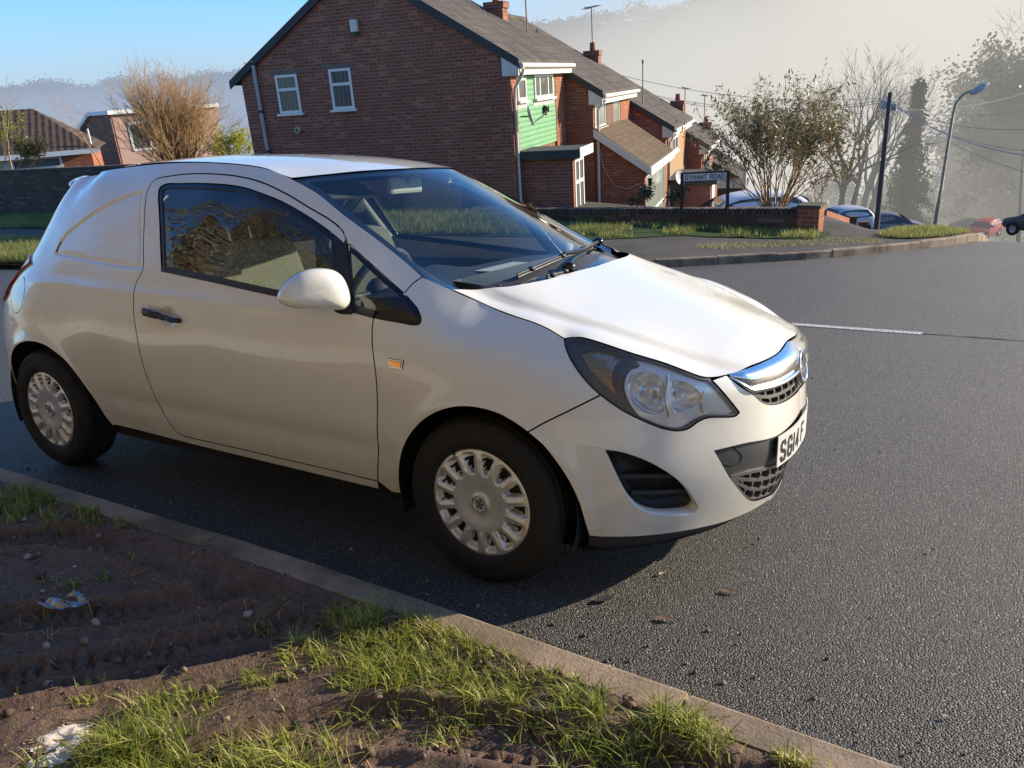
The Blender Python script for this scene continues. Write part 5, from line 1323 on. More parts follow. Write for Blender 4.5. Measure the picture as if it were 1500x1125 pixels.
# ---- second house: sloping tiled porch
E = np.array((H1.M @ Vector((H1.L+.005, 0, 0)))[:])
def next_corner(prev, u, v):                     # corner of the next house: on the gable plane at the end of the previous front
    E = np.array((prev.M @ Vector((prev.L+.005, 0, 0)))[:]); return vhit(E, FAZ+90, u, v)
H2 = House.__new__(House); H2.P = next_corner(H1, 868, 133); H2.init('second brick house with a sloping tiled porch roof and white bargeboard', 'terraced_house')
H2.shell(H2.fac(921, 150)[0], 6.9, -6.2, 31.5, TILES)
L2 = H2.L
H2.window((.12, H2.fac(877, 187)[1]), (H2.fac(886, 150)[0], -.34), ('f', 0), pane=PANEL, fw=.06)
H2.window((H2.fac(896, 150)[0], H2.fac(900, 181)[1]), (H2.fac(906, 150)[0], -.34), ('f', 0), pane=PANEL, fw=.06)
mb = MB(); mb.box2((H2.fac(886, 150)[0]+.01, -.05, H2.fac(891, 187)[1]), (H2.fac(896, 150)[0]-.01, -.002, -.34)); mb.build('board_panel', BROWNB, H2.o)
mb = MB(); mb.box2((H2.fac(906, 150)[0]+.05, -.05, -6), (L2, -.001, -.34)); mb.build('brick_pier', BRICK2, H2.o)
H2.pipe([(.06, -.34, -.25), (.0, -.14, -.5), (.0, -.10, -6)], .038, WPAINT)
ld = 1.35; zt = H2.gab(872, 191)[1]; zl_ = H2.gab(938, 243)[1]+.10; x1 = H2.fac(976, 250, -ld)[0]; x1 = max(x1, 1.9)
mb = MB(); P = [(.05, -ld, -6.2), (x1-.1, -ld, -6.2), (x1-.1, -.005, -6.2), (.05, -.005, -6.2), (.05, -ld, zl_-.1), (x1-.1, -ld, zl_-.1), (x1-.1, -.005, zt-.12), (.05, -.005, zt-.12)]; mb.hexa(P); lean = mb.build('porch', BRICK, H2.o)
P = [(-.06, -ld-.22, zl_-.20), (x1, -ld-.22, zl_-.20), (x1, -.005, zt-.02), (-.06, -.005, zt-.02)]; mb = MB(); mb.hexa(P+[(x, y, z+.09) for x, y, z in P]); mb.build('porch_roof', TILEP, lean)
P = [(-.09, -ld-.24, zl_-.36), (-.062, -ld-.24, zl_-.36), (-.062, -.01, zt-.18), (-.09, -.01, zt-.18)]; mb = MB(); mb.hexa(P+[(x, y, z+.22) for x, y, z in P]); mb.box2((-.06, -ld-.26, zl_-.36), (x1, -ld-.225, zl_-.13)); mb.build('bargeboard', WHITEP, lean)
mb = MB(); mb.box2((.06, -ld-.05, -6.1), (.34, -ld-.002, zl_-.38)); mb.box2((x1-.62, -ld-.05, -6.1), (x1-.12, -ld-.002, zl_-.38)); mb.build('brick_pier', BRICK2, lean)
H2.window((.42, -4.9), (x1-.65, zl_-.42), ('f', -ld-.004), top=.55, pane=PANEL, fw=.05, sill=False)
mb = MB(); a = (.40, -ld-.14, zl_-.62); mb.box(a, (.10, .10, .16), 0, bev=.02); mb.tube([(a[0], a[1], a[2]+.08), (a[0], a[1], a[2]+.13)], .07, 8); mb.build('porch_lantern', GLOSSB, lean)
mb = MB(); mb.tube([(.04, -.15, zt-.5), (.035, -.25, zt-1.0), (.035, -.55, zt-1.5), (.035, -.9, zt-1.6), (.035, -1.3, zt-1.45)], .008, 5); mb.build('cable', WPAINT, lean)
H2.chimney(L2+.1, H2.up_roof(L2+.1, 868), .40, .46, .42, 1)
a = H2.loc(wpt(868, 40, 27)); ya = H2.up_roof(L2+.1, 868); H2.aerial((L2+.1, ya, ya*.613+1.75), ya*.613+.4, 'yagi', .6)

# ---- third house: tan hung tiles
H3 = House.__new__(House); H3.P = next_corner(H2, 975, 185); H3.init('third brick house with tan hung tiles and a flat porch roof', 'terraced_house')
H3.shell(max(H3.fac(1003, 200)[0], 4.2), 6.9, -6.2, 31.5, TILES); L3 = H3.L
mb = MB(); mb.box2((.35, -.05, -3.2), (L3-.75, -.002, -.34)); mb.build('board_panel', TANB, H3.o)
mb = MB(); mb.box2((L3-.74, -.05, -6), (L3, -.001, -.34)); mb.build('brick_pier', BRICK2, H3.o)
H3.window((1.2, H3.fac(987, 221)[1]), (2.7, -.45), ('f', -.05), bars=(.5,), pane=PANEC, fw=.08)
H3.pipe([(.06, -.34, -.25), (.02, -.14, -.5), (.02, -.10, -6)], .038, WPAINT)
zr = H3.gab(976, 266)[1]; mb = MB(); mb.box2((.06, -1.5, -6), (2.8, -.006, zr-.14)); pc = mb.build('porch', BRICK, H3.o)
mb = MB(); mb.box2((-.05, -1.72, zr-.13), (2.95, -.05, zr+.05)); mb.build('porch_roof', FLATR, pc)
mb = MB(); mb.box2((.3, -1.54, -6), (1.2, -1.503, zr-.2)); mb.build('porch_door', WHITEP, pc)
H3.dish((-.12, -.55, H3.gab(985, 260)[1]), (-.5, -.8, .3), .28)
H3.chimney(L3+.1, H3.up_roof(L3+.1, 995), .40, .46, .42, 1)
a = H3.loc(wpt(941, 92, 30)); ya = H3.up_roof(.8, 941); H3.aerial((.8, ya, ya*.613+1.5), ya*.613-.2, 'slim', 0)
# ---- fourth and fifth
H4 = House.__new__(House); H4.P = next_corner(H3, 1028, 212); H4.init('fourth brick house down the hill with a dark curved downpipe', 'terraced_house')
H4.shell(4.5, 6.9, -6.2, 31.5, TILES)
mb = MB(); mb.box2((.4, -.05, -3.2), (3.6, -.002, -.34)); mb.build('board_panel', TANB, H4.o)
mb = MB(); mb.box2((3.61, -.05, -6), (4.5, -.001, -.34)); mb.build('brick_pier', BRICK2, H4.o)
H4.window((1.0, -2.0), (2.9, -.45), ('f', -.05), bars=(.5,), pane=PANEC, fw=.08)
H4.pipe([(.9, -.38, -.28), (.2, -.36, -.35), (.02, -.14, -.7), (.02, -.10, -6)], .04, GLOSSB)
zr = H4.gab(1030, 278)[1]; mb = MB(); mb.box2((.06, -1.5, -6), (2.8, -.006, zr-.14)); pc = mb.build('porch', BRICK, H4.o)
mb = MB(); mb.box2((-.05, -1.72, zr-.13), (2.95, -.05, zr+.05)); mb.build('porch_roof', FLATR, pc)
mb = MB(); mb.box2((-.10, -1.55, -6), (.055, -1.40, zr-.2)); mb.build('porch_post', WHITEP, pc)
H4.chimney(4.55, H4.up_roof(4.55, 1045), .40, .46, .38, 1)
a = H4.loc(wpt(1003, 118, 34)); ya = H4.up_roof(.4, 1003); H4.aerial((.4, ya, ya*.613+1.7), ya*.613-.2, 'yagi', .3, 1.2)
H5 = House.__new__(House); H5.P = next_corner(H4, 1078, 262); H5.init('lowest brick house of the terrace, its gable half hidden by the evergreen shrub', 'terraced_house')
H5.shell(4.5, 6.9, -6.2, 31.5, TILES)
mb = MB(); mb.box2((.3, -.05, -5), (4.5, -.002, -.34)); mb.build('board_panel', TANB, H5.o)
a = H5.loc(wpt(1030, 142, 37)); ya = H4.up_roof(4.4, 1032); H4.aerial((4.4, ya, ya*.613+1.5), ya*.613-.2, 'yagi', .2, 1.4)
mb = MB(); c = H5.loc(wpt(1078, 270, 31)); mb.tube([(c[0]-.6, -.6, c[2]+1.0), (c[0]-.6, -.6, c[2]-2.5)], .07, 8); mb.build('porch_post', CREAMW, H5.o)

# ---- houses across the road on the left
def simple(P, az, label, cat='house', name='bungalow'):
    return empty(name, frame(P, az), label, cat)
# bungalow: brown tiled roof, ridge running left
LAZ = CAZ+112
B = wpt(132, 217, 38.0); o = simple(B, LAZ, 'low bungalow with a brown tiled roof behind the dark wall on the left')
Lb, Db, hb = 11.0, 6.5, 2.0                      # local x to the left, y away from the viewer is -y
def bung():
    mb = MB(); mb.box2((0, -Db, -4), (Lb, 0, 0)); w = mb.build('wall', BRICK2, o)
    y = lambda t: t; P0 = [(-.35, .45, -.05), (Lb, .45, -.05), (Lb, -Db/2, hb), (2.4, -Db/2, hb)]
    mb = MB(); mb.quad(P0); mb.quad([(-.35, -Db-.45, -.05), (-.35, .45, -.05), (2.4, -Db/2, hb)]); mb.quad([(Lb, -Db-.45, -.05), (-.35, -Db-.45, -.05), (2.4, -Db/2, hb), (Lb, -Db/2, hb)]); mb.quad([(-.35, .45, -.053), (-.35, -Db-.45, -.053), (Lb, -Db-.45, -.053), (Lb, .45, -.053)]); mb.build('roof', TILEB, o)
    mb = MB(); mb.box2((-.40, .455, -.22), (Lb, .50, -.0)); mb.build('fascia', WHITEP, o)
    mb = MB(); mb.box2((1.35, .005, -.98), (3.5, .05, -.26)); wi = mb.build('window', WHITEP, o); mb = MB(); mb.box2((1.45, .051, -.66), (3.4, .056, -.32)); mb.build('pane', PANEC, wi)
    mb = MB(); mb.box2((1.45, .051, -.95), (3.4, .058, -.70)); mb.build('sill_board', WPAINT, wi)
    mb = MB(); mb.box2((3.55, .006, -3), (Lb, .03, -.2)); mb.build('render_panel', CREAMW, o)
    mb = MB(); mb.tube([(-.1, .2, .2), (-.1, .2, .9)], .05, 6); mb.build('vent_pipe', WHITEP, o)
bung()
# brick house with a flat white roof edge
B = wpt(160, 168, 46.0); o2 = simple(B, FAZ-22, 'brick house with white roof edges between the bungalow and the bare bush', name='detached_house')
mb = MB(); D2 = 5.2
mb.add([(0, 0, -6), (0, 0, 0), (0, D2*.5, .0), (0, D2, -1.0), (0, D2, -6)], [(0, 1, 2, 3, 4)]); mb.build('gable_wall', BRICK, o2)
mb = MB(); mb.box2((.005, -.0, -6), (7, .1, 0)); mb.build('wall', plain('sunlit_pink_wall', (.42, .28, .22), .9, var=.25, scale=6, bump=.4), o2)  # sunny face: its lit pinkish tone is put into the wall colour
mb = MB(); mb.add([(-.2, -.3, .0), (7, -.3, 0), (7, D2*.5, 0), (-.2, D2*.5, 0), (-.2, -.3, .22), (7, -.3, .22), (7, D2*.5, .22), (-.2, D2*.5, .22)], [(3, 2, 1, 0), (4, 5, 6, 7), (0, 1, 5, 4), (1, 2, 6, 5), (2, 3, 7, 6), (3, 0, 4, 7)]); mb.hexa([(-.2, D2*.5+.003, 0), (3, D2*.5+.003, 0), (3, D2+.1, -1.15), (-.2, D2+.1, -1.15), (-.2, D2*.5+.003, .22), (3, D2*.5+.003, .22), (3, D2+.1, -.93), (-.2, D2+.1, -.93)]); mb.build('roof_edge', WHITEP, o2)
mb = MB(); mb.box2((.9, -.05, -2.2), (3.4, -.005, -.5)); wi = mb.build('window', WHITEP, o2); mb = MB(); mb.box2((1.05, -.056, -2.05), (2.05, -.051, -.65)); mb.box2((2.25, -.056, -2.05), (3.25, -.051, -.65)); mb.build('pane', PANE, wi)
mb = MB(); mb.tube([(.05, -.12, -.05), (.05, -.12, -6)], .05, 6); mb.build('downpipe', BRICK, o2)
# ------------------------------------------------------------------ plants
def grow(r, base, d, length, rad, depth, ang=(18, 42), kids=(2, 4), shrink=.72, up=.12, bend=.18, seg=4, minr=.0035):
    """returns list of (path, radii, level) and tips"""
    out = []; tips = []
    def go(p, d, L, ra, lev):
        path = [p.copy()]; d = d.copy(); rad_ = [ra]; pts = []
        for k in range(seg):
            d = d+np.array([r.gauss(0, bend), r.gauss(0, bend), r.gauss(0, bend)+up]); d /= np.linalg.norm(d)
            p = p+d*L/seg; path.append(p.copy()); rad_.append(ra*(1-.55*(k+1)/seg)); pts.append((p.copy(), d.copy()))
        out.append((np.array(path), np.array(rad_), lev))
        if lev == 0: tips.append((p, d)); return
        n = r.randint(*kids)
        for k in range(n):
            q, dd = pts[-1] if k == 0 else pts[r.randrange(max(0, seg-3), seg)]
            a = R(r.uniform(*ang))*(.35 if k == 0 else 1); ax = np.array([r.gauss(0, 1) for _ in range(3)]); ax = np.cross(dd, ax); ax /= np.linalg.norm(ax)
            nd = dd*math.cos(a)+ax*math.sin(a); go(q, nd, L*shrink*r.uniform(.75, 1.15), max(ra*.52, minr), lev-1)
        
    go(np.array(base, float), np.array(d, float)/np.linalg.norm(d), length, rad, depth); return out, tips
def tubes(paths, thin=3, fat=6, cut=.03):
    V = []; F = []; b = 0
    for P, ra, lev in paths:
        n = fat if ra[0] > cut else thin; k = len(P); T = np.gradient(P, axis=0); T /= np.linalg.norm(T, axis=1)[:, None]+1e-9
        a = np.array([.31, .77, .2]); B = np.cross(T, a); B /= np.linalg.norm(B, axis=1)[:, None]+1e-9; C = np.cross(T, B)
        ang = np.arange(n)*2*math.pi/n
        ring = P[:, None]+ra[:, None, None]*(B[:, None]*np.cos(ang)[None, :, None]+C[:, None]*np.sin(ang)[None, :, None]); V.append(ring.reshape(-1, 3))
        i, j = np.meshgrid(np.arange(k-1), np.arange(n), indexing='ij'); q = b+i*n+j; q2 = b+i*n+(j+1) % n
        F.append(np.stack([q, q2, q2+n, q+n], -1).reshape(-1, 4)); b += k*n
    return np.concatenate(V), np.concatenate(F)
def leaves(g, C, size, droop=.3, aspect=.38, dirs=None, jitter=0.0):
    """one bent leaf (two quads) at every centre"""
    n = len(C); a = g.uniform(0, 2*math.pi, n); el = g.normal(-droop, .5, n)
    d = np.c_[np.cos(a)*np.cos(el), np.sin(a)*np.cos(el), np.sin(el)] if dirs is None else dirs+g.normal(0, .35, (n, 3))
    d /= np.linalg.norm(d, axis=1)[:, None]; s = np.cross(d, g.normal(0, 1, (n, 3))); s /= np.linalg.norm(s, axis=1)[:, None]
    L = size*g.uniform(.6, 1.3, n)[:, None]; w = L*aspect*.5; C = C+g.normal(0, jitter, (n, 3)) if jitter else C; nn = np.cross(d, s)
    V = np.stack([C-s*w*.3, C+s*w*.3, C+d*L*.5+s*w+nn*L*.05, C+d*L*.5-s*w+nn*L*.05, C+d*L+s*w*.15-nn*L*.06, C+d*L-s*w*.15-nn*L*.06], 1).reshape(-1, 3)
    k = np.arange(n)[:, None]*6; F = np.concatenate([k+[0, 1, 2, 3], k+[3, 2, 4, 5]]); return V, F, n
def plant(name, label, cat, base, trunks, mat_b, leaf=None, group=None):
    """trunks: list of grow() results; leaf: (centres fn, size, material ...)"""
    t = tag(empty(name, Matrix.Translation(Vector([float(k) for k in base]))), label, cat, group); paths = []; tips = []
    for p, q in trunks: paths += p; tips += q
    V, F = tubes(paths); bulk('trunk', V-np.asarray(base), F, mat_b, t, smooth=True)
    if leaf is not None:
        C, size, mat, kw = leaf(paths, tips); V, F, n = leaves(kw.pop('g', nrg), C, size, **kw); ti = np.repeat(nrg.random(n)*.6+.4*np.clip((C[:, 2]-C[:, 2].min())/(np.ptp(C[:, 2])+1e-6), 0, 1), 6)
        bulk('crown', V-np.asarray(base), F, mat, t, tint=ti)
    return t
LEAF_D = mk_leaf('dark_glossy_leaf', (.055, .055, .022), (.185, .165, .065), .3, .4); LEAF_Y = mk_leaf('yellow_green_leaf', (.22, .26, .02), (.50, .48, .05), .4)
LEAF_C = mk_leaf('conifer_needles', (.018, .032, .020), (.045, .065, .035), .1, .7); LEAF_I = mk_leaf('ivy_leaf', (.025, .04, .016), (.075, .09, .035), .2, .4)
LEAF_B = mk_leaf('brown_dry_leaf', (.12, .07, .035), (.22, .14, .07), .3); LEAF_H = mk_leaf('hedge_leaf', (.10, .095, .055), (.50, .455, .33), .25)
# big bare tan shrub behind the wall, left of the first house
r = random.Random(11); base = wpt(268, 262, 27.0); tr = []
for k in range(120):
    a = r.uniform(0, 2*math.pi); q = base+np.array([math.cos(a), math.sin(a), 0])*r.uniform(0, .35); tilt = abs(r.gauss(0, .45))+.05
    tr.append(grow(r, q, (math.cos(a)*tilt, math.sin(a)*tilt, 1), r.uniform(1.1, 1.75), r.uniform(.014, .028), 3, (10, 32), (3, 4), .66, .07, .13, 4, .005))
plant('bare_bush', 'large bare tan twiggy bush left of the blank brick gable', 'bush', base, tr, BARKT)
r = random.Random(5); base = wpt(345, 250, 27.5); tr = [grow(r, base+np.array([r.gauss(0, .15), r.gauss(0, .15), 0]), (r.gauss(0, .3), r.gauss(0, .3), 1), .7, .015, 2, (20, 45), (3, 4), .7, .1, .1) for _ in range(7)]
def lf(paths, tips): C = np.concatenate([p[1:] for p, _, l in paths if l <= 1]); C = np.repeat(C, 5, 0); return C+nrg.normal(0, .07, C.shape), .085, LEAF_Y, dict(aspect=.5)
plant('yellow_shrub', 'bright yellow-green leafy shrub against the foot of the brick gable', 'shrub', base, tr, BARKD, lf)
# plants on the far left behind the wall
r = random.Random(8); base = wpt(2, 250, 25.0); tr = [grow(r, base+np.array([r.gauss(0, .2), r.gauss(0, .2), 0]), (r.gauss(0, .35), r.gauss(0, .35), 1), .8, .02, 3, (18, 40), (2, 3), .7, .08, .1) for _ in range(7)]
def lf(paths, tips): C = np.concatenate([p[2:] for p, _, l in paths if l <= 1]); C = np.repeat(C, 2, 0); return C+nrg.normal(0, .07, C.shape), .08, LEAF_Y, dict(aspect=.4)
plant('garden_shrub', 'sparse yellowish shrub at the left edge behind the dark wall', 'shrub', base, tr, BARKT, lf)
r = random.Random(9); base = wpt(50, 252, 27.0); tr = [grow(r, base+np.array([r.gauss(0, .2), r.gauss(0, .2), 0]), (r.gauss(0, .3), r.gauss(0, .3), 1), .55, .02, 2, (18, 40), (3, 4), .7, .08, .1) for _ in range(6)]
def lf(paths, tips): C = np.concatenate([p[1:] for p, _, l in paths if l <= 1]); C = np.repeat(C, 6, 0); return C+nrg.normal(0, .09, C.shape), .09, LEAF_D, dict(aspect=.5)
plant('dark_shrub', 'small dark green shrub in front of the bungalow window', 'shrub', base, tr, BARKD, lf)
for i, (u, v, dp, s_, lb) in enumerate(((18, 250, 29, 31, 'thin bare tree with a pale stem left of the dark green shrub'), (150, 246, 33, 37, 'thin bare tree in front of the white-edged brick house'))):
    r = random.Random(s_); base = wpt(u, v, dp); plant('bare_tree', lb, 'tree', base, [grow(r, base, (r.gauss(0, .15), r.gauss(0, .15), 1), 1.3, .035, 4, (18, 42), (2, 3), .74, .05, .1)], BARKT)
# evergreen shrub over the corner wall
r = random.Random(21); base = wpt(1132, 306, 16.9); tr = []
for k in range(40):
    a = r.uniform(0, 2*math.pi); tilt = .12+abs(r.gauss(0, .62)); q = base+np.array([math.cos(a), math.sin(a), 0])*.18
    tr.append(grow(r, q, (math.cos(a)*tilt, math.sin(a)*tilt, 1), r.uniform(.82, 1.2), r.uniform(.011, .024), 3, (12, 38), (2, 4), .70, .05, .10))
def lf(paths, tips):
    C = np.concatenate([p[1:] for p, _, l in paths if l <= 1]); C = np.repeat(C, 3, 0); C = C+nrg.normal(0, .05, C.shape); k = nrg.random(len(C)) < np.clip((C[:, 2]-base[2]-.25)/1.0, .08, .52); return C[k], .095, LEAF_D, dict(droop=.5, aspect=.26)
plant('evergreen_shrub', 'spreading evergreen shrub with many tan stems above the corner of the low wall', 'shrub', base, tr, BARKT, lf)
r = random.Random(23); base = wpt(1188, 306, 17.4); tr = [grow(r, base+np.array([r.gauss(0, .1), r.gauss(0, .1), 0]), (r.gauss(0, .35), r.gauss(0, .35), 1), .45, .010, 2, (15, 40), (2, 3), .7, .05, .12) for _ in range(9)]
def lf(paths, tips): C = np.concatenate([p[2:] for p, _, l in paths if l <= 1]); return C+nrg.normal(0, .03, C.shape), .06, LEAF_B, dict(aspect=.4)
plant('brown_shrub', 'small reddish brown shrub beside the pillar end of the low wall', 'shrub', base, tr, BARKR, lf)
for u, v, dp, s_, lb in ((885, 300, 15.6, 41, 'small leafy plant under the lean-to porch window'), (990, 300, 15.7, 43, 'small leafy plant between the dish and the street sign')):
    r = random.Random(s_); base = wpt(u+60 if u < 900 else u, v+6, dp); tr = [grow(r, base, (r.gauss(0, .4), r.gauss(0, .4), 1), .22, .007, 2, (20, 45), (2, 3), .75, .05, .1) for _ in range(5)]
    def lf(paths, tips): C = np.concatenate([p[1:] for p, _, l in paths if l <= 1]); C = np.repeat(C, 2, 0); return C+nrg.normal(0, .03, C.shape), .07, LEAF_I, dict(aspect=.45)
    plant('garden_plant', lb, 'plant', base, tr, BARKT, lf)
# misty trees down the hill
def bare(u, v, dp, h, s_, lb, mat=BARK, lean=0.0, n=1, lev=6):
    r = random.Random(s_); base = wpt(u, v, dp); tr = []
    for k in range(n): tr.append(grow(r, base+np.array([r.gauss(0, .4*(n > 1)), r.gauss(0, .4*(n > 1)), 0]), (lean+r.gauss(0, .12), r.gauss(0, .12), 1), h*.27, h*.022, lev, (16, 40), (2, 3), .77, .05, .10, 4, .013))
    return plant('bare_tree', lb, 'tree', base, tr, mat)
bare(1225, 322, 66, 14.6, 51, 'tall bare tree left of the telegraph pole, fine twigs against the mist', n=3)
bare(1262, 324, 74, 15.8, 57, 'tall bare tree right behind the telegraph pole, crown spreading in the mist', n=3)
bare(1372, 330, 84, 10.5, 61, 'pale bare tree between the conifer and the ivy-clad tree', BARK, 0, 2, 5)
# conifer
r = random.Random(71); base = wpt(1322, 338, 72); H = 13.3; paths = [(np.array([base+np.array([.02*k*0, 0, H*k/8]) for k in range(9)]), np.linspace(.16, .02, 9), 2)]; C = []
for k in range(170):
    t = r.uniform(.04, .99); a = r.uniform(0, 2*math.pi); L = (2.5*(1-t)**.95+.12)*r.uniform(.6, 1.15); p = base+np.array([0, 0, H*t]); q = []
    for j in range(6):
        s = j/5; q.append(p+np.array([math.cos(a)*L*s, math.sin(a)*L*s, -.55*L*s*s+.10*L*s]))
    q = np.array(q); paths.append((q, np.linspace(.02, .005, 6), 0))
    for j in range(1, 6): C += [q[j]+np.array([r.gauss(0, .15), r.gauss(0, .15), r.gauss(-.20, .20)]) for _ in range(8)]
t = tag(empty('conifer_tree', Matrix.Translation(Vector(base.tolist()))), 'dark drooping conifer right of the telegraph pole', 'tree'); V, F = tubes(paths); bulk('trunk', V-base, F, BARKD, t)
V, F, n = leaves(nrg, np.array(C), .46, droop=.7, aspect=.35); bulk('crown', V-base, F, LEAF_C, t, tint=np.repeat(nrg.random(n), 6))
# ivy-clad tree
def ivy(u, v, dp, h, s_, lb, wid=3.0):
    r = random.Random(s_); g = np.random.default_rng(s_); base = wpt(u, v, dp); tr = [grow(r, base+np.array([r.gauss(0, .5), r.gauss(0, .5), 0]), (r.gauss(0, .10), r.gauss(0, .10), 1), h*.30, h*.018, 6, (16, 40), (2, 3), .75, .06, .10, 4, .016) for _ in range(3)]
    def lf(paths, tips):
        P = np.concatenate([p for p, _, l in paths if l >= 2]); P = P[P[:, 2] < base[2]+h*.70]; cl = [P[g.integers(len(P))]+g.normal(0, wid*.22, 3)*[1, 1, .9] for _ in range(210)]
        zf = np.linspace(.03, .62, 60); cl += [base+np.array([g.normal(0, wid*.34*(1.1-.5*q)), g.normal(0, wid*.34), h*q]) for q in zf for _ in range(2)]
        C = np.concatenate([c+g.normal(0, .75, (95, 3))*[1, 1, .8] for c in cl]); return C, .40, LEAF_I, dict(aspect=.8, g=g)
    return plant('ivy_clad_tree', lb, 'tree', base, tr, BARKD, lf)
ivy(1470, 346, 84, 25.0, 81, 'huge ivy-clad tree at the right edge with bare twigs at its top', 7.6)
ivy(1418, 344, 92, 16.5, 83, 'lower ivy-covered trunk just left of the huge ivy-clad tree', 4.8)
# dark hedge line behind the parked cars and a bank of undergrowth
g = np.random.default_rng(5); cl = []
for u in np.arange(1180, 1530, 3.2):
    base = wpt(u, 338+4*math.sin(u), 98+5*math.sin(u*.07)); hh = 5.0+3.0*fbm(np.array([u*.03]), np.array([2.]))[0]*2
    for k in range(10): cl.append(base+np.array([g.normal(0, .5), g.normal(0, .9), g.uniform(-5, max(hh, 1))]))
C = np.concatenate([c+g.normal(0, .6, (34, 3)) for c in cl]); V, F, n = leaves(g, C, .40, aspect=.8); tag(bulk('undergrowth', V, F, LEAF_I, tint=np.repeat(g.random(n), 6)), kind='stuff')
# brambles and hedge bank on the viewer's side of the road (seen mirrored in the van's windows and paint)
g = np.random.default_rng(15); n = 80000; x = g.uniform(-17, 9, n); top = 4.2+4.6*np.clip((x+10.2)/1.2, 0, 1)+1.5*fbm(x*.4, x*0+3, 3)*2; z = g.random(n)**.8*top; y = -4.7-.9*fbm(x*.7, z*.7, 4)*2-g.exponential(.25, n)-.06*z
V, F, m = leaves(g, W(np.c_[x, y, z+.05]), .085, aspect=.6); tag(bulk('hedge', V, F, LEAF_H, tint=np.repeat(g.random(m), 6)), kind='stuff')
tw = []
for k in range(1500):
    x = g.uniform(-13, 9); z = g.uniform(0, 9.0)*g.random()**.5; p = np.array([x, -4.55+g.normal(0, .15), z]); d = g.normal(0, 1, 3)*[1, .35, .8]; d /= np.linalg.norm(d); q = [p+d*t*g.uniform(.6, 1.3)+np.array([0, 0, -.25*t*t]) for t in np.linspace(0, 1, 5)]
    tw.append((W(np.array(q)), np.full(5, .006), 0))
V, F = tubes(tw); tag(bulk('bramble_stems', V, F, BARKR), kind='stuff')
xs = np.linspace(-18, 10, 70); P = []
for t in np.linspace(0, 1, 8): P.append(np.c_[xs, -5.6-.4*np.sin(t*3)+0*xs-.5*t, t*(3.8+4.6*np.clip((xs+10.2)/1.2, 0, 1)+1.5*fbm(xs*.4, xs*0+3, 3)*2)])
tag(bulk('hedge_bank', W(np.concatenate(P)), gridF(8, 70), plain('brown_thicket', (.22, .17, .11), .95, var=.5)), kind='structure')

xs = np.linspace(-16, 11, 60); P = []
for y, z in ((-2.98, .10), (-3.4, .17), (-4.2, .24), (-5.4, .40), (-5.9, .6)): P.append(np.c_[xs, np.full(60, y)+.12*fbm(xs*1.3, xs*0+y, 3), np.full(60, z)])
tag(bulk('bounce_bank', W(np.concatenate(P)), gridF(5, 60), plain('pale_bounce_fill', (.64, .60, .49), .95, var=.35, scale=14, bump=.6)), kind='structure')  # unseen pale sheet added behind the viewer to bounce light on the van
# ------------------------------------------------------------------ grass
BLADE0 = mk_leaf('grass_blade', (.085, .135, .018), (.50, .47, .11), .45, .4)
def mk_blade():
    n = NT('grass_blade_mixed'); t = attr(n); c = n.ramp(t, [(0, (.46, .37, .19)), (.05, (.46, .37, .19)), (.09, (.11, .165, .022)), (.55, (.34, .38, .07)), (1, (.66, .60, .16))]); p = n.bsdf(c, .42, 0, None, .35); tr = n.nd('BsdfTranslucent'); n.set(tr, 'Color', c); mx = n.nd('MixShader'); mx.inputs[0].default_value = .45
    n.t.links.new(p, mx.inputs[1]); n.t.links.new(tr.outputs[0], mx.inputs[2]); return n.surf(mx.outputs[0])
BLADE = mk_blade()
BLADE2 = mk_leaf('far_grass_blade', (.10, .135, .035), (.34, .335, .105), .4, .5)
def blades(g, X, Y, Z, H, lean, width, road=True):
    n = len(X); a = g.uniform(0, 2*math.pi, n); d = np.c_[np.cos(a), np.sin(a), np.zeros(n)]; s = np.c_[-np.sin(a), np.cos(a), np.zeros(n)]; base = np.c_[X, Y, Z]; V = []
    for t in (0, .4, .75, 1.0): w = width*(1-t**1.6)*.5+width*.03; V += [base+d*(lean*H*t**1.8)[:, None]+np.array([0, 0, 1.])*(H*t*(1-.35*lean*t))[:, None]-s*w[:, None], base+d*(lean*H*t**1.8)[:, None]+np.array([0, 0, 1.])*(H*t*(1-.35*lean*t))[:, None]+s*w[:, None]]
    V = np.stack(V, 1).reshape(-1, 3); k = np.arange(n)[:, None]*8; F = np.concatenate([k+[0, 1, 3, 2], k+[2, 3, 5, 4], k+[4, 5, 7, 6]])
    return W(V) if road else V, F
g = np.random.default_rng(99)
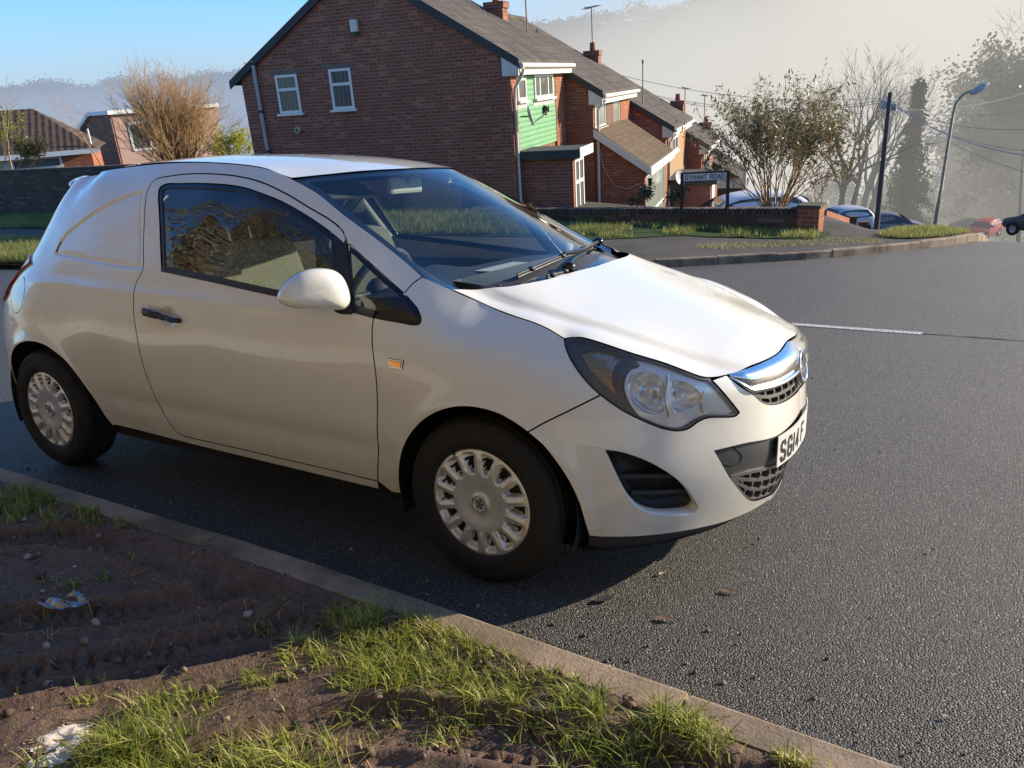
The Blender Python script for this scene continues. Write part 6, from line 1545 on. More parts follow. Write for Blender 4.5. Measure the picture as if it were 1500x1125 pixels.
# tufts located in the photograph: (u, v, radius px, blades, height m)
TUFTS = [(60, 712, 85, 3000, .10), (15, 730, 60, 1900, .10), (130, 745, 55, 1200, .09), (180, 765, 30, 300, .07), (290, 792, 30, 260, .08), (365, 803, 25, 160, .07), (120, 832, 50, 260, .075), (175, 815, 25, 70, .06), (400, 900, 28, 150, .08),
         (520, 905, 70, 1100, .10), (580, 925, 75, 1300, .10), (455, 962, 45, 480, .08), (640, 920, 55, 700, .09), (530, 985, 70, 1100, .11), (610, 985, 75, 1100, .10), (690, 950, 45, 450, .08), (400, 990, 36, 300, .07), (700, 1000, 70, 700, .10), (760, 985, 45, 320, .08),
         (130, 1005, 30, 200, .06), (250, 1010, 45, 420, .07), (300, 1008, 30, 220, .06), (195, 1065, 75, 1500, .15), (230, 1100, 80, 1500, .15), (150, 1090, 40, 500, .12), (400, 1100, 75, 1100, .12), (460, 1115, 50, 500, .11), (330, 1110, 50, 450, .10),
         (690, 1035, 50, 320, .08), (760, 1030, 55, 500, .09), (835, 1000, 50, 420, .09), (830, 1060, 70, 800, .12), (900, 1065, 55, 520, .11), (1000, 1058, 50, 800, .13), (1040, 1085, 45, 500, .11), (960, 1090, 50, 400, .11), (1160, 1108, 45, 420, .09), (1230, 1118, 35, 240, .08), (880, 1010, 35, 220, .08), (560, 1060, 40, 120, .06), (640, 1085, 35, 100, .06), (1060, 1050, 25, 140, .07), (940, 1015, 30, 160, .07)]
X = []; Y = []; HH = []
for u, v, rp, nb, h in TUFTS:
    p = at(u, v+rp*.25, 2, .05); dist = np.linalg.norm(p-CC); rad = rp*dist/CF; nclump = max(3, nb//38)
    cx = p[0]+g.normal(0, rad*.40, nclump); cy_ = p[1]+g.normal(0, rad*.42, nclump); k = g.integers(0, nclump, int(nb*.38)); X.append(cx[k]+g.normal(0, .012, len(k))); Y.append(cy_[k]+g.normal(0, .012, len(k))); HH.append(h*.62*g.uniform(.45, 1.2, len(k)))
n0 = 500; X.append(g.uniform(-2, 2.9, n0)); Y.append(g.uniform(-2.6, -1.15, n0)); HH.append(g.uniform(.02, .05, n0))
X = np.concatenate(X); Y = np.concatenate(Y); HH = np.concatenate(HH); k = Y < neark(X)-.10; X, Y, HH = X[k], Y[k], HH[k]
n = len(X); V, F = blades(g, X, Y, mudz(X, Y)-.004, HH, np.abs(g.normal(.85, .45, n)), g.uniform(.0026, .0048, n)); tn = np.clip(g.normal(.5, .25, n)+.6*fbm(X*3, Y*3, 3), .1, 1); tn[g.random(n) < .09] = 0
tag(bulk('grass', V, F, BLADE, tint=np.repeat(tn, 8)), kind='stuff')
# crumbs, stones and bits of straw on the mud
g = np.random.default_rng(77); m = 5200; X = g.uniform(-2.2, 2.9, m); Y = g.uniform(-2.75, -1.20, m); S = .0022*np.exp(g.exponential(.55, m)); S = np.minimum(S, .018)
O = np.array([(1, 0, 0), (-1, 0, 0), (0, 1, 0), (0, -1, 0), (0, 0, 1), (0, 0, -1)], float); FO = np.array([(0, 2, 4), (2, 1, 4), (1, 3, 4), (3, 0, 4), (2, 0, 5), (1, 2, 5), (3, 1, 5), (0, 3, 5)])
P = (O[None]*S[:, None, None]*g.uniform(.6, 1.4, (m, 6, 1))*[1.2, 1.0, .8]+np.c_[X, Y, mudz(X, Y)+S*.3][:, None]).reshape(-1, 3)
CRUMB = NT('soil_crumbs'); CRUMB = CRUMB.surf(CRUMB.bsdf(CRUMB.ramp(attr(CRUMB), [(0, (.07, .045, .032)), (.8, (.24, .155, .10)), (.9, (.33, .28, .22)), (1, (.42, .38, .32))]), .9))
tag(bulk('soil_crumbs', W(P), (np.arange(m)[:, None, None]*6+FO[None]).reshape(-1, 3), CRUMB, tint=np.repeat(g.random(m), 6)), kind='stuff')
m = 420; X = g.uniform(-2., 2.9, m); Y = g.uniform(-2.7, -1.22, m); A = g.uniform(0, 6.28, m); tw = []
for k in range(m):
    L = g.uniform(.012, .055); q = np.array([(X[k]+math.cos(A[k])*L*t, Y[k]+math.sin(A[k])*L*t) for t in (-1, 0, 1)]); zz = mudz(q[:, 0], q[:, 1])+.004; tw.append((W(np.c_[q, zz]), np.full(3, g.uniform(.0009, .0022)), 0))
V, F = tubes(tw); tag(bulk('straw_bits', V, F, BARKT), kind='stuff')
# grit swept against both kerbs and thinly over the road
m = 3600; t = g.random(m); X = g.uniform(-4, 5, m); Y = neark(X)+.01+g.exponential(.10, m); k = g.random(m) < .22; Y[k] = g.uniform(-1, 5, k.sum()); S = np.minimum(.0016*np.exp(g.exponential(.5, m)), .008)
P = (O[None]*S[:, None, None]*g.uniform(.6, 1.4, (m, 6, 1))+np.c_[X, Y, S*.4][:, None]).reshape(-1, 3)
tag(bulk('road_grit', W(P), (np.arange(m)[:, None, None]*6+FO[None]).reshape(-1, 3), CRUMB, tint=np.repeat(g.random(m), 6)), kind='stuff')
# grass on the opposite verge
def gD2(P): return P[:, 2]-zv(P[:, 0], P[:, 1])
def strip(px, n, h, seed, wdt=.012, den=None):
    g = np.random.default_rng(seed); Q = march(px, gD2, 5, 60, 900); lo, hi = Q[:, :2].min(0), Q[:, :2].max(0); pts = g.uniform(lo, hi, (int(n*6), 2)); pts = pts[inside(Q[:, :2], pts)][:n*3]
    f = fbm(pts[:, 0]*.9, pts[:, 1]*.9+seed, 4); pts = pts[f > (-.06 if den is None else den)][:n]; m = len(pts); H = h*g.uniform(.5, 1.3, m); V, F = blades(g, pts[:, 0], pts[:, 1], zv(pts[:, 0], pts[:, 1])-.01, H, np.abs(g.normal(.5, .3, m)), np.full(m, wdt)); return V, F, np.clip(.5+fbm(pts[:, 0]*2, pts[:, 1]*2, 3)*1.2+g.normal(0, .15, m), 0, 1)
for px, n, h, s_, w, den in (([(-40, 383), (75, 383), (75, 352), (-40, 352)], 9000, .16, 1, .010, -.3), ([(-40, 336), (90, 334), (90, 316), (-40, 317)], 6000, .16, 2, .014, -.3),
        ([(540, 345), (800, 345), (780, 309), (560, 307)], 12000, .20, 3, .014, -.25), ([(835, 350), (1010, 347), (1200, 350), (1200, 338), (1060, 332), (830, 318)], 7000, .14, 4, .012, -.02),
        ([(1040, 366), (1300, 357), (1390, 352), (1370, 346), (1200, 350), (1010, 360)], 1300, .05, 6, .010, .12)):
    V, F, tn = strip(px, n, h, s_, w, den); tag(bulk('grass', V, F, BLADE2, tint=np.repeat(tn, 8)), kind='stuff')
def turf(poly, seed):
    """ground patch with a ragged edge, poly in road-frame x, y"""
    P = smooth(np.array(poly, float), .4, True); P = P+np.c_[fbm(P[:, 0]*2+seed, P[:, 1]*2, 3), fbm(P[:, 0]*2, P[:, 1]*2+seed, 3)]*.35; v2, f = fill(P if area(P) > 0 else P[::-1], (), .45)
    tag(bulk('verge_turf', W(np.c_[v2, zv(v2[:, 0], v2[:, 1])+.014]), f, TURF, smooth=True), kind='structure')
for k, px in enumerate(([(-60, 384), (10, 384), (75, 384), (120, 352), (20, 352), (-60, 351)], [(-60, 336), (20, 335), (100, 334), (110, 313), (20, 314), (-60, 314)], [(530, 346), (660, 346), (800, 346), (790, 305), (660, 305), (550, 303)], [(825, 350), (1010, 347), (1200, 350), (1200, 338), (1060, 330), (820, 316)])):
    turf(march(px, gD2, 5, 70, 900)[:, :2], k)
MOUND = [(1.35, 11.0), (1.75, 10.9), (2.2, 11.35), (2.5, 12.0), (2.55, 12.8), (2.1, 13.1), (1.6, 12.6), (1.35, 11.8)]
MP = smooth(np.array(MOUND), .1, True)
def zmound(x, y):
    q = np.clip(sdist(MP, x, y)/.8, 0, 1); return zv(x, y)+.015+.06*q*q*(3-2*q)
v2, f = fill(MP if area(MP) > 0 else MP[::-1], (), .14); tag(bulk('grass_mound', W(np.c_[v2, zmound(v2[:, 0], v2[:, 1])]), f, TURF, smooth=True), kind='structure')
g = np.random.default_rng(6); pts = g.uniform(MP.min(0), MP.max(0), (11000, 2)); pts = pts[inside(MP, pts)]; m = len(pts); V, F = blades(g, pts[:, 0], pts[:, 1], zmound(pts[:, 0], pts[:, 1])-.01, .075*g.uniform(.4, 1.4, m), np.abs(g.normal(.5, .3, m)), np.full(m, .009)); tag(bulk('grass', V, F, BLADE2, tint=np.repeat(np.clip(g.normal(.6, .25, m), 0, 1), 8)), kind='stuff')
# ------------------------------------------------------------------ garden walls
A = march([(1193, 342)], gD2, 5, 60, 900)[0]; B_ = march([(832, 322)], gD2, 5, 60, 900)[0]
Aw, Bw = W(A), W(B_); dxy = (Bw-Aw)[:2]; wl = np.linalg.norm(dxy); waz = math.degrees(math.atan2(dxy[1], dxy[0]))
def wall_thing(name, P, az, length, h0, h1, drop0, drop1, label, mat, cope, th=.215, cat='wall'):
    """wall from P along az; h0,h1 top heights (relative to P) at both ends, drop = foot heights"""
    o = empty(name, frame(P, az), label, cat); mb = MB()
    mb.hexa([(0, 0, drop0), (length, 0, drop1), (length, th, drop1), (0, th, drop0), (0, 0, h0-.105), (length, 0, h1-.105), (length, th, h1-.105), (0, th, h0-.105)]); mb.build('brickwork', mat, o)
    if cope:
        mb = MB(); r = random.Random(3); n = int(length/.078)
        for k in range(n):
            x = (k+.5)*length/n; z = h0+(h1-h0)*x/length; j = r.uniform(-.008, .008); mb.box((x, th/2+j*.5, z-.052+j*.6), (.066, th+.012, .103), r.randrange(3), bev=.008 if length < 14 else 0)
        mb.build('coping', [COPE1, COPE2, COPE3], o)
    return o
COPE1 = plain('coping_brick', (.15, .085, .06), .9, var=.35, scale=4, bump=.3); COPE2 = plain('coping_brick_mossy', (.10, .085, .05), .95, var=.4, scale=5, bump=.3); COPE3 = plain('coping_brick_dark', (.085, .06, .05), .95, var=.3, bump=.3)
# local x runs to the left from the pier; viewer's face is at +y or -y depending on az, so give the thickness away from the viewer
top_r = vhit(Aw, waz, 1193, 305)[2]-Aw[2]; top_l = vhit(Aw, waz, 832, 306)[2]-Aw[2]
sl = (top_l-top_r)/wl; Lw = wl+7.0
wall_thing('garden_wall', Aw+np.array([math.cos(R(waz)), math.sin(R(waz)), 0])*.30, waz, Lw, top_r+sl*.3, top_r+sl*(Lw+.3), -1.2, Bw[2]-Aw[2]-.8, 'long low brick wall with upright coping bricks behind the street sign', BRICKW, True, th=-.215)
o = empty('wall_pier', frame(Aw, waz), 'sunlit brick pier at the right end of the long low wall', 'pier'); mb = MB(); mb.box2((-.06, .03, -1), (.295, -.30, top_r-.0)); mb.build('brickwork', BRICK2, o)
mb = MB(); mb.box2((-.08, .05, top_r+.002), (.31, -.32, top_r+.05)); mb.build('cap', COPE2, o)
a = wpt(1209, 338, 17.2); b = wpt(1243, 336, 20.5); dd = (b-a)[:2]; az2 = math.degrees(math.atan2(dd[1], dd[0])); l2 = np.linalg.norm(dd)
h0 = vhit(a, az2, 1209, 304)[2]-a[2]; h1 = vhit(a, az2, 1243, 316)[2]-a[2]
wall_thing('garden_wall', a, az2, l2, h0, h1, -1.2, -2.2, 'short sunlit brick wall running back behind the pier', BRICK2, False)
for u0, u1, vt, dp, lb in ((1244, 1253, 318, 21.5, 'taller dark gate pier past the short sunlit wall'), (1258, 1269, 326, 24.0, 'lower dark gate pier nearest the telegraph pole')):
    p = wpt((u0+u1)/2, 336, dp); t = wpt((u0+u1)/2, vt, dp); w_ = (u1-u0)*dp/CF; o = empty('gate_pier', frame(p, FAZ), lb, 'pier'); mb = MB(); mb.box2((-w_/2, -w_/2, -1.5), (w_/2, w_/2, t[2]-p[2])); mb.build('brickwork', BRICKW, o); mb = MB(); mb.box2((-w_/2-.03, -w_/2-.03, t[2]-p[2]+.002), (w_/2+.03, w_/2+.03, t[2]-p[2]+.05)); mb.build('cap', COPE3, o)
# dark wall on the left
A = W(march([(70, 314)], gD2, 5, 70, 900)[0]); B_ = W(march([(-60, 317)], gD2, 5, 70, 900)[0]); dd = (A-B_)[:2]; az3 = math.degrees(math.atan2(dd[1], dd[0])); L3w = np.linalg.norm(dd)
h0 = vhit(B_, az3, -60, 251)[2]-B_[2]; h1 = vhit(B_, az3, 110, 243.5)[2]-B_[2]; q = vhit(B_, az3, 110, 300); l110 = np.linalg.norm((q-B_)[:2]); s3 = (h1-h0)/l110; LL = L3w+8.5
Bm = B_-np.array([math.cos(R(az3)), math.sin(R(az3)), 0])*8
o = wall_thing('boundary_wall', Bm, az3, LL+8, h0-s3*8, h0+s3*LL, -1.5, -1.2, 'long dark brick wall on the left across the road', BRICKD, False)
mb = MB(); mb.hexa([(0, -.02, h0-s3*8-.104), (LL+8, -.02, h0+s3*LL-.104), (LL+8, .235, h0+s3*LL-.104), (0, .235, h0-s3*8-.104), (0, -.02, h0-s3*8-.03), (LL+8, -.02, h0+s3*LL-.03), (LL+8, .235, h0+s3*LL-.03), (0, .235, h0-s3*8-.03)]); mb.build('coping', COPE3, o)

# ------------------------------------------------------------------ street name sign
p1 = W(march([(1064, 335)], gD2, 5, 60, 900)[0]); p0 = W(march([(999, 332)], gD2, 5, 60, 900)[0])
dpth = (Rd(p1)-CC) @ CR[2]; p0 = wpt(998, 331, dpth+.10); dd = (p1-p0)[:2]; saz = math.degrees(math.atan2(dd[1], dd[0])); sl_ = np.linalg.norm(dd)
o = empty('street_sign', frame(p0, saz), 'low street name sign on two dark posts in front of the brick wall', 'sign')
zt0 = vhit(p0, saz, 1001, 251.5)[2]-p0[2]; zt1 = vhit(p0, saz, 1070, 252)[2]-p0[2]; zp = vhit(p0, saz, 1035, 264)[2]-p0[2]; ztm = (zt0+zt1)/2
RUST = plain('dark_rusty_steel', (.055, .035, .03), .7, .2, var=.4)
for x, zt in ((0, ztm+.01), (sl_, ztm+.01)):
    mb = MB(); mb.box2((x-.028, -.02, -.6), (x+.028, .02, zt)); mb.build('post', RUST, o)
mb = MB(); mb.box2((.031, -.020, ztm-.020), (sl_-.031, .012, ztm+.008)); mb.build('top_rail', RUST, o)
SIGNW = plain('faded_sign_enamel', (.80, .78, .72), .55, var=.3, scale=6); SIGNK = plain('faded_sign_black', (.10, .10, .10), .6)
mb = MB(); mb.box2((.031, -.012, zp), (sl_-.031, -.002, ztm-.022)); plt = mb.build('name_plate', SIGNW, o)
mb = MB(); mb.box2((.031, -.013, zp-.012), (sl_-.031, -.001, zp-.001)); mb.build('plate_edge', RUST, o)
LET = {'G': [(9, 8, 7, 10, 3, 10, 0, 7, 0, 3, 3, 0, 7, 0, 9, 2, 9, 5, 6, 5)], 'Y': [(0, 10, 4.5, 5, 9, 10), (4.5, 5, 4.5, 0)], 'N': [(0, 0, 0, 10, 9, 0, 9, 10)], 'A': [(0, 0, 4.5, 10, 9, 0), (2, 4, 7, 4)], 'T': [(0, 10, 9, 10), (4.5, 10, 4.5, 0)],
       'R': [(0, 0, 0, 10, 7, 10, 9, 8, 9, 6.5, 7, 5, 0, 5), (4.5, 5, 9, 0)], 'O': [(3, 0, 0, 3, 0, 7, 3, 10, 6, 10, 9, 7, 9, 3, 6, 0, 3, 0)], 'D': [(0, 0, 0, 10, 6, 10, 9, 7, 9, 3, 6, 0, 0, 0)]}
def strokes(mb, text, x0, z0, h, w, adv, t, yf, space=.6):
    x = x0
    for ch in text:
        if ch == ' ': x += adv*space; continue
        for i_, g_ in enumerate(LET[ch]):
            P = np.array(g_, float).reshape(-1, 2)/10; P = P*[w/.9, h]+[x, z0]
            for i in range(len(P)-1):
                d = P[i+1]-P[i]; d /= np.linalg.norm(d); n_ = np.array([-d[1], d[0]])*t/2; a, b = P[i]-d*t*.4, P[i+1]+d*t*.4; yy = yf-.0004*(i+3*i_)
                mb.add([(q[0], yy, q[1]) for q in (a-n_, b-n_, b+n_, a+n_)], [(0, 1, 2, 3)])
        x += adv
hh = ztm-.022-zp; adv = (sl_-.10)/(11-.35); mb = MB(); strokes(mb, 'GYNANT ROAD', .055, zp+hh*.20, hh*.58, adv*.70, adv, hh*.12, -.0135); mb.build('lettering', SIGNK, plt)

# ------------------------------------------------------------------ poles, lamps and wires
def pole_line(pts_px, dp): return [wpt(u, v, dp) for u, v in pts_px]
a, b = wpt(1282.5, 346, 38), wpt(1304, 136, 38); a = a-(b-a)*.25; t = tag(empty('telegraph_pole', Matrix.Translation(Vector(a.tolist()))), 'tall dark wooden telegraph pole leaning right, boxes near its top', 'pole')
mb = MB(); mb.tube([(0, 0, 0), tuple((b-a)*.5), tuple(b-a)], [.15, .125, .10], 10); mb.build('pole', WOOD, t)
top = b-a; mb = MB(); c = top-np.array([0, 0, .55]); side = W(CR[0]); mb.box(c-side*.22, (.30, .22, .36)); mb.box(c+side*.24+np.array([0, 0, -.12]), (.28, .24, .34)); mb.build('cable_box', GREYP, t)
mb = MB()
for k in range(7): mb.tube([top*(.42+k*.06)-side*.22*(k % 2), top*(.42+k*.06)+side*.22*((k+1) % 2)], .012, 5)
mb.build('foot_peg', STEEL, t); PT = b
def lamp(base_px, knee, tip, dp, label):
    a, k, e = wpt(*base_px, dp), wpt(*knee, dp), wpt(*tip, dp); a2 = a-(k-a)*.25; t = tag(empty('street_lamp', Matrix.Translation(Vector(a2.tolist()))), label, 'street lamp'); r0 = .056*dp/29
    up_ = (k-a)/np.linalg.norm(k-a); L = [a2-a2, (a-a2), (k-a2)-up_*.5]; bend = smooth(np.array([k-up_*.5, k-up_*.05+(e-k)*.06, k+(e-k)*.35+up_*.14, e-(e-k)*.25+up_*.02])-a2, .15)
    mb = MB(); mb.tube(np.r_[[L[0]], [a+up_*.05-a2], [a+up_*1.0-a2]], [r0*1.5, r0*1.45, r0*1.35], 10); mb.build('base_door', STEEL, t)
    mb = MB(); mb.tube(np.r_[[a+up_*1.0-a2], [L[2]], bend], np.linspace(r0, r0*.62, len(bend)+2), 10); mb.build('column', STEEL, t)
    d = (e-k)/np.linalg.norm(e-k); q = e-a2; mb = MB(); mb.tube([q-d*.55, q-d*.35, q, q+d*.25], [.05, .12, .13, .05], 10); mb.build('lantern', GREYP, t)
lamp((1369, 334), (1399, 150), (1440, 127), 29, 'leaning grey street lamp with a curved arm above the grassy mound')
lamp((1493, 330), (1499, 220), (1512, 205), 62, 'thin pale lamp post at the right edge beyond the dark car')
WIREM = plain('pale_cable', (.40, .39, .37), .5)
def wire(a, b, sag, label, r=.014):
    q = [a+(b-a)*t-np.array([0, 0, sag*4*t*(1-t)]) for t in np.linspace(0, 1, 20)]; q = np.array(q); o = MB().tube(q, r, 4).build('overhead_wire', WIREM); tag(o, label, 'wire', 'wires fanning out from the telegraph pole')
for i, (u, v, dp, lb) in enumerate(((1540, 262, 24, 'lowest wire sloping down right from the telegraph pole'), (1540, 232, 24, 'bright thick wire sloping down right from the pole'), (1540, 224, 26, 'wire just above the bright thick one'), (1540, 186, 34, 'wire crossing the ivy-clad tree at mid height'), (1540, 152, 40, 'second highest wire to the right of the pole'),
        (1540, 122, 44, 'topmost wire running almost level to the right of the pole'))): wire(PT-np.array([0, 0, .25+.1*i]), wpt(u, v, dp), .5, lb, .020 if i == 1 else .012)
for i, (u, v, dp, lb) in enumerate(((890, 105, 40, 'highest thin wire running left from the pole over the terrace'), (948, 137, 44, 'middle thin wire running left from the pole over the terrace'), (960, 142, 44, 'lowest thin wire running left from the pole over the terrace'))): wire(PT-np.array([0, 0, .2+.1*i]), wpt(u, v, dp), .6, lb, .013)

# ------------------------------------------------------------------ parked cars
def car_paint(name, c): return plain(name, c, .45, var=.05, coat=.25)
CGL = plain('parked_car_glass', (.025, .03, .035), .06, spec=.8); CHUB = plain('parked_car_hub', (.35, .35, .35), .35, .6); LAMPW = plain('parked_car_lamp', (.7, .7, .68), .15)
def parked(P, az, L, Wd, H, paint, label, kind='hatch', wheel_r=.31):
    o = empty('parked_car', frame(P, az), label, 'car', 'cars parked down the hill'); hw = Wd/2
    # local x forward, profile as stations: x, lower z, belt z, roof z (0 = none), half width factor
    if kind == 'suv': S = [(-.5, .38, .95, 0, .82), (-.49, .3, 1.0, 1.05, .93), (-.44, .26, 1.02, 1.40, .98), (-.36, .24, 1.03, 1.56, 1), (-.18, .22, 1.02, 1.64, 1), (.02, .22, 1.0, 1.62, 1), (.12, .22, .99, 1.50, 1), (.26, .22, .97, .99, 1), (.40, .24, .88, 0, .97), (.48, .28, .74, 0, .86), (.5, .36, .62, 0, .74)]
    else: S = [(-.5, .36, .80, 0, .80), (-.49, .28, .92, .98, .92), (-.45, .24, .95, 1.25, .97), (-.36, .22, .96, 1.42, 1), (-.15, .20, .95, 1.48, 1), (.04, .20, .93, 1.44, 1), (.14, .20, .92, 1.30, 1), (.28, .20, .90, .92, 1), (.40, .22, .82, 0, .96), (.48, .26, .68, 0, .84), (.5, .34, .56, 0, .72)]
    k = H/(1.64 if kind == 'suv' else 1.48)
    ring = []
    for x, z0, zb_, zr, f in S:
        w = hw*f; zr_ = max(zr, zb_+.01); wr = w*(.74 if zr > zb_+.06 else .93); zb2, z02, zr2 = zb_*k, z0*k, zr_*k
        ring.append([(x*L, y*sg_, z) for sg_, pts in ((-1, [(w*.90, z02), (w, z02+.12), (w, z02+(zb2-z02)*.6), (w*.965, zb2), (wr+(w*.955-wr)*.08, zb2+(zr2-zb2)*.90), (wr*.82, zr2)]),) for y, z in pts])
    V = []; n = 12
    for rg in ring: V += rg+[(x, -y, z) for x, y, z in rg[::-1]]
    F = []; mi = []
    m = len(S)
    for i in range(m-1):
        for j in range(n):
            F.append((i*n+j, i*n+(j+1) % n, (i+1)*n+(j+1) % n, (i+1)*n+j))
    F += [tuple(range(n))[::-1], tuple(range((m-1)*n, m*n))]
    b = mesh_obj('body', V, F, paint, o, smooth=True); md = b.modifiers.new('smooth', 'SUBSURF'); md.levels = md.render_levels = 1
    V = np.array(V).reshape(m, n, 3)
    def glass(name, quads):
        mb = MB()
        for q in quads: mb.quad(q)
        mb.build(name, CGL, o)
    for sg in (0, 1):                            # side glass, just proud of the cabin side
        top = []; bot = []
        for i in range(2, 8):
            a = V[i, 3 if sg == 0 else 8]; c = V[i, 4 if sg == 0 else 7]; out = np.array([0, (-1 if sg == 0 else 1)*.012, 0])
            bot.append(a*.93+c*.07+out); top.append(a*.14+c*.86+out)
        top[0] = top[0]*.4+bot[0]*.6; P_ = [tuple(p) for p in bot]+[tuple(p) for p in top[::-1]]; glass('side_window', [P_])
    a, b2 = V[6], V[7]; off = np.array([.03, 0, .025]); glass('windscreen', [[tuple(b2[4]*.9+a[4]*.1+off), tuple(b2[7]*.9+a[7]*.1+off), tuple(a[6]*1+off*.6), tuple(a[5]+off*.6)]])
    a, b2 = V[2], V[1]; off = np.array([-.03, 0, .03]); glass('rear_window', [[tuple(b2[4]*.8+a[4]*.2+off), tuple(b2[7]*.8+a[7]*.2+off), tuple(a[6]+off*.3), tuple(a[5]+off*.3)]])
    for sx in (-.30, .31):
        for sg in (-1, 1):
            w = empty('wheel', None); w.parent = o; w.location = (sx*L, sg*(hw-.10), wheel_r)
            mb = MB(); mb.lathe([(wheel_r*.62, .10), (wheel_r*.9, .105), (wheel_r, .08), (wheel_r, -.08), (wheel_r*.6, -.1)], (0, 0, 0), (0, sg, 0), 20); mb.build('tyre', RUBBER, w)
            mb = MB(); mb.lathe([(0, .085), (wheel_r*.2, .09), (wheel_r*.55, .088), (wheel_r*.63, .098)], (0, 0, 0), (0, sg, 0), 20); mb.build('rim', CHUB, w)
            mb = MB(); mb.lathe([(wheel_r*1.16, .097), (wheel_r*1.02, .101), (wheel_r*1.0, .05)], (0, 0, .01), (0, sg, 0), 20); mb.build('arch', DARKIN, w)
    for sg in (-1, 1):
        mb = MB(); mb.box((.455*L, sg*hw*.68, .66*k), (.26, .30, .13), 0, bev=.04); mb.build('headlight', LAMPW, o)
        mb = MB(); mb.box((-.478*L, sg*hw*.76, .80*k), (.14, .22, .22), 0, bev=.04); mb.build('tail_light', REDL, o)
        mb = MB(); mb.box((.13*L, sg*(hw+.09), .97*k), (.12, .18, .13), 0, bev=.03); mb.build('door_mirror', paint, o)
    return o
WH = car_paint('white_parked_paint', (.74, .74, .72)); GB = car_paint('grey_blue_parked_paint', (.20, .20, .21)); RD = car_paint('red_parked_paint', (.70, .025, .03)); DK = car_paint('dark_parked_paint', (.03, .033, .038)); PB = car_paint('pale_blue_parked_paint', (.55, .55, .54))
VAZ = CAZ-90                                     # direction to the right across the view
p = wpt(1082, 330, 24.5); parked(p+np.array([0, 0, -.5]), VAZ+178, 4.2, 1.75, 1.55, WH, 'white hatchback half hidden behind the low wall and evergreen shrub')
p = wpt(1228, 343, 42); parked(p+np.array([0, 0, 0]), VAZ+188, 3.2, 1.75, 1.5, PB, 'pale silver car whose roof shows behind the short sunlit wall', 'suv')
p = wpt(1297, 341, 46); parked(p+np.array([0, 0, -.32]), VAZ-8, 4.5, 1.85, 1.62, GB, 'grey-blue crossover parked behind the telegraph pole', 'suv', .34)
p = wpt(1439, 347, 63); parked(p, VAZ+215, 3.6, 1.6, 1.45, RD, 'small red hatchback parked at the far end of the road')
p = wpt(1535, 346, 40); parked(p, VAZ+112, 4.3, 1.8, 1.6, DK, 'dark car cut off by the right edge of the picture', 'suv')
p = wpt(1412, 345, 70); parked(p, VAZ+200, 4.0, 1.7, 1.45, DK, 'dim dark car in the haze behind the red hatchback')

# ------------------------------------------------------------------ far hillside with woods, half lost in the mist
def ridge(name, px, dist, depth_back, foot_v, mat, seed):
    g = np.random.default_rng(seed); Q = smooth(np.array(px, float), 6.); rows = []
    for t in np.linspace(0, 1, 14):
        row = []
        for u, v in Q: row.append(wpt(u, v+(foot_v-v)*(1-t), dist*(.62+.38*t)))
        rows.append(np.array(row))
    P = np.concatenate(rows); n = len(Q); P[:, 2] += 4*fbm(P[:, 0]*.02, P[:, 1]*.02, 4)
    o = bulk(name, P, gridF(14, n), mat, smooth=True); tag(o, kind='structure'); return Q, rows
HILLM = NT('wooded_hillside'); _n = HILLM; _g = _n.geo(); _c = _n.mix(_n.noise(.05, 6, .65, _g), (.05, .055, .045), (.14, .12, .095)); HILLM = _n.surf(_n.bsdf(_n.mix(_n.ramp(_n.noise(.012, 3, .5, _g), [(.5, 0), (.6, .6)]), _c, (.11, .13, .07)), 1, 0, None, 0))
LEAF_F = mk_leaf('far_wood', (.045, .045, .035), (.12, .10, .075), 0, .9)
RIDL = [(-150, 140), (0, 139), (60, 138), (110, 139), (160, 136), (220, 132), (300, 125), (420, 112)]
RIDR = [(560, 60), (700, 46), (780, 47), (840, 38), (900, 32), (1000, 22), (1080, 10), (1200, -12), (1400, -40), (1650, -60)]
woods = []
for nm, rid, dist, fv, sd_ in (('far_hill', RIDL, 620, 235, 1), ('far_hill', RIDR, 520, 300, 2)):
    Q, rows = ridge(nm, rid, dist, 0, fv, HILLM, sd_); g = np.random.default_rng(sd_+30); C = []; S = []
    for k in range(1500 if sd_ == 1 else 1500):
        if g.random() < .45: i = g.integers(len(Q)); p = rows[-1][i]+g.normal(0, 3, 3)*[1, 1, .2]
        else: j = g.integers(5, 14); i = g.integers(len(Q)); p = rows[j][i]+g.normal(0, 5, 3)*[1, 1, .3]
        gap = fbm(np.array([Q[i, 0]*.03]), np.array([sd_*7.]), 3)[0]; s = g.uniform(2.5, 5.0)*(1+1.6*gap)
        nl = 60; c = p+np.array([0, 0, s*.9])+g.normal(0, 1, (nl, 3))*[s*.46, s*.46, s*.52]; C.append(c)
    C = np.concatenate(C); V, F, n = leaves(g, C, 1.35, aspect=.9); tag(bulk('far_woodland', V, F, LEAF_F, tint=np.repeat(g.random(n), 6)), kind='stuff')
for u, v, w_, h_, lb in ((1051, 8, 12, 11, 'pale block of flats on the misty hilltop'), (1000, 9, 9, 4, 'small white house left of the pale hilltop block'), (936, 22, 7, 5, 'tiny white house on the misty ridge above the second chimney'), (834, 37, 6, 4, 'tiny white house on the misty ridge above the first aerial')):
    d_ = 515; c = wpt(u, v+h_/2, d_); o = empty('hilltop_house', frame(c, CAZ-90), lb, 'house'); ww, hh = w_*d_/CF, h_*d_/CF; mb = MB(); mb.box2((-ww/2, 0, -2), (ww/2, ww, hh)); mb.build('wall', WHITEP, o); mb = MB(); mb.box2((-ww/2-.3, -.3, hh+.01), (ww/2+.3, ww+.3, hh+.5)); mb.build('roof', GREYP, o)

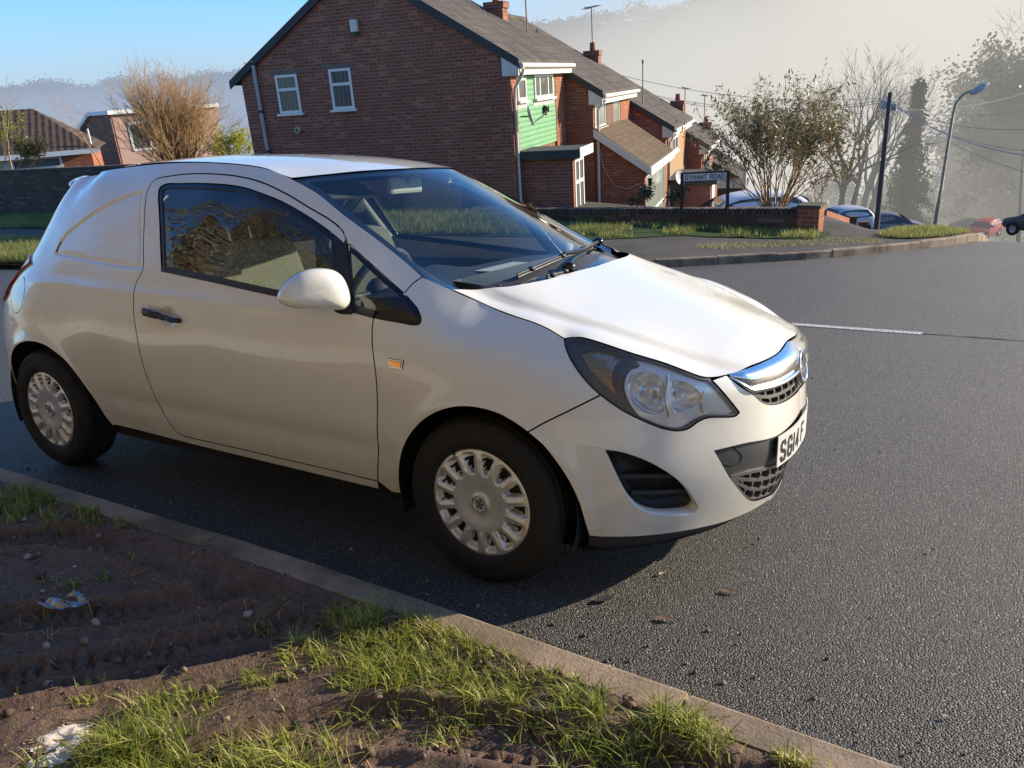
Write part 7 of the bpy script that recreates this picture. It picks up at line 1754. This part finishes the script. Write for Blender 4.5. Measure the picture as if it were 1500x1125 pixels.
# ------------------------------------------------------------------ mist lying in the valley
def mist(name, c, rad, dens, col, emit, az=0.0):
    m = bpy.data.materials.new(name+'_volume'); m.use_nodes = True; t = m.node_tree; t.nodes.clear(); out = t.nodes.new('ShaderNodeOutputMaterial')
    ab = t.nodes.new('ShaderNodeVolumeAbsorption'); ab.inputs['Color'].default_value = (0, 0, 0, 1); ab.inputs['Density'].default_value = dens
    em = t.nodes.new('ShaderNodeEmission'); em.inputs['Color'].default_value = (*col, 1); em.inputs['Strength'].default_value = emit  # even glow stands in for sunlight scattered by the mist
    ad = t.nodes.new('ShaderNodeAddShader'); t.links.new(ab.outputs[0], ad.inputs[0]); t.links.new(em.outputs[0], ad.inputs[1]); t.links.new(ad.outputs[0], out.inputs['Volume'])
    bm = bmesh.new(); bmesh.ops.create_icosphere(bm, subdivisions=4, radius=1); me = bpy.data.meshes.new(name); bm.to_mesh(me); bm.free(); me.materials.append(m)
    o = bpy.data.objects.new(name, me); COL.objects.link(o); o.matrix_world = frame(c, az) @ Matrix.Diagonal((*rad, 1)); return tag(o, kind='stuff')
MC = (.66, .67, .69)
def mband(u, v, dp, rad, dens, col):             # nested shells, so the bank thins out softly towards its rim
    for q in (1.12, .98, .84, .70, .55): mist('mist', wpt(u, v, dp), tuple(k*q for k in rad), dens*.24, col, dens*.24, CAZ)
mband(1400, 215, 100, (62, 74, 34), .0130, (.73, .70, .64))
mband(1430, 190, 260, (150, 130, 70), .0075, (1.0, .97, .92))
mband(980, 170, 300, (130, 110, 34), .0075, (.68, .70, .73))
mband(900, 70, 400, (200, 110, 62), .0022, (.54, .60, .70))
mband(180, 225, 330, (220, 200, 50), .0040, (.47, .57, .74))
mband(1590, -10, 210, (75, 70, 66), .0110, (1.25, 1.12, .90))  # warm bank whose emission stands in for the glare towards the sun
# ------------------------------------------------------------------ litter and leaves
def crumple(name, u, v, size, mat, label, seed, z=.06, hgt=.5, n=18, elong=1.8, rot=.4):
    g = np.random.default_rng(seed); p = at(u, v, 2, z); xs = np.linspace(-1, 1, n); X, Y = np.meshgrid(xs, xs); r_ = np.hypot(X, Y); edge = 1+.35*fbm(np.arctan2(Y, X)*1.5+5, X*0+seed, 3)*2
    Z = hgt*size*(.5+fbm(X*2.2+seed, Y*2.2, 4)*2.2); keep = r_ < edge*.95; c, s = math.cos(rot), math.sin(rot); U = (X*elong*c-Y*s)*size; V_ = (X*elong*s+Y*c)*size
    P = np.c_[U.ravel(), V_.ravel(), np.maximum(Z.ravel(), .004)]; F = gridF(n, n); F = F[keep.ravel()[F].all(1)]; zz = float(mudz(np.array([p[0]]), np.array([p[1]]))[0]) if p[1] < -1.15 else .004
    P = np.c_[P[:, 0]+p[0], P[:, 1]+p[1], P[:, 2]+zz]; o = W(P); used = np.unique(F); mp = -np.ones(len(P), int); mp[used] = np.arange(len(used))
    return tag(bulk(name, o[used], mp[F], mat), label, 'litter')
CLEARP = NT('clear_plastic_film'); _n = CLEARP; _g = _n.nd('BsdfGlossy'); _g.inputs['Roughness'].default_value = .12; _t = _n.nd('BsdfTransparent'); _m = _n.nd('MixShader'); _m.inputs[0].default_value = .42; _n.t.links.new(_t.outputs[0], _m.inputs[1]); _n.t.links.new(_g.outputs[0], _m.inputs[2]); CLEARP = _n.surf(_m.outputs[0])
PAPER = plain('dirty_paper', (.62, .56, .48), .8, var=.25, scale=30)
crumple('plastic_wrapper', 95, 877, .050, CLEARP, 'clear crumpled plastic wrapper lying on the shaded mud', 3, hgt=.45, n=26)
crumple('torn_paper', 85, 1072, .055, PAPER, 'torn dirty white paper lying left of the sunlit grass tuft', 5, hgt=.5, elong=1.5, rot=1.0)
crumple('torn_paper', 70, 1108, .038, PAPER, 'smaller scrap of dirty paper at the bottom left corner', 8, hgt=.5, elong=1.7, rot=1.3)
crumple('paper_scrap', 106, 812, .008, PAPER, 'tiny white scrap caught in the shaded grass tuft', 9, z=.10, hgt=.8, n=10, elong=1.3)
DLEAF = plain('fallen_leaf', (.15, .085, .062), .8, var=.3); DLEAF2 = plain('fallen_leaf_dark', (.035, .028, .025), .7)
def fallen(u, v, size, mat, label, rot, z=.003):
    p = at(u, v, 2, z); q = [(-1, 0), (-.6, .32), (-.1, .42), (.4, .30), (1, .02), (.4, -.28), (-.1, -.40), (-.6, -.28)]; c, s = math.cos(rot), math.sin(rot); zz = float(mudz(np.array([p[0]]), np.array([p[1]]))[0])+.006 if p[1] < -1.15 else .006
    P = np.array([(p[0]+(x*c-y*s)*size, p[1]+(x*s+y*c)*size, zz+.012*abs(y)+.004*x*x) for x, y in q]+[(p[0], p[1], zz)]); tag(mesh_obj('fallen_leaf', W(P), [(i, (i+1) % 8, 8) for i in range(8)], mat, smooth=True), label, 'leaf')
fallen(975, 908, .030, DLEAF, 'reddish leaf flattened on the sunlit asphalt', .3); fallen(1068, 868, .030, DLEAF, 'pale reddish leaf on the asphalt nearer the bumper', .1)
fallen(886, 879, .040, DLEAF2, 'dark leaf on the asphalt beside the front wheel', .9); fallen(1060, 1063, .028, DLEAF2, 'dark leaf lying on the mud against the kerb', .7); fallen(640, 1040, .03, DLEAF, 'red-brown leaf between the grass tufts', 1.5); fallen(1102, 800, .014, DLEAF2, 'small black leaf below the bumper lip', .4)
fallen(1388, 1052, .014, plain('fallen_leaf_tan', (.40, .30, .18), .7), 'tiny tan leaf far out on the asphalt', .4); fallen(970, 842, .016, plain('fallen_leaf_pale', (.42, .34, .24), .7), 'tiny pale leaf on the asphalt below the bumper', 1.1)
# ------------------------------------------------------------------ camera and light
cam = bpy.data.cameras.new('camera'); co = bpy.data.objects.new('camera', cam); COL.objects.link(co)
cam.sensor_fit = 'HORIZONTAL'; cam.sensor_width = 36; cam.lens = CF/1500*36; cam.clip_start = .05; cam.clip_end = 6000
RW = CR @ GN.T                                   # rows: right, down, forward in the level frame
Mc = np.eye(4); Mc[:3, 0] = RW[0]; Mc[:3, 1] = -RW[1]; Mc[:3, 2] = -RW[2]; Mc[:3, 3] = W(CC)
co.matrix_world = Matrix(Mc.tolist()); SC.camera = co
SUN_AZ, SUN_EL = 47.0, 18.0
sd = np.array([math.cos(R(SUN_AZ))*math.cos(R(SUN_EL)), math.sin(R(SUN_AZ))*math.cos(R(SUN_EL)), math.sin(R(SUN_EL))])
sun = bpy.data.lights.new('sun', 'SUN'); sun.energy = 8.0; sun.angle = R(.55); sun.color = (1, .855, .645)
so = bpy.data.objects.new('sun', sun); COL.objects.link(so)
so.rotation_euler = Vector(sd).to_track_quat('Z', 'Y').to_euler()
wd = bpy.data.worlds.new('World'); SC.world = wd; wd.use_nodes = True
nt = wd.node_tree; nt.nodes.clear()
sky = nt.nodes.new('ShaderNodeTexSky'); sky.sky_type = 'NISHITA'; sky.sun_disc = False
sky.sun_elevation = R(SUN_EL); sky.sun_rotation = R(90-SUN_AZ); sky.air_density = 1.0; sky.dust_density = .2; sky.ozone_density = 8.0; sky.altitude = 60
bg = nt.nodes.new('ShaderNodeBackground'); bg.inputs[1].default_value = .27
wo = nt.nodes.new('ShaderNodeOutputWorld')
nt.links.new(sky.outputs[0], bg.inputs[0]); nt.links.new(bg.outputs[0], wo.inputs[0])
SC.view_settings.view_transform = 'Standard'; SC.view_settings.look = 'None'; SC.view_settings.exposure = 0; SC.view_settings.gamma = 1
SC.render.engine = 'CYCLES'
cy = SC.cycles; cy.use_denoising = True
try: cy.denoiser = 'OPENIMAGEDENOISE'; cy.denoising_input_passes = 'RGB_ALBEDO_NORMAL'
except Exception: pass
cy.max_bounces = 10; cy.transparent_max_bounces = 24; cy.glossy_bounces = 4; cy.diffuse_bounces = 3; cy.transmission_bounces = 6
cy.caustics_reflective = False; cy.caustics_refractive = False; cy.sample_clamp_indirect = 6
